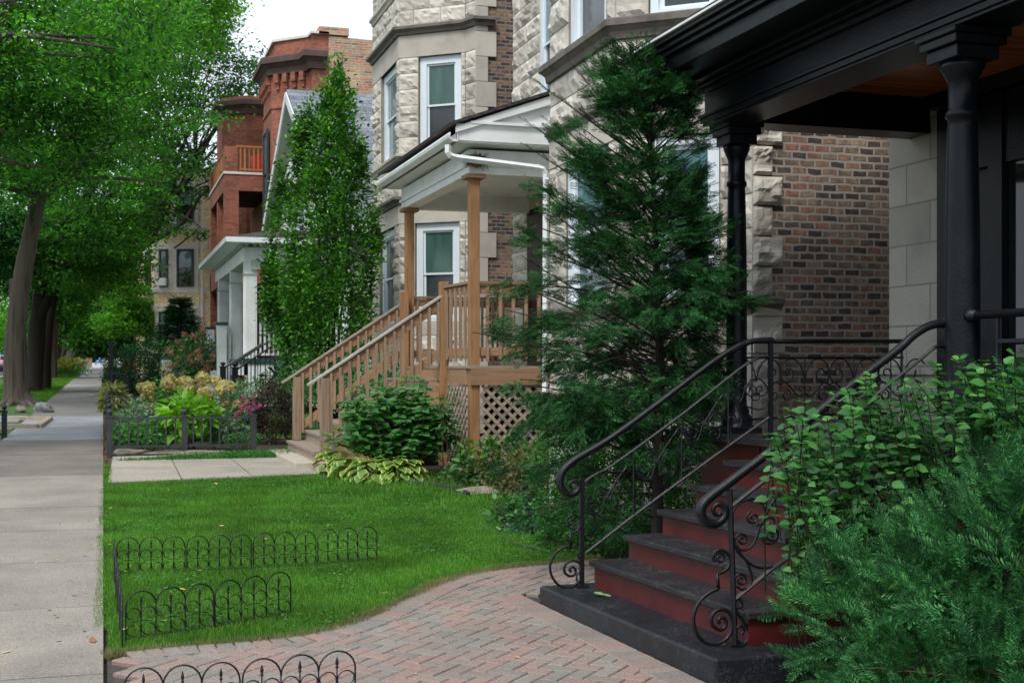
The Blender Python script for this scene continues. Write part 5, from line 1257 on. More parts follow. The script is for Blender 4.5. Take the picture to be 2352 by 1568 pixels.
# fence at the left frame edge
lf = thing('iron_fence', onG(4, 1004), 'black ball-topped fence corner at the left edge of the sidewalk', 'fence')
q = onG(10, 1006); tq = (q.y)/ray(10, 1006)[1]
fencepost(None, q.x, q.y, q.z-.05, zat(940, tq)-q.z, r=.05, par=lf, mat=M['iron'])
fencepost(None, q.x-.25, q.y+.6, q.z-.05, zat(940, tq)-q.z, r=.05, par=lf, mat=M['iron'])
m = MB(); zq = zat(944, tq); m.bar((q.x, q.y, zq), (q.x-1.6, q.y, zq), .05, .04); m.bar((q.x, q.y, q.z+.08), (q.x-1.6, q.y, q.z+.08), .05, .04)
for k in range(8): m.box(q.x-.15-.19*k, q.y-.015, q.z, q.x-.12-.19*k, q.y+.015, zq)
m.build('rail', M['iron'], lf)
# white gate post by the pink hydrangea
wpst = thing('gate_post', (0, 0, 0), 'short white post with dark cap beside the pink flowering shrub', 'post')
Y = 44.0; a = onY(383, 826, Y); wpst.location = (a.x, Y, gz(Y))
m = MB(); m.box(a.x-.16, Y-.16, gz(Y), a.x+.16, Y+.16, a.z); m.build('post', M['white'], wpst); m = MB(); m.box(a.x-.2, Y-.2, a.z, a.x+.2, Y+.2, a.z+.06); m.build('cap', M['teal_trim'], wpst)
# ---------------------------------------------------------------- small garden things
sl = onG(432, 1034); ts = sl.y/ray(432, 1034)[1]+.25
lamp = thing('path_light', (sl.x, sl.y+.3, gz(sl.y)), 'solar path light with a dark mushroom cap behind the garden fence', 'light')
Ll = onY(420, 1000, sl.y+.3); x0, y0_ = Ll.x, Ll.y; zc = zat(971, ts)
m = MB(); m.tube([(x0+.06, y0_, gz(y0_)), (x0, y0_, zc-.18)], .022, 8); m.build('stake', M['iron_far'], lamp)
m = MB(); m.lathe((x0, y0_, zc-.18), [(.04, 0), (.065, .05), (.075, .15), (.07, .17)], 12); m.build('lens', plainglass('lamp_lens', (.3, .32, .3), .2), lamp)
m = MB(); m.lathe((x0, y0_, zc-.02), [(.15, 0), (.155, .012), (.10, .05), (.04, .075), (.01, .08)], 16); m.build('lamp_cap', paint('lamp_cap_plastic', (.10, .09, .13), .35, .1, 5, 0), lamp, smooth=True)
def rock(name, loc, size, label, mat, sd=0, group=None, kind='rock'):
    m = MB(); n = 14; k = 9
    for j in range(k+1):
        ph = math.pi*j/k
        for i in range(n):
            th = 2*math.pi*i/n; d = Vector((math.sin(ph)*math.cos(th), math.sin(ph)*math.sin(th), math.cos(ph))); f = 1+.45*noise.noise(d*1.3+Vector((sd, sd, 0)))+.12*noise.noise(d*4+Vector((sd, 0, 0)))
            m.v.append((loc[0]+d.x*size[0]*f, loc[1]+d.y*size[1]*f, loc[2]+d.z*size[2]*f))
    for j in range(k):
        for i in range(n): m.f.append((j*n+i, (j+1)*n+i, (j+1)*n+(i+1) % n, j*n+(i+1) % n))
    o = m.build(name, mat, org=loc); tag(o, label, kind, group); return o
M['rockgrey'] = paint('garden_rock', (.20, .21, .21), .85, .35, 12, .6); M['rocktan'] = paint('tan_rock', (.24, .2, .165), .9, .2, 8, .5)
rock('rock', onG(100, 948)+Vector((0, 0, .1)), (.26, .2, .2), 'pointed grey rock beside the bluestone pad under the big tree', M['rockgrey'], 2)
rock('rock', onG(48, 947)+Vector((0, 0, .08)), (.15, .13, .11), 'small brown rock left of the pointed grey rock', M['rocktan'], 5)
rock('rock', onG(1100, 1135)+Vector((0, 0, .03)), (.22, .3, .06), 'flat tan stone slab at the end of the hosta bed', M['rocktan'], 8)
rock('rock', onG(1800, 1560)+Vector((0, 0, .03)), (.09, .09, .06), 'mossy pebble in the soil beside the black slab', M['rocktan'], 9)
for k, (px, py, w_) in enumerate(((300, 1040, .28), (390, 1043, .42), (470, 1043, .5))):
    rock('edging_stone', onG(px, py)+Vector((0, .15, 0)), (w_, .12, .06), ['short pale edging stone left of the others under the garden fence', 'middle pale edging stone lying under the garden fence', 'longest pale edging stone, right of the others under the fence'][k], M['rocktan'], 20+k, 'pale stones edging the flower bed', 'stone')
# wood-framed planting box at the left of the sidewalk
m = MB(); pb0 = onG(20, 985)
q1, q2, q3, q4 = onG(0, 984), onG(88, 984), onG(115, 965), onG(20, 965)
for a, b_ in ((q1, q2), (q2, q3), (q3, q4)): m.bar(a+Vector((0, 0, .05)), b_+Vector((0, 0, .05)), .14, .1)
o = m.build('timber_edging', M['gray_wood'], org=q2, bevel=.01); tag(o, 'weathered timber frame round a bare soil bed left of the sidewalk', 'garden edging')
# plastic lawn edging
M['plastic'] = paint('black_plastic', (.012, .013, .016), .35, .2, 5, 0)
m = MB(); m.tube(catmull([onG(*p)+Vector((0, 0, .03)) for p in [(935, 1114), (990, 1118), (1035, 1124), (1062, 1133), (1075, 1142)]], 4), .035, 8); o = m.build('lawn_edging', M['plastic'], org=onG(990, 1118)); tag(o, 'black plastic edging strip right of the hosta clump', 'lawn edging')
m = MB(); m.tube(catmull([onG(*p)+Vector((0, 0, .012)) for p in [(1132, 1222), (1160, 1240), (1195, 1254), (1240, 1264), (1300, 1282)]], 4), .014, 8); o = m.build('lawn_edging', M['plastic'], org=onG(1160, 1240)); tag(o, 'thin black edging strip along the lawn below the dark ivy', 'lawn edging')
# ---------------------------------------------------------------- fallen leaves
LC = {'yellow': (.62, .42, .06), 'brown': (.28, .11, .04), 'tan': (.5, .36, .2), 'green': (.16, .3, .08)}
FLM = {k: paint('fallen_leaf_'+k, c, .6, .25, 40, 0) for k, c in LC.items()}
def leafobj(k):
    m = MB(); pts = [(-.5, 0), (-.3, .16), (0, .22), (.3, .14), (.5, 0), (.3, -.14), (0, -.22), (-.3, -.16)]
    z = lambda x, y: .10*abs(y)*2+.10*x*x
    m.v = [(x, y, z(x, y)+.03) for x, y in pts]+[(x*.97, y*.97, z(x, y)+.018) for x, y in pts]+[(0, 0, .03), (0, 0, .018)]
    n = 8; m.f = [(16, i, (i+1) % n) for i in range(n)]+[(17, n+(i+1) % n, n+i) for i in range(n)]+[(i, n+i, n+(i+1) % n, (i+1) % n) for i in range(n)]
    return m
def leaf(loc, size, k, label, group):
    o = bpy.data.objects.new('fallen_leaf', LM[k]); COL.objects.link(o); o.location = loc; o.scale = (size,)*3; o.rotation_euler = (random.uniform(-.3, .3), random.uniform(-.3, .3), random.uniform(0, 6.3)); return tag(o, label, 'leaf', group)
LM = {}
for k in LC:
    oo = leafobj(k).build('fallen_leaf', FLM[k], local=True); LM[k] = oo.data; bpy.data.objects.remove(oo)
def zz5(x, y): return (x*.3906, 1091+y*.3906)
for (x, y, k, s) in [(290, 805, 'yellow', .05), (340, 848, 'brown', .035), (383, 891, 'tan', .035), (438, 719, 'brown', .045), (92, 770, 'tan', .03), (35, 1056, 'tan', .06), (100, 1022, 'brown', .02), (248, 1053, 'yellow', .02), (213, 525, 'tan', .04), (415, 627, 'tan', .03), (520, 424, 'tan', .05), (502, 380, 'tan', .03), (576, 312, 'brown', .05), (587, 209, 'brown', .05), (580, 372, 'brown', .05), (570, 268, 'tan', .05), (30, 1121, 'yellow', .03), (560, 573, 'tan', .03), (345, 990, 'green', .04), (570, 737, 'tan', .04), (590, 760, 'yellow', .03), (350, 297, 'brown', .03), (60, 692, 'brown', .02), (575, 682, 'brown', .04), (428, 456, 'brown', .02), (555, 224, 'yellow', .03)]:
    leaf(onG(*zz5(x, y))+Vector((0, 0, .014)), s, k, f'small {k} fallen leaf lying on the pale sidewalk concrete', f'{k} leaves fallen on the sidewalk')
for i in range(46):
    y = random.uniform(6.2, 20); x = -abs(random.gauss(0, .12))-.02 if random.random() < .6 else random.uniform(-1.7, 0); k = random.choice(['brown', 'tan', 'yellow'])
    leaf((x, y, gz(y)+.014), random.uniform(.02, .04), k, f'small {k} fallen leaf lying on the pale sidewalk concrete', f'{k} leaves fallen on the sidewalk')
o = leaf(onG(*zz5(545, 990))+Vector((0, 0, .02)), .09, 'brown', 'large curled brown leaf at the sidewalk edge by the edging fence', None)
for (x, y, k, s) in [(1175, 596, 'yellow', .05), (873, 780, 'yellow', .05), (1072, 708, 'yellow', .05), (968, 897, 'yellow', .04), (1560, 405, 'yellow', .06), (1303, 325, 'tan', .05), (990, 107, 'yellow', .04), (1270, 70, 'yellow', .06), (650, 218, 'yellow', .05), (768, 565, 'tan', .03), (735, 600, 'yellow', .03), (1533, 637, 'yellow', .03), (1930, 320, 'tan', .04), (910, 800, 'yellow', .02), (645, 437, 'yellow', .04), (735, 948, 'tan', .04), (1110, 790, 'yellow', .03)]:
    p = onG(*zz5(x, y)); leaf(p+Vector((0, 0, .045)), s, k, f'small {k} leaf resting on the lawn grass', f'{k} leaves on the lawn')
for (x, y, k, s) in [(395, 805, 'yellow', .05), (570, 990, 'yellow', .025), (812, 945, 'yellow', .025), (737, 885, 'yellow', .03), (632, 1195, 'yellow', .03), (1255, 1183, 'yellow', .03), (1290, 1241, 'yellow', .045), (610, 1352, 'yellow', .04), (1322, 876, 'tan', .04), (1848, 1082, 'yellow', .035), (245, 1384, 'brown', .025), (90, 1039, 'tan', .05)]:
    px, py = (1300+x/1.68)/1.7415, (1900+y/1.68)/1.7415; leaf(onG(px, py)+Vector((0, 0, .014)), s, k, f'tiny {k} leaf on the brick paving', f'{k} leaves on the brick paving')
lf2 = leaf(onZ(1653, 1479, SLZ+.01), .06, 'yellow', 'bright yellow leaf on the black slab beside the near railing foot', None)
lf2 = leaf(onZ(1376, 1364, SLZ+.015), .10, 'green', 'pale green curled leaf on the left part of the black slab', None)
lf2 = leaf(onZ(1394, 1367, SLZ+.02), .06, 'green', 'small dark green leaf touching the pale green leaf on the slab', None)
for (px, py, z) in ((1546, 1165.5, .72), (1578, 1168, .72), (1735, 1288, .4), (1733, 1244, .58)):
    leaf(onZ(px, py, z), .025, 'yellow', 'tiny yellow leaf scrap on a dark stair tread', 'yellow leaf scraps on the stair treads')

# ================================================================ street end
cz_ = thing('parked_car', (-7.9, 175, gz(175)), 'white sport utility car parked far down the street behind the trees', 'car')
def car(root, cx, cy, w_, l_, h_, body, suv=True):
    g = gz(cy); m = MB(); x0, x1 = cx-w_/2, cx+w_/2; y0, y1 = cy-l_/2, cy+l_/2
    side = [(y0, .35), (y0, .95), (y0+.25, 1.02), (y0+(.35 if suv else .9), h_), (y1-1.9, h_), (y1-1.1, 1.0), (y1-.1, .85), (y1, .4)]
    n = len(side); m.v = [(x0+(.12 if z > 1.1 else 0), y, g+z) for y, z in side]+[(x1-(.12 if z > 1.1 else 0), y, g+z) for y, z in side]
    m.f = [tuple(range(n)), tuple(reversed(range(n, 2*n)))]+[(i, i+n, (i+1) % n+n, (i+1) % n) for i in range(n)]
    m.build('body', body, root, bevel=.06)
    gl = MB(); gl.hexa([(x0+.16, y0+.27, g+1.06), (x1-.16, y0+.27, g+1.06), (x1-.16, y0+.33, g+1.06), (x0+.16, y0+.33, g+1.06), (x0+.22, y0+.32, g+h_-.1), (x1-.22, y0+.32, g+h_-.1), (x1-.22, y0+.4, g+h_-.1), (x0+.22, y0+.4, g+h_-.1)]); gl.box(x1-.11, y0+.6, g+1.08, x1-.02, y1-2.0, g+h_-.12); gl.build('window', M['glass_dark'], root)
    for yy in (y0+.8, y1-.8):
        for xx in (x0+.1, x1-.1): w2 = MB(); w2.tube([(xx-.1, yy, g+.34), (xx+.1, yy, g+.34)], .34, 16); w2.build('wheel', M['plastic'], root)
    for xx in (x0+.2, x1-.2): t2 = MB(); t2.box(xx-.13, y0-.02, g+.8, xx+.13, y0+.02, g+1.0); t2.build('tail_light', TL, root)
    b2_ = MB(); b2_.box(x0, y0-.08, g+.35, x1, y0+.01, g+.6); b2_.build('bumper', M['iron_far'], root)
def emis(name, c, s):
    m, nt, b = new_mat(name); b.inputs['Base Color'].default_value = tuple(c)+(1,); b.inputs['Emission Color'].default_value = tuple(c)+(1,); b.inputs['Emission Strength'].default_value = s; return m
TL = emis('lit_tail_light', (1, .08, .05), 2.5)
M['carwhite'] = paint('white_car_paint', (.6, .64, .68), .25, .03, 3, 0); M['carblue'] = paint('blue_grey_car_paint', (.2, .3, .38), .25, .03, 3, 0)
car(cz_, -7.9, 175, 1.95, 4.8, 1.85, M['carwhite'])
c2 = thing('parked_car', (-8.1, 128, gz(128)), 'silver blue car showing between the two left tree trunks', 'car'); car(c2, -8.1, 128, 1.85, 4.6, 1.5, M['carblue'], False)
c3 = thing('parked_car', (-7.6, 205, gz(205)), 'dark red car with lit tail light beyond the flower bed', 'car'); car(c3, -7.4, 205, 1.85, 4.6, 1.5, paint('red_car_paint', (.3, .03, .03), .3, .05, 3, 0), False)
pl = thing('planter', (-1.7, 165, gz(165)), 'square stone planter with lime green foliage at the end of the sidewalk', 'planter')
v = onY(191, 850, 165); m = MB(); zb = gz(165); hw = 1.0
m.prism([(v.x-hw, 164), (v.x+hw, 164), (v.x+hw, 166), (v.x-hw, 166)], zb, zb+1.0); m.build('box', paint('planter_stone', (.26, .19, .15), .85, .1, 3, .2), pl)
P = rdir(700)*np.array([.62, .8, .75])*RNG.uniform(.5, 1, (700, 1))+np.array([v.x-.15, 165, zb+1.55]); leafmesh('plant', [scatter(QLEAF, P, rdir(700), rdir(700), RNG.uniform(.2, .35, 700))], leafmat('lime_leaves', [(.25, .5, .02), (.4, .65, .03)]), pl)
sg = thing('sign_board', (0, 0, 0), 'blue framed standing sign with a white sheet at the end of the sidewalk', 'sign'); Y = 200; a, b_ = onY(219, 816, Y), onY(233, 843, Y); sg.location = (a.x, Y, gz(Y))
m = MB(); w_ = b_.x-a.x; m.box(a.x, Y, gz(Y), a.x+w_*.18, Y+.15, a.z); m.box(b_.x-w_*.18, Y, gz(Y), b_.x, Y+.15, a.z); m.box(a.x, Y, a.z, b_.x, Y+.15, a.z+.25); m.box(a.x, Y, gz(Y)+.6, b_.x, Y+.15, gz(Y)+.95); m.build('frame', paint('blue_paint', (.02, .13, .5), .5), sg)
MB().box(a.x+w_*.18, Y+.04, gz(Y)+.95, b_.x-w_*.18, Y+.1, a.z).build('panel', M['white'], sg)
nb3 = thing('newspaper_box', (-1.5, 190, gz(190)), 'red and dark newspaper box beside the blue sign', 'newspaper box'); v = onY(206, 840, 190); m = MB(); m.box(v.x-.45, 190, gz(190)+.8, v.x+.3, 190.6, gz(190)+2.4); m.build('box', paint('red_box_paint', (.35, .05, .04), .5, .3, 2, 0), nb3); m = MB(); m.box(v.x-.4, 190.05, gz(190), v.x+.25, 190.5, gz(190)+.8); m.build('base', M['plastic'], nb3)
fb = thing('brick_building', (6, 130, gz(130)), 'small far orange brick storefront with red pillar beyond the hedge', 'building')
Y = 130; a, b_ = onY(288, 764, Y), onY(345, 830, Y); m = MB(); m.box(a.x, Y, 1, b_.x+6, Y+10, a.z+1.5); m.build('wall', paint('orange_brick_far', (.5, .22, .12), .9, .1, 1, 0), fb)
m = MB(); m.box(a.x-.9, Y-.1, 1, a.x-.3, Y+.4, a.z); m.build('pillar', M['white'], fb); m = MB(); m.box(a.x-.28, Y-.1, 1, a.x+.6, Y+.3, zat(788, 130)); m.build('door', paint('red_door_far', (.5, .04, .02), .5), fb)
tl = thing('traffic_light', (0, 0, 0), 'yellow lit traffic signal hanging among the far trees', 'traffic light'); v = onY(268, 784, 170); tl.location = (v.x, 170, gz(170))
m = MB(); m.box(v.x-.2, 170.05, v.z-1.4, v.x+.2, 170.5, v.z+.5); m.build('housing', M['plastic'], tl); m = MB(); m.lathe((v.x, 169.95, v.z-.25), [(.1, 0), (.27, .1), (.27, .35), (.1, .45)], 10); m.build('lens', emis('amber_lamp', (1, .55, .05), 2), tl); m = MB(); m.tube([(v.x+.1, 170.4, gz(170)), (v.x+.1, 170.4, v.z+.6)], .1, 8); m.build('pole', M['iron_far'], tl)
pl2 = thing('sign_pole', onG(92, 890), 'thin grey metal sign pole standing between the two left trunks', 'pole'); v = onY(93.5, 890, 62); m = MB(); m.tube([(v.x, 62, gz(62)), (v.x+.07, 62, zat(770, 62))], .04, 8); m.build('pole', M['grey_stone'], pl2)
# ================================================================ shrubs and trees
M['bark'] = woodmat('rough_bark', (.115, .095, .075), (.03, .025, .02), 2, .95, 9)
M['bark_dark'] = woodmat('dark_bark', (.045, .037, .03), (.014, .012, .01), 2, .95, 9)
M['twig'] = paint('brown_twigs', (.10, .06, .04), .85, .3, 20, .3)
M['yew'] = leafmat('yew_needles', [(.009, .044, .017), (.018, .080, .028), (.037, .135, .043), (.08, .24, .075)], .65, .12, [0, .4, .8, 1], spec=.1, nscale=6, namp=.62)
M['yew_near'] = leafmat('near_yew_needles', [(.015, .075, .028), (.03, .135, .05), (.06, .22, .075), (.12, .36, .11)], .55, .15, [0, .4, .8, 1], spec=.2, nscale=6, namp=.6)
M['yew_tip'] = leafmat('fresh_yew_tips', [(.08, .3, .03), (.16, .45, .05)], .4, .3)
M['hornbeam'] = leafmat('hornbeam_leaves', [(.022, .095, .014), (.05, .18, .022), (.10, .31, .035), (.19, .44, .06)], .36, .3, [0, .4, .8, 1], nscale=2.5, namp=.5)
M['maple_leaf'] = leafmat('street_tree_leaves', [(.022, .095, .025), (.043, .155, .036), (.07, .225, .05), (.12, .32, .07), (.21, .37, .09)], .6, .5, [0, .35, .7, .95, 1], spec=.15, nscale=.6, namp=.6)
M['maple_dark'] = leafmat('dark_street_tree_leaves', [(.012, .06, .022), (.022, .09, .03), (.045, .14, .045)], .6, .35, spec=.15, nscale=.6, namp=.6)
M['maple_light'] = leafmat('light_tree_leaves', [(.05, .17, .025), (.09, .26, .04), (.16, .36, .06)], .6, .5, spec=.15, nscale=.5, namp=.35)
M['viburnum'] = leafmat('viburnum_leaves', [(.018, .085, .022), (.035, .145, .035), (.065, .23, .052), (.13, .36, .085)], .5, .22, [0, .35, .75, 1])
M['hydrangea'] = leafmat('hydrangea_leaves', [(.04, .15, .035), (.07, .23, .055), (.12, .33, .09)], .4, .3)
M['box'] = leafmat('boxwood_leaves', [(.02, .1, .015), (.04, .18, .025), (.09, .3, .04)], .42, .3)
M['brownish'] = leafmat('mixed_bed_leaves', [(.03, .10, .02), (.06, .17, .04), (.14, .12, .05), (.22, .12, .06), (.07, .2, .05)], .6, .25)
M['ivy'] = leafmat('dark_ivy_leaves', [(.01, .05, .03), (.02, .09, .04), (.05, .14, .08)], .3, .1)
M['lime'] = leafmat('chartreuse_leaves', [(.15, .36, .03), (.23, .47, .05), (.10, .28, .03)], .5, .35)
M['purple'] = leafmat('dark_purple_leaves', [(.03, .018, .022), (.055, .03, .035), (.09, .05, .045), (.04, .05, .03)], .5, .15)
M['silver'] = leafmat('grey_green_leaves', [(.14, .24, .15), (.22, .33, .24), (.1, .2, .1)], .6, .2)
M['cream'] = leafmat('cream_flower_heads', [(.55, .50, .2), (.62, .56, .28), (.5, .42, .18), (.6, .42, .3)], .7, .3)
M['pinkfl'] = leafmat('dusty_pink_flower_heads', [(.52, .2, .2), (.6, .3, .27), (.45, .15, .15), (.55, .38, .3)], .7, .3)
M['magenta'] = leafmat('magenta_petals', [(.5, .05, .25), (.6, .12, .35)], .6, .3)
M['gold'] = leafmat('golden_petals', [(.7, .33, .02), (.75, .45, .04)], .6, .3)
M['hosta_g'] = leafmat('hosta_green', [(.10, .26, .06), (.16, .34, .07)], .45, .25); M['hosta_y'] = leafmat('hosta_cream_margin', [(.5, .55, .15), (.6, .62, .25)], .45, .25)
R3 = np.array([C_, -S_, 0]); D3 = np.array([S_, C_, 0])
def sprig(nn=9, L=.19, wd=.078, lift=.5):
    V, Fc = [], []
    for i in range(nn):
        x = .06+.92*i/nn; l = L*(1 if .1 < i/nn < .8 else .7)
        for sg in (-1, 1):
            a = math.radians(62-18*i/nn)+random.uniform(-.12, .12); dx, dy = math.cos(a)*l, sg*math.sin(a)*l; n = len(V); zt = lift*random.uniform(.2, 1)*l
            V += [(x-wd/2, 0, 0), (x+dx*.7-wd/2, dy*.7, zt*.5), (x+dx, dy, zt), (x+dx*.7+wd/2, dy*.7, zt*.5)]; Fc.append((n, n+1, n+2, n+3))
    n = len(V); V += [(0, -.008, 0), (1, -.004, .01), (1, .004, .01), (0, .008, 0)]; Fc.append((n, n+1, n+2, n+3))
    return np.array(V), np.array(Fc)
SPR = [sprig() for _ in range(4)]; SPRB = [sprig(10, .20, .058, .8) for _ in range(4)]
def scatter_multi(tmpls, P, d, up, size):
    k = RNG.integers(0, len(tmpls), len(P)); size = np.asarray(size); out = []
    for i, t in enumerate(tmpls):
        s = k == i
        if s.any(): out.append(scatter(t, P[s], d[s], up[s], size[s]))
    return out
# ---- the yew tree before the bay
tb = atT(1508, 1300, 9.6); tb.z = gz(tb.y)
yt = thing('yew_tree', tb, 'tall dark green yew with feathery branches between the wooden and the black porch', 'tree')
tz = [.0, .8, 1.6, 2.4, 3.2, 3.85]; toff = [0, .01, .02, .0, -.04, -.08]
tp = [Vector((tb.x, tb.y, tb.z+z))+Vector(R3)*o for z, o in zip(tz, toff)]
m = MB(); m.tube(catmull(tp, 3), [.05, .047, .043, .04, .037, .034, .031, .028, .025, .022, .019, .016, .013, .010, .007, .005], 8)
def trunk_at(z):
    for i in range(len(tz)-1):
        if z <= tz[i+1]: f = (z-tz[i])/(tz[i+1]-tz[i]); return tp[i].lerp(tp[i+1], f)
    return tp[-1]
prof = [(.15, .55, .35), (.5, .75, .35), (.9, .95, .45), (1.35, 1.15, .40), (1.65, 1.18, .42), (1.95, 1.15, .50), (2.2, 1.15, .62), (2.5, .98, .48), (2.9, .72, .36), (3.3, .56, .28), (3.6, .40, .22), (3.85, .18, .16)]
def ext(z, c):
    for i in range(len(prof)-1):
        if z <= prof[i+1][0]:
            f = max(0, (z-prof[i][0])/(prof[i+1][0]-prof[i][0])); l = prof[i][1]+(prof[i+1][1]-prof[i][1])*f; r = prof[i][2]+(prof[i+1][2]-prof[i][2])*f; break
    else: l, r = .2, .15
    l *= 1.16; return (l+r)/2-(l-r)/2*c
P_, D_2, U_, S_2 = [], [], [], []
for i in range(285):
    z = .35+3.45*(i/285)**.93+random.uniform(-.05, .05); phi = i*2.39996+random.uniform(-.3, .3); c, s = math.cos(phi), math.sin(phi)
    if z < 1.25 and random.random() < .72: continue
    L_ = ext(z, c)*(.5+.55*random.random()**.8); hd = Vector(R3)*c+Vector(D3)*s*.75
    rise_ = .15+.75*(z/3.8)**1.5+random.uniform(-.22, .28); b0 = trunk_at(max(.1, z-rise_*L_*.8)); pts = []; bend = random.uniform(-1, 1)
    for k in range(6):
        f = k/5; pts.append(b0+hd*L_*f+Vector(D3)*L_*.3*bend*f*f+Vector((0, 0, L_*(rise_*f-(.25 if z < 2.4 else .05)*f*f))))
    m.tube(pts, [.007*(1-.8*k/5)+.002 for k in range(6)], 4, cap=False)
    for f in ((.5, .72, .95) if L_ > .5 else (.6, .95)):
        nq = pts[min(4, int(f*5))]
        if noise.noise(Vector((nq.x*2.6, nq.y*2.6, nq.z*3.2))) < -.17: continue
        kk = min(4, int(f*5)); q0 = pts[kk].lerp(pts[kk+1], f*5-kk); dr_ = (pts[kk+1]-pts[kk]).normalized(); side = dr_.cross(Vector((0, 0, 1))).normalized()
        for w_ in ((0,) if f > .9 else (-1, 1)):
            q = q0+side*w_*random.uniform(.04, .18)+Vector((0, 0, random.uniform(-.08, .06))); ax = (dr_*(1 if w_ == 0 else .55)+side*w_*.9+Vector((random.uniform(-.3, .3), random.uniform(-.3, .3), random.uniform(-.35, .25)))).normalized(); sd2 = ax.cross(Vector((0, 0, 1))).normalized(); nf = random.randint(20, 30)
            for u in range(nf):
                g = u/nf; an = random.uniform(-1.15, 1.15); dd = ax*math.cos(an)+sd2*math.sin(an)+Vector((0, 0, random.uniform(-.5, .35)-.25*(z < 2.3))); p0_ = q+ax*random.uniform(-.05, .10)+sd2*math.sin(an)*random.uniform(0, .10)+Vector((0, 0, random.uniform(-.05, .05)))
                P_.append(p0_); D_2.append(dd); U_.append((random.uniform(-1, 1), random.uniform(-1, 1), random.uniform(-1, 1))); S_2.append(random.uniform(.085, .14))
# leaders breaking out of the outline
for (px, py, t, l) in ((1485, 95, 9.6, 30), (1410, 140, 9.5, 60), (1325, 165, 9.4, 90), (1235, 190, 9.3, 100), (1210, 282, 9.3, 90), (1215, 340, 9.3, 80), (1560, 105, 9.7, 50), (1590, 140, 9.4, 60), (1180, 520, 9.3, 90), (1215, 600, 9.2, 60), (1715, 632, 9.0, 100), (1660, 570, 9.1, 60), (1375, 130, 9.6, 60), (1300, 300, 9.4, 60), (1450, 130, 9.6, 50), (1520, 130, 9.6, 50)):
    tipv = atT(px, py, t); z0 = max(.6, tipv.z-tb.z-.55); rt = trunk_at(z0)
    base = tipv.lerp(rt, .55); pts = [rt, base, tipv]; m.tube(pts, [.012, .007, .002], 4, cap=False)
    for g in np.linspace(0, 1, 16): P_.append(base.lerp(tipv, g)); dd = (tipv-base).normalized(); D_2.append(dd+Vector((random.uniform(-.5, .5), random.uniform(-.5, .5), random.uniform(-.4, .5)))*(1-.7*g)); U_.append((0, 0, 1)); S_2.append(.13-.05*g)
m.build('trunk', M['bark_dark'], yt, smooth=True)
P_, D_2, U_ = np.array([tuple(p) for p in P_]), np.array([tuple(p) for p in D_2]), np.array([tuple(p) for p in U_])
leafmesh('crown', scatter_multi(SPR, P_, D_2, U_, np.array(S_2)), M['yew'], yt); print('yew sprigs', len(P_))
# ---- the big yew shrub at the lower right
def shell_pts(n, c, r, inner=.7, bumps=.18, seed=0, zmin=0):
    d = rdir(n*2); d = d[d[:, 2] > -.75][:n]; n = len(d)
    b = np.array([1+bumps*(noise.noise(Vector(x*2.2)+Vector((seed, 0, 0)))*1.6+.5*noise.noise(Vector(x*5)+Vector((0, seed, 0)))) for x in d])
    k = 1-(1-inner)*RNG.uniform(0, 1, n)**1.4
    P = np.array(c)+d*np.array(r)*(b*k)[:, None]; ok = P[:, 2] > zmin+.01; return P[ok], d[ok], k[ok]
ys = thing('yew_shrub', (3.75, 4.45, gz(4.5)), 'huge spreading yew shrub with bright tips, nearest the viewer by the red steps', 'shrub')
def yshrub(c, r, n, sd):
    P, d, k = shell_pts(n//4, c, r, .62, .22, sd); P = np.repeat(P, 5, 0); ax = np.repeat(unit(d*.9+rdir(len(d))*.55+np.array([0, 0, .25])), 5, 0); n = len(P)
    dd = unit(ax+rdir(n)*.42); P = P+ax*RNG.uniform(-.06, .09, (n, 1))+rdir(n)*.02; return P, dd
PP, DD = [], []
for (c, r, n, sd) in (((4.05, 4.45, .62), (1.05, .85, .72), 3600, 1), ((4.4, 4.9, 1.15), (.72, .6, .5), 1500, 4), ((3.2, 4.85, .50), (.38, .45, .42), 900, 7), ((3.3, 4.25, .3), (.6, .6, .45), 1300, 9), ((3.62, 4.6, .78), (.5, .45, .42), 900, 12)):
    P, dd = yshrub(c, r, n, sd); PP.append(P); DD.append(dd)
PP, DD = np.concatenate(PP), np.concatenate(DD); n = len(PP); tip = RNG.random(n) < .02
leafmesh('foliage', scatter_multi(SPRB, PP[~tip], DD[~tip], rdir((~tip).sum())*1.2+np.array([0, 0, .6]), RNG.uniform(.10, .16, (~tip).sum())), M['yew_near'], ys)
leafmesh('fresh_tips', scatter_multi(SPRB, PP[tip]+DD[tip]*.10, DD[tip], rdir(tip.sum()), RNG.uniform(.05, .075, tip.sum())), M['yew_tip'], ys)
m = MB()
for i in range(60):
    a = Vector((4.0+random.uniform(-.3, .3), 4.6+random.uniform(-.3, .3), gz(4.6))); j = random.randrange(n); b_ = Vector(PP[j]); m.tube([a, a.lerp(b_, .5)+Vector((0, 0, .12)), b_], [.014, .009, .003], 4, cap=False)
m.build('stem', M['twig'], ys)
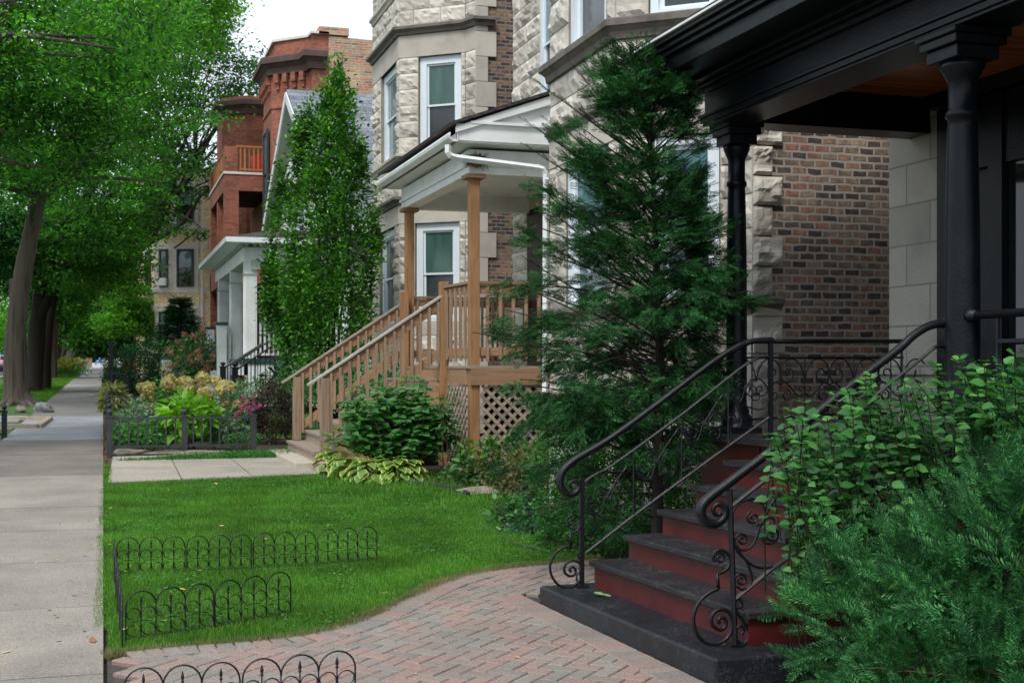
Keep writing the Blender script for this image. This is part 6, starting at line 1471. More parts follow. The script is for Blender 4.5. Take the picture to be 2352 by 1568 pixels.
# ---- generic leafy shrub
def shrub(name, label, c, r, n, size, mat, cat='shrub', tmpl=None, inner=.5, bumps=.2, seed=0, stems=14, up=.35, stem_mat=None, group=None, zb=None, flat=.9, droop=0.0, rad=None):
    zb = gz(c[1]) if zb is None else zb
    root = thing(name, (c[0], c[1], zb), label, cat, group)
    P, d, k = shell_pts(n, c, r, inner, bumps, seed, zb); n = len(P)
    dd = unit(d*np.array([1, 1, .3])+rdir(n)*.75-np.array([0, 0, droop])); upv = unit(d*.5+np.array([0, 0, flat])+rdir(n)*.5)
    leafmesh('foliage', [scatter(tmpl or LEAF4, P, dd, upv, RNG.uniform(size*.65, size*1.2, n))], mat, root)
    if stems:
        m = MB()
        for i in range(stems):
            a = Vector((c[0]+random.uniform(-.3, .3)*r[0], c[1]+random.uniform(-.3, .3)*r[1], zb)); b_ = Vector(P[random.randrange(n)]); m.tube([a, a.lerp(b_, .55)+Vector((0, 0, .1*r[2])), b_], [max(.004, size*.09), max(.003, size*.06), .002], 4, cap=False)
        m.build('stem', stem_mat or M['twig'], root)
    return root, P, d
# viburnum beside the steps
vb = thing('viburnum_shrub', (3.6, 5.5, gz(5.5)), 'leafy bright green viburnum in front of the near iron railing', 'shrub')
VP, VD, VU, VS = [], [], [], []; m = MB()
tips = [(1800, 960), (1790, 1000), (1850, 925), (1830, 975), (1900, 960), (1950, 905), (2000, 860), (1990, 900), (2060, 880), (2100, 870), (2150, 850), (2205, 830), (2260, 840), (2330, 812), (2300, 860), (2210, 880), (2130, 910), (2040, 920), (1960, 960), (1880, 1000), (1930, 1020), (1840, 1050), (1810, 1090), (1870, 1110), (1830, 1145), (1900, 1060), (1990, 1010), (2060, 990), (2130, 970), (2190, 960), (2260, 930), (2340, 900), (2000, 1080), (1940, 1100), (2080, 1050), (2160, 1040), (1880, 1150), (1960, 940), (2080, 940), (2240, 900), (1860, 1020), (1790, 1060), (1960, 1050), (2020, 965), (2110, 1010)]
for (px, py) in tips:
    for rep in range(3):
        tv = atT(px+random.uniform(-18, 18)*rep, py+random.uniform(-12, 22)*rep, random.uniform(5.6, 6.2)+.15*rep); bs_ = Vector((tv.x+random.uniform(0, .35), tv.y+random.uniform(-.2, .2), max(gz(5), tv.z-random.uniform(.45, .8))))
        m.tube([bs_, bs_.lerp(tv, .5)+Vector((-.02, 0, .03)), tv], [.004, .0035, .002], 4, cap=False); ax = (tv-bs_).normalized()
        for k in range(9):
            f = k/9; p = tv.lerp(bs_, f*.62); a = k*1.57+random.uniform(-.4, .4)
            for sg in (0, math.pi):
                dv = Vector((math.cos(a+sg), math.sin(a+sg), .25-.5*f+random.uniform(-.2, .2)))
                VP.append(tuple(p)); VD.append(tuple(dv)); VU.append((random.uniform(-.7, .6)-.2, random.uniform(-.7, .4)-.2, .8)); VS.append(random.uniform(.045, .082)*(1 if k else .7))
SER = (np.array([(0, 0, 0), (.18, -.22, .02), (.42, -.33, .04), (.7, -.22, .02), (1.0, 0, -.10), (.7, .22, .02), (.42, .33, .04), (.18, .22, .02), (.5, 0, -.02)]), np.array([(0, 1, 2, 8), (8, 2, 3, 4), (4, 5, 6, 8), (0, 8, 6, 7)]))
leafmesh('foliage', [scatter(SER, np.array(VP), np.array(VD), np.array(VU), np.array(VS))], M['viburnum'], vb); m.build('stem', paint('green_brown_stem', (.03, .035, .015), .8, .2, 20, 0, spec=.1), vb)
# box hedge behind the yew
c = atT(1440, 960, 11.0)
hp = thing('boxwood_hedge', (3.75, 10.3, gz(10)), 'bright small-leaved boxwood hedge behind the yew trunk', 'hedge')
P = []
for (hpx, ht_, cz0, rx, ry, rz, n) in ((1300, 11.2, .65, .33, .4, .75, 5000), (1370, 11.1, .72, .35, .4, .85, 6000), (1450, 10.9, .75, .38, .4, .88, 6000), (1540, 10.9, .78, .4, .4, .9, 6500), (1620, 10.8, .85, .33, .35, .85, 4500)):
    hv = atT(hpx, 845, ht_); cx, cy = hv.x, hv.y
    p, d, k = shell_pts(n, (cx, cy, cz0), (rx, ry, rz), .75, .14, cx); P.append(p)
P = np.concatenate(P); n = len(P); leafmesh('foliage', [scatter(QLEAF, P, rdir(n)+np.array([0, 0, .3]), rdir(n)+np.array([0, 0, .6]), RNG.uniform(.028, .045, n))], M['box'], hp)
# beds in front
def whorl_shrub(name, label, c, r, ntips, size, mat, seed=0, nl=9, lower=3, cat='shrub'):
    zb = gz(c[1]); root = thing(name, (c[0], c[1], zb), label, cat); m = MB(); P, D, U, S = [], [], [], []
    pts, d, k = shell_pts(int(ntips*1.9), c, r, .5, .4, seed, zb); pts = pts[d[:, 2] > -.35][:ntips]
    for q in pts:
        q = Vector(q); b0 = Vector((c[0]+(q.x-c[0])*.25, c[1]+(q.y-c[1])*.25, zb)); m.tube([b0, b0.lerp(q, .5)+Vector((0, 0, .05)), q], [size*.06, size*.045, size*.03], 4, cap=False); ax = (q-b0).normalized()
        for j in range(nl+lower*2):
            a = j*2.4+random.uniform(-.3, .3); dn = 0 if j < nl else .05+.08*((j-nl)//2+1); f = j/nl if j < nl else 1
            P.append(tuple(q-ax*dn*size*6)); D.append((math.cos(a), math.sin(a), .75-.95*f)); U.append((math.cos(a)*-.5-.35, math.sin(a)*-.5-.4, .9)); S.append(size*(.45+.6*min(1, f))*random.uniform(.85, 1.15))
    leafmesh('foliage', [scatter(SER, np.array(P), np.array(D), np.array(U), np.array(S))], mat, root); m.build('stem', M['twig'], root); return root
def at_g(px, py, h): v = onG(px, py); return (v.x, v.y, v.z+h)
v = onG(912, 1092); whorl_shrub('hydrangea_shrub', 'green hydrangea shrub with large leaves in front of the wooden stair railing', (v.x+.02, v.y+.15, .78), (.84, .5, .66), 230, .13, M['hydrangea'], seed=3)
v = atT(1145, 1032, 16.6); shrub('hydrangea_shrub', 'smaller light green leafy shrub below the lattice', (v.x, v.y, .42), (.55, .38, .36), 420, .13, M['box'], seed=5, stems=12)
shrub('garden_plant', 'wispy tall weed growing up against the wooden lattice', (4.45, 17.2, .8), (.2, .2, .75), 260, .09, M['viburnum'], 'plant', seed=6, stems=8, tmpl=NARROW)
# hosta
hs = thing('hosta_plant', onG(845, 1110), 'variegated yellow and green hosta clump at the lawn edge', 'plant'); GP, GD, GU, GS = [], [], [], []
for (px, py, rr, n) in ((765, 1082, .26, 60), (800, 1100, .28, 60), (850, 1106, .34, 90), (905, 1108, .30, 80), (785, 1068, .25, 50), (935, 1106, .2, 40)):
    o_ = onG(px, py)
    for i in range(n):
        a = random.uniform(0, 6.28); f = random.random()**.6; GP.append((o_.x+math.cos(a)*rr*f*.8, o_.y+math.sin(a)*rr*f*.8, o_.z+.30-.24*f*f+random.uniform(-.03, .03))); GD.append((math.cos(a), math.sin(a), .15-.9*f)); GU.append((math.cos(a)*.6, math.sin(a)*.6, 1)); GS.append(random.uniform(.15, .23))
GP, GD, GU, GS = map(np.array, (GP, GD, GU, GS)); leafmesh('leaf_margin', [scatter(SER, GP, GD, GU, GS)], M['hosta_y'], hs); gu = unit(GU); leafmesh('leaf_blade', [scatter(SER, GP+unit(GD)*GS[:, None]*.08+gu*.004, GD, GU, GS*.78)], M['hosta_g'], hs)
# mixed bed beside the yew
for i, (px, py, h, rx, rz, n, sz, mt, lab) in enumerate(((1150, 1120, .22, .42, .30, 650, .075, 'brownish', 'sprawling shrub with green and browning leaves right of the lattice'), (1215, 1150, .26, .36, .34, 700, .07, 'brownish', 'reddish green shrub between the lawn and the yew'), (1075, 1110, .12, .32, .16, 400, .07, 'viburnum', 'low green bushy plant at the end of the hosta bed'), (1250, 1120, .25, .34, .36, 900, .065, 'brownish', 'fine-leaved green shrub under the yew branches'), (1190, 1205, .12, .26, .16, 260, .09, 'viburnum', 'small broad-leaved plant at the lawn corner by the edging'), (1330, 1225, .20, .45, .26, 1300, .06, 'ivy', 'dark trailing evergreen at the foot of the black stair railing'), (1240, 1230, .08, .3, .12, 500, .055, 'ivy', 'glossy dark ivy along the lawn edge'))):
    v = onG(px, py); shrub('garden_shrub', lab, (v.x, v.y+.1, v.z+h), (rx, rx, rz), n, sz, M[mt], 'shrub', seed=11+i, stems=14, inner=.3, bumps=.3)
v = onG(1420, 1215); shrub('garden_shrub', 'dark shade-loving undergrowth beside the red steps', (v.x, v.y+.15, v.z+.35), (.6, .5, .5), 1500, .07, M['ivy'], seed=31, stems=10, inner=.2)
o = blades('bed_weeds', [(2.2, 15.6), (4.5, 12.5), (4.5, 17), (2.7, 17.2)], 2500, .05, .16, .012, M['grass']); tag(o, 'loose weeds in the planting bed by the wooden porch', 'weeds', kind='stuff')
# ---- the flower bed behind the fence
t24 = 23.5
yh = thing('panicle_hydrangea', (1.0, 25.0, gz(25)), 'hydrangea with round cream flower heads behind the garden fence', 'shrub')
v = atT(400, 940, 25.2); P, d, k = shell_pts(2600, (v.x+.05, v.y, .65), (.72, .6, .68), .3, .25, 2); n = len(P)
leafmesh('foliage', [scatter(LEAF4, P, d*np.array([1, 1, .2])+rdir(n)*.7, rdir(n)*.5+np.array([0, 0, 1]), RNG.uniform(.08, .14, n))], M['hydrangea'], yh)
m = MB()
heads = [(326, 890, 13), (343, 889, 16), (383, 882, 15), (390, 871, 13), (417, 878, 14), (400, 892, 14), (437, 880, 15), (427, 873, 12), (466, 868, 18), (497, 876, 14), (515, 883, 13), (528, 888, 16), (432, 893, 15), (458, 887, 13), (382, 902, 11), (394, 920, 10), (432, 918, 15), (464, 915, 12), (470, 903, 18), (508, 895, 13), (332, 910, 9), (352, 911, 10), (520, 932, 12), (545, 930, 12), (430, 940, 11), (336, 932, 10), (355, 935, 11), (476, 925, 11)]
for (px, py, rp_) in heads:
    tt = random.uniform(24.3, 25.3); hv = atT(px, py, tt); r = rp_/3000*tt; d = rdir(170); PPh = d*np.array([r, r, r*.85])*RNG.uniform(.75, 1.03, (170, 1))+np.array(hv)
    leafmesh('flower_head', [scatter((np.array([(-.5, -.5, 0), (.5, -.5, .1), (.5, .5, 0), (-.5, .5, .1)]), np.array([(0, 1, 2, 3)])), PPh, rdir(170), d, RNG.uniform(.03, .05, 170))], M['cream'], yh)
    m.tube([Vector((v.x, v.y, gz(25))), Vector((hv.x, hv.y, hv.z-.3)), hv], [.012, .008, .006], 4, cap=False)
m.build('stem', M['twig'], yh)
def bedplant(label, px, py, t, rx, rz, n, size, mat, cat='plant', **kw):
    v = atT(px, py, t); zb = gz(v.y); return shrub('garden_plant' if cat != 'shrub' else 'garden_shrub', label, (v.x, v.y, max(v.z, zb+rz*.7)), (rx, kw.pop('ry', rx), rz), n, size, M[mat], cat, **kw)
bedplant('chartreuse sweet potato like plant glowing behind the middle fence post', 432, 965, 22.6, .52, .42, 420, .2, 'lime', seed=41, stems=6)
bedplant('chartreuse shoot rising above the bright plant', 422, 925, 23.2, .14, .2, 50, .17, 'lime', seed=42, stems=3)
bedplant('grey green leafy rose at the left end of the flower bed', 312, 965, 23.6, .38, .36, 700, .09, 'silver', seed=43)
bedplant('dark leafy plant behind the solar path light', 325, 1000, 22.4, .5, .26, 800, .1, 'hydrangea', seed=44)
bedplant('silvery lavender clump right of the cream hydrangea', 540, 935, 25.5, .42, .5, 1500, .09, 'silver', seed=45, tmpl=NARROW)
bedplant('bushy green perennial behind the lavender', 580, 905, 28, .8, .35, 2200, .06, 'box', seed=46)
bedplant('green plant with magenta flowers left of the purple shrub', 565, 960, 24.6, .36, .45, 900, .08, 'hydrangea', seed=47)
bedplant('dark purple barberry shrub beside the wooden stair', 627, 950, 24.5, .42, .66, 5200, .05, 'purple', cat='shrub', seed=48, stems=30)
bedplant('wispy variegated grass in the middle of the bed', 520, 990, 22.8, .25, .3, 300, .22, 'silver', seed=49, tmpl=NARROW, stems=0)
bedplant('feathery green plant by the fence corner', 280, 1005, 22.6, .22, .2, 350, .07, 'viburnum', seed=50)
bedplant('green shrub between the purple shrub and the stairs', 668, 905, 27, .4, .6, 1600, .07, 'hydrangea', cat='shrub', seed=51)
bedplant('low green plants at the foot of the purple shrub', 560, 1010, 22.4, .3, .12, 500, .06, 'box', seed=52)
for (px, py) in ((557, 918), (548, 925), (560, 912), (570, 922), (562, 930), (575, 935), (583, 925), (588, 935), (552, 945), (575, 947), (545, 950), (598, 930), (556, 937), (566, 940), (580, 912), (540, 955)):
    p = atT(px, py, 24.1); n = 24; m = leafmesh('blossom', [scatter(QLEAF, np.array(p)+rdir(n)*.025, rdir(n), rdir(n), RNG.uniform(.03, .05, n))], M['magenta'], org=p); tag(m, 'small magenta blossom on the plant left of the purple shrub', 'flower', 'magenta blossoms in the flower bed')
o = blades('bed_grass', [(.15, 20.85), (3.1, 20.85), (3.2, 21.9), (1.2, 21.6)], 7000, .03, .10, .014, M['box']); tag(o, 'green ground cover creeping from the bed to the entry walk', 'ground cover', kind='stuff')
P = inpoly_pts([(.95, 20.85), (3.0, 20.85), (3.1, 22.3), (.9, 21.3)], 3000); n = len(P); P[:, 2] += RNG.uniform(0, .09, n); o = leafmesh('ground_cover', [scatter(QLEAF, P, rdir(n)*np.array([1, 1, .3]), rdir(n)*.4+np.array([0, 0, 1]), RNG.uniform(.03, .06, n))], M['box']); tag(o, 'small-leaved ground cover along the entry walk', 'ground cover', kind='stuff')
o = blades('joint_weeds', [(.0, 16.7), (.1, 16.7), (.1, 20.3), (.0, 20.3)], 1600, .02, .06, .009, M['grass']); tag(o, 'weeds growing in the joint between sidewalk and entry walk', 'weeds', kind='stuff')
M['litter'] = leafmat('leaf_litter', [(.22, .12, .06), (.35, .2, .1), (.12, .07, .04), (.4, .28, .12)], .8, .1)
P = np.concatenate([inpoly_pts([(-.06, 18.5), (.12, 18.5), (.12, 34), (-.06, 34)], 1400), inpoly_pts([(.12, 20.9), (1.6, 20.9), (1.6, 21.5), (.12, 21.5)], 500), inpoly_pts([(-4.5, 34), (-1.9, 34), (-1.9, 50), (-4.5, 50)], 1500)]); n = len(P); P[:, 2] += .012
o = leafmesh('leaf_litter', [scatter(QLEAF, P, rdir(n)*np.array([1, 1, .15]), rdir(n)*.3+np.array([0, 0, 1]), RNG.uniform(.02, .05, n))], M['litter']); tag(o, 'brown leaf litter along the sidewalk edge', 'leaf litter', kind='stuff')
# pink hydrangea
v = atT(455, 825, 40.5); ph, PPk, dk_ = shrub('panicle_hydrangea', 'large hydrangea covered in dusty pink flower heads left of the white porch', (v.x, v.y, 1.5), (1.12, .9, 1.2), 3600, .13, M['viburnum'], seed=61, inner=.3, stems=20)
for i in range(170):
    j = random.randrange(len(PPk)); q = PPk[j]+dk_[j]*.06
    if dk_[j][1] > .5: continue
    d = rdir(60); r = random.uniform(.10, .17); leafmesh('flower_head', [scatter(QLEAF, q+d*np.array([r*.8, r*.8, r])*RNG.uniform(.5, 1, (60, 1)), rdir(60), d, RNG.uniform(.04, .07, 60))], M['pinkfl'], ph)
# ---- columnar hornbeam
hb0 = atT(762, 900, 27); ht = thing('hornbeam_tree', (hb0.x, hb0.y, gz(hb0.y)), 'narrow upright hornbeam tree in front of the grey shingle roof', 'tree')
prof2 = [(150, 768, 775), (200, 745, 795), (260, 703, 814), (310, 680, 822), (360, 678, 834), (420, 655, 835), (480, 632, 848), (560, 618, 862), (640, 622, 860), (720, 630, 850), (790, 650, 835), (850, 665, 815)]
P, Dn = [], []
m = MB(); tb2 = Vector((hb0.x, hb0.y, gz(hb0.y)))
for i in range(11):
    k = random.randrange(3, 11); y = prof2[k][0]; px = random.uniform(prof2[k][1]+15, prof2[k][2]-15); tp_ = atT(px, max(175, y-random.uniform(60, 260)), 27+random.uniform(-.6, .6))
    if tp_.z > 7.4: tp_.z = 7.0
    m.tube([tb2+Vector((random.uniform(-.1, .1), 0, 0)), tb2.lerp(tp_, .35)+Vector((0, 0, .5)), tp_], [.04, .02, .005], 5, cap=False)
m.build('trunk', M['bark_dark'], ht, smooth=True)
clumps = []
for i in range(430):
    y = random.uniform(185, 860); 
    for a, b_ in zip(prof2[:-1], prof2[1:]):
        if a[0] <= y <= b_[0]: f = (y-a[0])/(b_[0]-a[0]); l = a[1]+(b_[1]-a[1])*f; r = a[2]+(b_[2]-a[2])*f; break
    if random.random() > (r-l+40)/260: continue
    ang = random.uniform(0, 6.28); q = random.random()**.5; px = (l+r)/2+(r-l)/2*q*math.cos(ang)*.93*(.72+.4*noise.noise(Vector((y*.012, (1 if math.cos(ang) > 0 else -1)*3.0, 0)))+.15); clumps.append(atT(px, y, 27+(r-l)/2/111*q*math.sin(ang)))
for (px, y) in ((775, 172), (770, 190), (778, 215), (765, 230), (700, 320), (692, 345), (820, 330), (826, 350), (650, 420), (838, 430), (852, 470), (628, 470)): clumps += [atT(px, y, 27)]*2
for i in range(46):
    y = random.uniform(230, 820); k = max(0, next((j for j, a in enumerate(prof2) if a[0] > y), 1)-1); l, r = prof2[k][1], prof2[k][2]; sx_ = random.choice([l+random.uniform(-6, 22), r-random.uniform(-6, 22)])
    for j in range(3): clumps.append(atT(sx_+j*random.uniform(-3, 3), y-16*j, 27))
for c in clumps:
    n = 58; P.append(np.array(c)+RNG.normal(size=(n, 3))*np.array([.085, .085, .22]))
P = np.concatenate(P); n = len(P); axis = P-np.array([hb0.x, hb0.y, 0]); axis[:, 2] = .2; leafmesh('crown', [scatter(LEAF4, P, unit(axis)+rdir(n)*.9, rdir(n)*.7+np.array([0, 0, .8]), RNG.uniform(.07, .115, n))], M['hornbeam'], ht)
for i, (px, py, t, rx, rz, n, sz, mt, lab) in enumerate(((668, 880, 28, .5, .6, 900, .14, 'ivy', 'dark round-leaved vine at the foot of the narrow tree'), (745, 900, 26, .9, .5, 2200, .08, 'viburnum', 'green bushes behind the wooden stair rails'), (825, 850, 26.5, .8, .8, 2400, .07, 'viburnum', 'light bushy plant left of the far bay'), (640, 690, 36, .5, 1.3, 2000, .09, 'silver', 'thin greyish climbing shrub on the white porch corner'), (900, 890, 25.2, .8, .5, 2000, .08, 'viburnum', 'shrub beneath the far bay windows'), (840, 720, 33, .5, 1.0, 1500, .1, 'hornbeam', 'leafy sapling in front of the green siding'), (700, 760, 30, .5, 1.2, 1800, .09, 'hornbeam', 'brownish young shrub between the iron railing and the narrow tree'))):
    v = atT(px, py, t); shrub('garden_shrub', lab, (v.x, v.y, v.z), (rx, rx, rz), n, sz, M[mt], 'shrub', seed=70+i, inner=.25, bumps=.35, stems=8)
fb_ = atT(850, 722, 31); n = 50; o = leafmesh('flower_basket', [scatter(QLEAF, np.array(fb_)+rdir(n)*.13, rdir(n), rdir(n), RNG.uniform(.05, .08, n))], leafmat('red_petals', [(.5, .02, .06), (.6, .05, .12)]), org=fb_); tag(o, 'red blooms beside the white downspout', 'flowers')
# ---- dark conifer and hedge by the yellow building
def conifer(label, px, py, t, rx, h, n, size=.5, sd=0):
    base = atT(px, py, t); base.z = gz(base.y); root = thing('conifer_tree', base, label, 'tree'); P, D, U = [], [], []; m = MB(); m.tube([base, base+Vector((0, 0, h))], [.09, .02], 6)
    for i in range(int(n/14)):
        f = random.random(); z = h*(.06+.92*f); L_ = rx*(1-f)**.85*random.uniform(.5, 1.25); a = random.uniform(0, 6.28); e = Vector((math.cos(a)*L_, math.sin(a)*L_, z+.18*L_)); s = Vector((0, 0, z-.05))
        m.tube([base+s, base+e], [.02, .004], 3, cap=False)
        for k in range(14): g = .25+.75*k/14; q = s.lerp(e, g); P.append(tuple(base+q)); D.append((math.cos(a)+random.uniform(-.8, .8), math.sin(a)+random.uniform(-.8, .8), random.uniform(-.2, .35))); U.append((random.uniform(-.3, .3), random.uniform(-.3, .3), 1))
    m.build('trunk', M['bark_dark'], root); leafmesh('crown', scatter_multi(SPR, np.array(P), np.array(D), np.array(U), RNG.uniform(size*.7, size*1.2, len(P))), M['yew'], root)
conifer('dark spreading conifer in front of the yellow building', 415, 850, 54, 1.9, 4.0, 4200, .42)
for i, (px, rx, rz, t) in enumerate(((300, 1.0, 1.25, 50), (345, 1.1, 1.5, 52), (392, .9, 1.2, 53), (270, .5, .7, 49))):
    v = atT(px, 840, t); shrub('clipped_hedge', ['dark clipped yew hedge mound behind the tall picket fence', 'tallest dark hedge mound left of the small conifer', 'dark hedge mound beneath the small conifer', 'low dark hedge end beside the sidewalk'][i], (v.x, v.y, gz(v.y)+rz*.6), (rx, 1.6, rz), 3800, .13, M['yew'], 'hedge', tmpl=QLEAF, seed=80+i, inner=.7, bumps=.15, stems=0)
v = atT(252, 905, 37); shrub('ornamental_grass', 'brownish ornamental grass spilling over the sidewalk edge', (v.x+.1, v.y, .75), (.28, .5, .5), 700, .3, leafmat('buff_grass', [(.25, .22, .1), (.16, .24, .08), (.35, .27, .15)]), 'plant', tmpl=NARROW, seed=90, stems=0, droop=.5)
fbd = thing('flower_bed', onG(140, 868), 'clump of golden black-eyed flowers in the parkway strip', 'flowers'); v = onG(150, 868); P, d, k = shell_pts(2500, (v.x-.2, v.y+1, v.z+.5), (1.5, 3.5, .8), .2, .3, 91); n = len(P); leafmesh('foliage', [scatter(NARROW, P, rdir(n)+np.array([0, 0, .8]), rdir(n), RNG.uniform(.15, .35, n))], M['box'], fbd)
P = P[(P[:, 2] > v.z+.55)][:260]; n = len(P); leafmesh('blossom', [scatter(QLEAF, np.repeat(P, 4, 0)+rdir(n*4)*.05+np.array([0, 0, .1]), rdir(n*4), rdir(n*4), RNG.uniform(.1, .17, n*4))], M['gold'], fbd)
# ================================================================ trees
def crown_leaves(ells, K, per, size, mat, root, tmpl=LEAF4, spread=.55, droop=.35, name='crown', zmin=2.2, cols=None):
    P = []; cl = []
    tot = sum(e[1][0]*e[1][1]*e[1][2] for e in ells)
    for (c, r) in ells:
        for i in range(int(K*(r[0]*r[1]*r[2])/tot)):
            d = rdir(1)[0]; k = RNG.uniform(.25, 1)**.45; b = 1+.28*noise.noise(Vector(d*1.8)+Vector(c)*.37); q = np.array(c)+d*np.array(r)*k*b
            if q[2] < zmin: continue
            cl.append(q)
    cl = np.array(cl)
    P = np.repeat(cl, per, 0)+RNG.normal(size=(len(cl)*per, 3))*np.array([spread, spread, spread*.26])
    n = len(P); dd = rdir(n)*np.array([1, 1, .5]); dd[:, 2] -= droop
    leafmesh(name, [scatter(tmpl, P, dd, rdir(n)*.6+np.array([0, 0, .9]), RNG.uniform(size*.7, size*1.25, n))], mat, root)
    return cl
def limbs(m, cl, fork, n, r0=.14, top=None):
    for i in range(n):
        q = Vector(cl[random.randrange(len(cl))]); f = Vector(random.choice(fork)); mid = f.lerp(q, .5)+Vector((random.uniform(-.6, .6), random.uniform(-.6, .6), random.uniform(-.1, .7))); pts = catmull([f, mid, q], 4)
        m.tube(pts, [r0*(1-.9*k/(len(pts)-1))*random.uniform(.9, 1.1) for k in range(len(pts))], 6, cap=False)
        for j in range(2):
            s = pts[3+2*j]; e = s+Vector((random.uniform(-1.4, 1.4), random.uniform(-1.4, 1.4), random.uniform(-.2, 1.2))); m.tube([s, s.lerp(e, .5)+Vector((0, 0, .15)), e], [r0*.35, r0*.2, .008], 4, cap=False)
def trunkpts(pts, t): return [atT(px, py, t) for px, py in pts]
def bark_trunk(m, pts, radii, n=16, sd=0):
    P = catmull(pts, 4); rs = []
    for i in range(len(radii)-1): rs += [radii[i]+(radii[i+1]-radii[i])*j/4 for j in range(4)]
    rs.append(radii[-1]); b = len(m.v); m.tube(P, rs, n)
    for i in range(b, len(m.v)):
        v = Vector(m.v[i]); k = (i-b)//n; c = P[min(k, len(P)-1)]; d = v-c; m.v[i] = tuple(c+d*(1+.16*noise.noise(Vector((v.x*3+sd, v.y*3, v.z*.7)))+.07*noise.noise(v*7)))
def T(px, py, t): return tuple(atT(px, py, t))
# first street tree, its trunk at the left edge
t1 = thing('street_tree', onG(38, 930), 'large leaning street tree with a thick grey brown trunk beside the bluestone pads', 'tree')
m = MB(); t = 42.5
bark_trunk(m, trunkpts([(40, 945), (36, 905), (36, 800), (42, 700), (58, 600), (78, 500), (92, 420)], t), [.62, .39, .33, .30, .27, .26, .25], sd=1)
for (px, dz) in ((-8, 0), (80, .0), (105, 0), (60, 0), (15, 0)): m.tube([atT(38, 900, t), atT((38+px)/2, 925, t-.1), onG(px, 934)+Vector((0, 0, -.05))], [.3, .18, .05], 7, cap=False)
fork = [atT(92, 420, t), atT(90, 450, t)]
ells = [(T(120, 235, 39), (3.6, 5.0, 2.5)), (T(330, 250, 36), (1.9, 3.2, 2.0)), (T(-150, 250, 40), (3.5, 4, 3.5)), (T(250, 60, 38), (2.8, 4, 1.8)), (T(90, 400, 37), (1.5, 2.4, .9))]
cl = crown_leaves(ells, 960, 56, .13, M['maple_leaf'], t1, spread=.42); limbs(m, cl, fork, 26, .15); m.build('trunk', M['bark'], t1, smooth=True)
# nearer tree out of frame to the left, whose branches reach in
t0_ = thing('street_tree', (-4.6, 18, gz(18)), 'nearest street tree, its trunk out of sight and its leafy boughs hanging over the sidewalk', 'tree')
m = MB(); b0 = Vector((-5.2, 19, gz(18))); bark_trunk(m, [b0, b0+Vector((0, 0, 2)), b0+Vector((.2, 0, 4)), b0+Vector((.3, .2, 6))], [.42, .33, .3, .26], sd=3)
ells = [(T(60, 120, 24), (2.3, 2.6, 1.5)), (T(250, 190, 26), (1.3, 2.0, 1.0)), (T(-200, 100, 22), (2.4, 3, 2.2)), (T(330, 60, 26), (1.0, 1.8, .8)), (T(60, 330, 25), (1.6, 1.8, .7))]
cl = crown_leaves(ells, 560, 50, .12, M['maple_leaf'], t0_, spread=.34); limbs(m, cl, [b0+Vector((.3, .2, 5)), b0+Vector((.3, .2, 5.8))], 18, .11); m.build('trunk', M['bark'], t0_, smooth=True)
# behind it: two dark trunks
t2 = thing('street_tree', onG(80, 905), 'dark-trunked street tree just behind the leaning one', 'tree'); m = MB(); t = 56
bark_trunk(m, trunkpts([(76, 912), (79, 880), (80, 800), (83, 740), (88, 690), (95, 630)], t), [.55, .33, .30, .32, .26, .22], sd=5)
m.tube([atT(86, 730, t), atT(110, 690, t), atT(128, 640, t)], [.3, .22, .16], 8)
cl = crown_leaves([(T(60, 520, 56), (4.2, 4, 2.2)), (T(230, 480, 52), (2.6, 4, 2.4)), (T(200, 620, 54), (1.8, 3, 1.1)), (T(110, 640, 53), (1.1, 2, .9)), (T(280, 350, 56), (2.2, 3.5, 2.2))], 520, 55, .19, M['maple_leaf'], t2, spread=.5); limbs(m, cl, [atT(95, 640, t), atT(125, 650, t)], 20, .14); m.build('trunk', M['bark_dark'], t2, smooth=True)
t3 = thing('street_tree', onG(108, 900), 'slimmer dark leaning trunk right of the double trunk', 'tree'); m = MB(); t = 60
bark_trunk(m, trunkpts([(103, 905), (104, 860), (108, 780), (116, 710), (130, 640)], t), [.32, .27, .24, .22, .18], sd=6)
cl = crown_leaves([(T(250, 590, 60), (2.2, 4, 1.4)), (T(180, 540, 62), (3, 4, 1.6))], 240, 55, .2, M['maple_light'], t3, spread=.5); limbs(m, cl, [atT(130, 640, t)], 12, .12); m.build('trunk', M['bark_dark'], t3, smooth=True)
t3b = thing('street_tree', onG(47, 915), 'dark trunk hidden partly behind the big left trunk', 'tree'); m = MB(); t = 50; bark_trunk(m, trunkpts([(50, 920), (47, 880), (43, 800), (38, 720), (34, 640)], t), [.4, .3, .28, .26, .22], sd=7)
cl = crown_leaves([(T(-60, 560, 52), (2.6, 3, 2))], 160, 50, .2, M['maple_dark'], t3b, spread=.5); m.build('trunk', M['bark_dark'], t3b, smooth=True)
# the tall dark tree over the yellow building, branches showing against the sky
t4 = thing('street_tree', (-2.2, 78, gz(78)), 'tall airy dark tree spreading over the sidewalk before the yellow building', 'tree'); m = MB(); t = 74
fk = [atT(330, 560, t), atT(345, 480, t)]
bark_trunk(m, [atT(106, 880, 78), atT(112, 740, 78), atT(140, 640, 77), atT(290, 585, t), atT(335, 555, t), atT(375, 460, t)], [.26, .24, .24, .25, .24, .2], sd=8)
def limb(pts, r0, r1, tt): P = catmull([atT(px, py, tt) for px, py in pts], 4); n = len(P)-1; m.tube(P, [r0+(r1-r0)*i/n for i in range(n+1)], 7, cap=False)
limb([(330, 560), (385, 480), (400, 400), (395, 300), (420, 200)], .26, .06, 74); limb([(335, 560), (420, 510), (460, 450), (500, 430)], .2, .05, 73); limb([(385, 470), (440, 400), (475, 330), (510, 280), (560, 230)], .17, .03, 73)
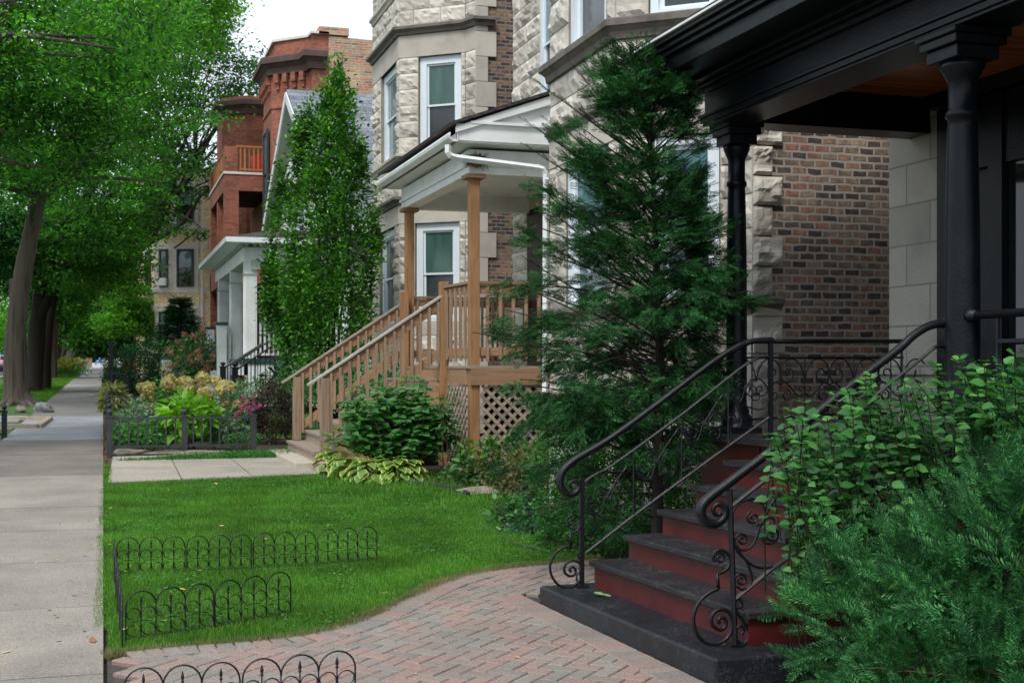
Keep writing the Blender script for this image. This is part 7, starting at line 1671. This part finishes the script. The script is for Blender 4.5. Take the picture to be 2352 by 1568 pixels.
limb([(400, 400), (360, 330), (340, 240)], .13, .03, 74); limb([(440, 400), (490, 380), (540, 330), (580, 300)], .1, .02, 72); limb([(330, 560), (300, 500), (290, 420)], .15, .04, 74); limb([(400, 570), (440, 540), (460, 520)], .06, .02, 72)
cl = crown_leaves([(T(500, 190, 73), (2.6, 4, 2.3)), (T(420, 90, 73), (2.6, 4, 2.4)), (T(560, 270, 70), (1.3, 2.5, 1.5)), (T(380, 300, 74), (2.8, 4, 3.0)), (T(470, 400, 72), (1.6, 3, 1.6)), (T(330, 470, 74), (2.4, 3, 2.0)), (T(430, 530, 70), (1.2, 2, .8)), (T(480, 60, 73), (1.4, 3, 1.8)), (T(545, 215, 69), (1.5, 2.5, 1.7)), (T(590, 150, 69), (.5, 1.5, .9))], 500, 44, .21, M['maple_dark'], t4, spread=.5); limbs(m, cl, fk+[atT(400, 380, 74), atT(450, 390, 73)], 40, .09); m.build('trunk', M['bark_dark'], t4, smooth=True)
t4b = thing('street_tree', (-3, 95, gz(95)), 'lighter green tree reaching highest towards the gap of open sky', 'tree'); m = MB(); m.tube([(-3, 62, .6), (-2.6, 62, 6), (-2, 62, 11)], [.4, .3, .2], 8)
cl = crown_leaves([(T(440, 20, 60), (2.1, 3, 2.0)), (T(330, 20, 60), (2.5, 3, 2.3)), (T(505, 20, 60), (.9, 2, 1.2)), (T(250, 130, 60), (2.3, 3, 2))], 420, 50, .2, M['maple_light'], t4b, spread=.45); limbs(m, cl, [(-2.2, 62, 9.5), (-2, 62, 11)], 18, .12); m.build('trunk', M['bark_dark'], t4b, smooth=True)
# small bright tree and farther trees
t5 = thing('dogwood_tree', onG(300, 880), 'small bright green layered tree left of the yellow building', 'tree'); v = atT(300, 850, 78); v.z = gz(v.y); t5.location = v; m = MB(); m.tube([v, atT(303, 780, 78), atT(298, 720, 78)], [.12, .09, .05], 6)
cl = crown_leaves([(T(300, 700, 78), (1.4, 1.8, 1.5)), (T(270, 745, 77), (1.2, 1.5, .8)), (T(330, 740, 78), (.9, 1.3, 1.2))], 200, 45, .2, M['maple_light'], t5, spread=.35); limbs(m, cl, [atT(300, 760, 78)], 10, .05); m.build('trunk', M['bark_dark'], t5)
far = [(200, 690, 100, 'maple_leaf', 'mid-distance street tree above the end of the sidewalk', (4.5, 4, 3.4)), (150, 740, 120, 'maple_leaf', 'green street tree over the parked cars', (3.4, 4, 2.3)), (240, 790, 110, 'maple_dark', 'dark low tree over the far sidewalk', (2.4, 3, 1.6)), (60, 700, 140, 'maple_light', 'yellowish distant tree seen between the left trunks', (9, 5, 7)), (250, 640, 130, 'maple_leaf', 'rounded green tree far down the street', (5, 5, 5)), (330, 740, 140, 'maple_leaf', 'far tree above the orange storefront', (4, 4, 3)), (215, 770, 250, 'maple_light', 'most distant pale tree closing the street', (10, 6, 7)), (120, 780, 260, 'maple_light', 'most distant tree behind the parked cars', (16, 6, 8)), (300, 780, 240, 'maple_dark', 'most distant dark tree behind the storefront', (12, 6, 8)), (20, 790, 230, 'maple_light', 'most distant tree at the left edge', (14, 6, 9)), (120, 600, 85, 'maple_leaf', 'dense green crown above the second pair of trunks', (4, 4, 3.5))]
for i, (px, py, t, mt, lab, r) in enumerate(far):
    c = atT(px, py, t); root = thing('street_tree', (c.x, c.y, gz(c.y)), lab, 'tree', None); m = MB(); tx = -3.6 if t < 200 and px > 140 else c.x; m.tube([(tx, c.y, gz(c.y)), (tx*.8+c.x*.2, c.y, gz(c.y)+3), tuple(c)], [.32, .28, .2], 7)
    cl = crown_leaves([(tuple(c), r)], 260 if t < 200 else 300, 40, .12+.0028*t, M[mt], root, tmpl=QLEAF, spread=.16*r[0], zmin=gz(c.y)+1.6); m.build('trunk', M['bark_dark'], root)
for (px, y0, t, r, lab) in ((126, 870, 88, .13, 'thin dark trunk beside the golden flowers'), (158, 850, 115, .3, 'stout far trunk before the planter'), (139, 850, 130, .22, 'pale far trunk left of the stout one'), (120, 850, 120, .2, 'far trunk behind the golden flowers')):
    b_ = onG(px, 812+4950/t); m = MB(); bark_trunk(m, [b_+Vector((0, 0, -.1)), b_+Vector((0, 0, .4)), b_+Vector((.1, 0, 2.5)), b_+Vector((.3, 0, 5.5))], [r*1.7, r, r*.9, r*.7], 10); root = thing('street_tree', b_, lab, 'tree'); m.build('trunk', M['bark'], root, smooth=True)
    crown_leaves([((b_.x+.3, b_.y, 6.3), (2.2, 2.5, 1.8))], 70, 40, .35, M['maple_leaf'], root, tmpl=QLEAF, spread=.4)
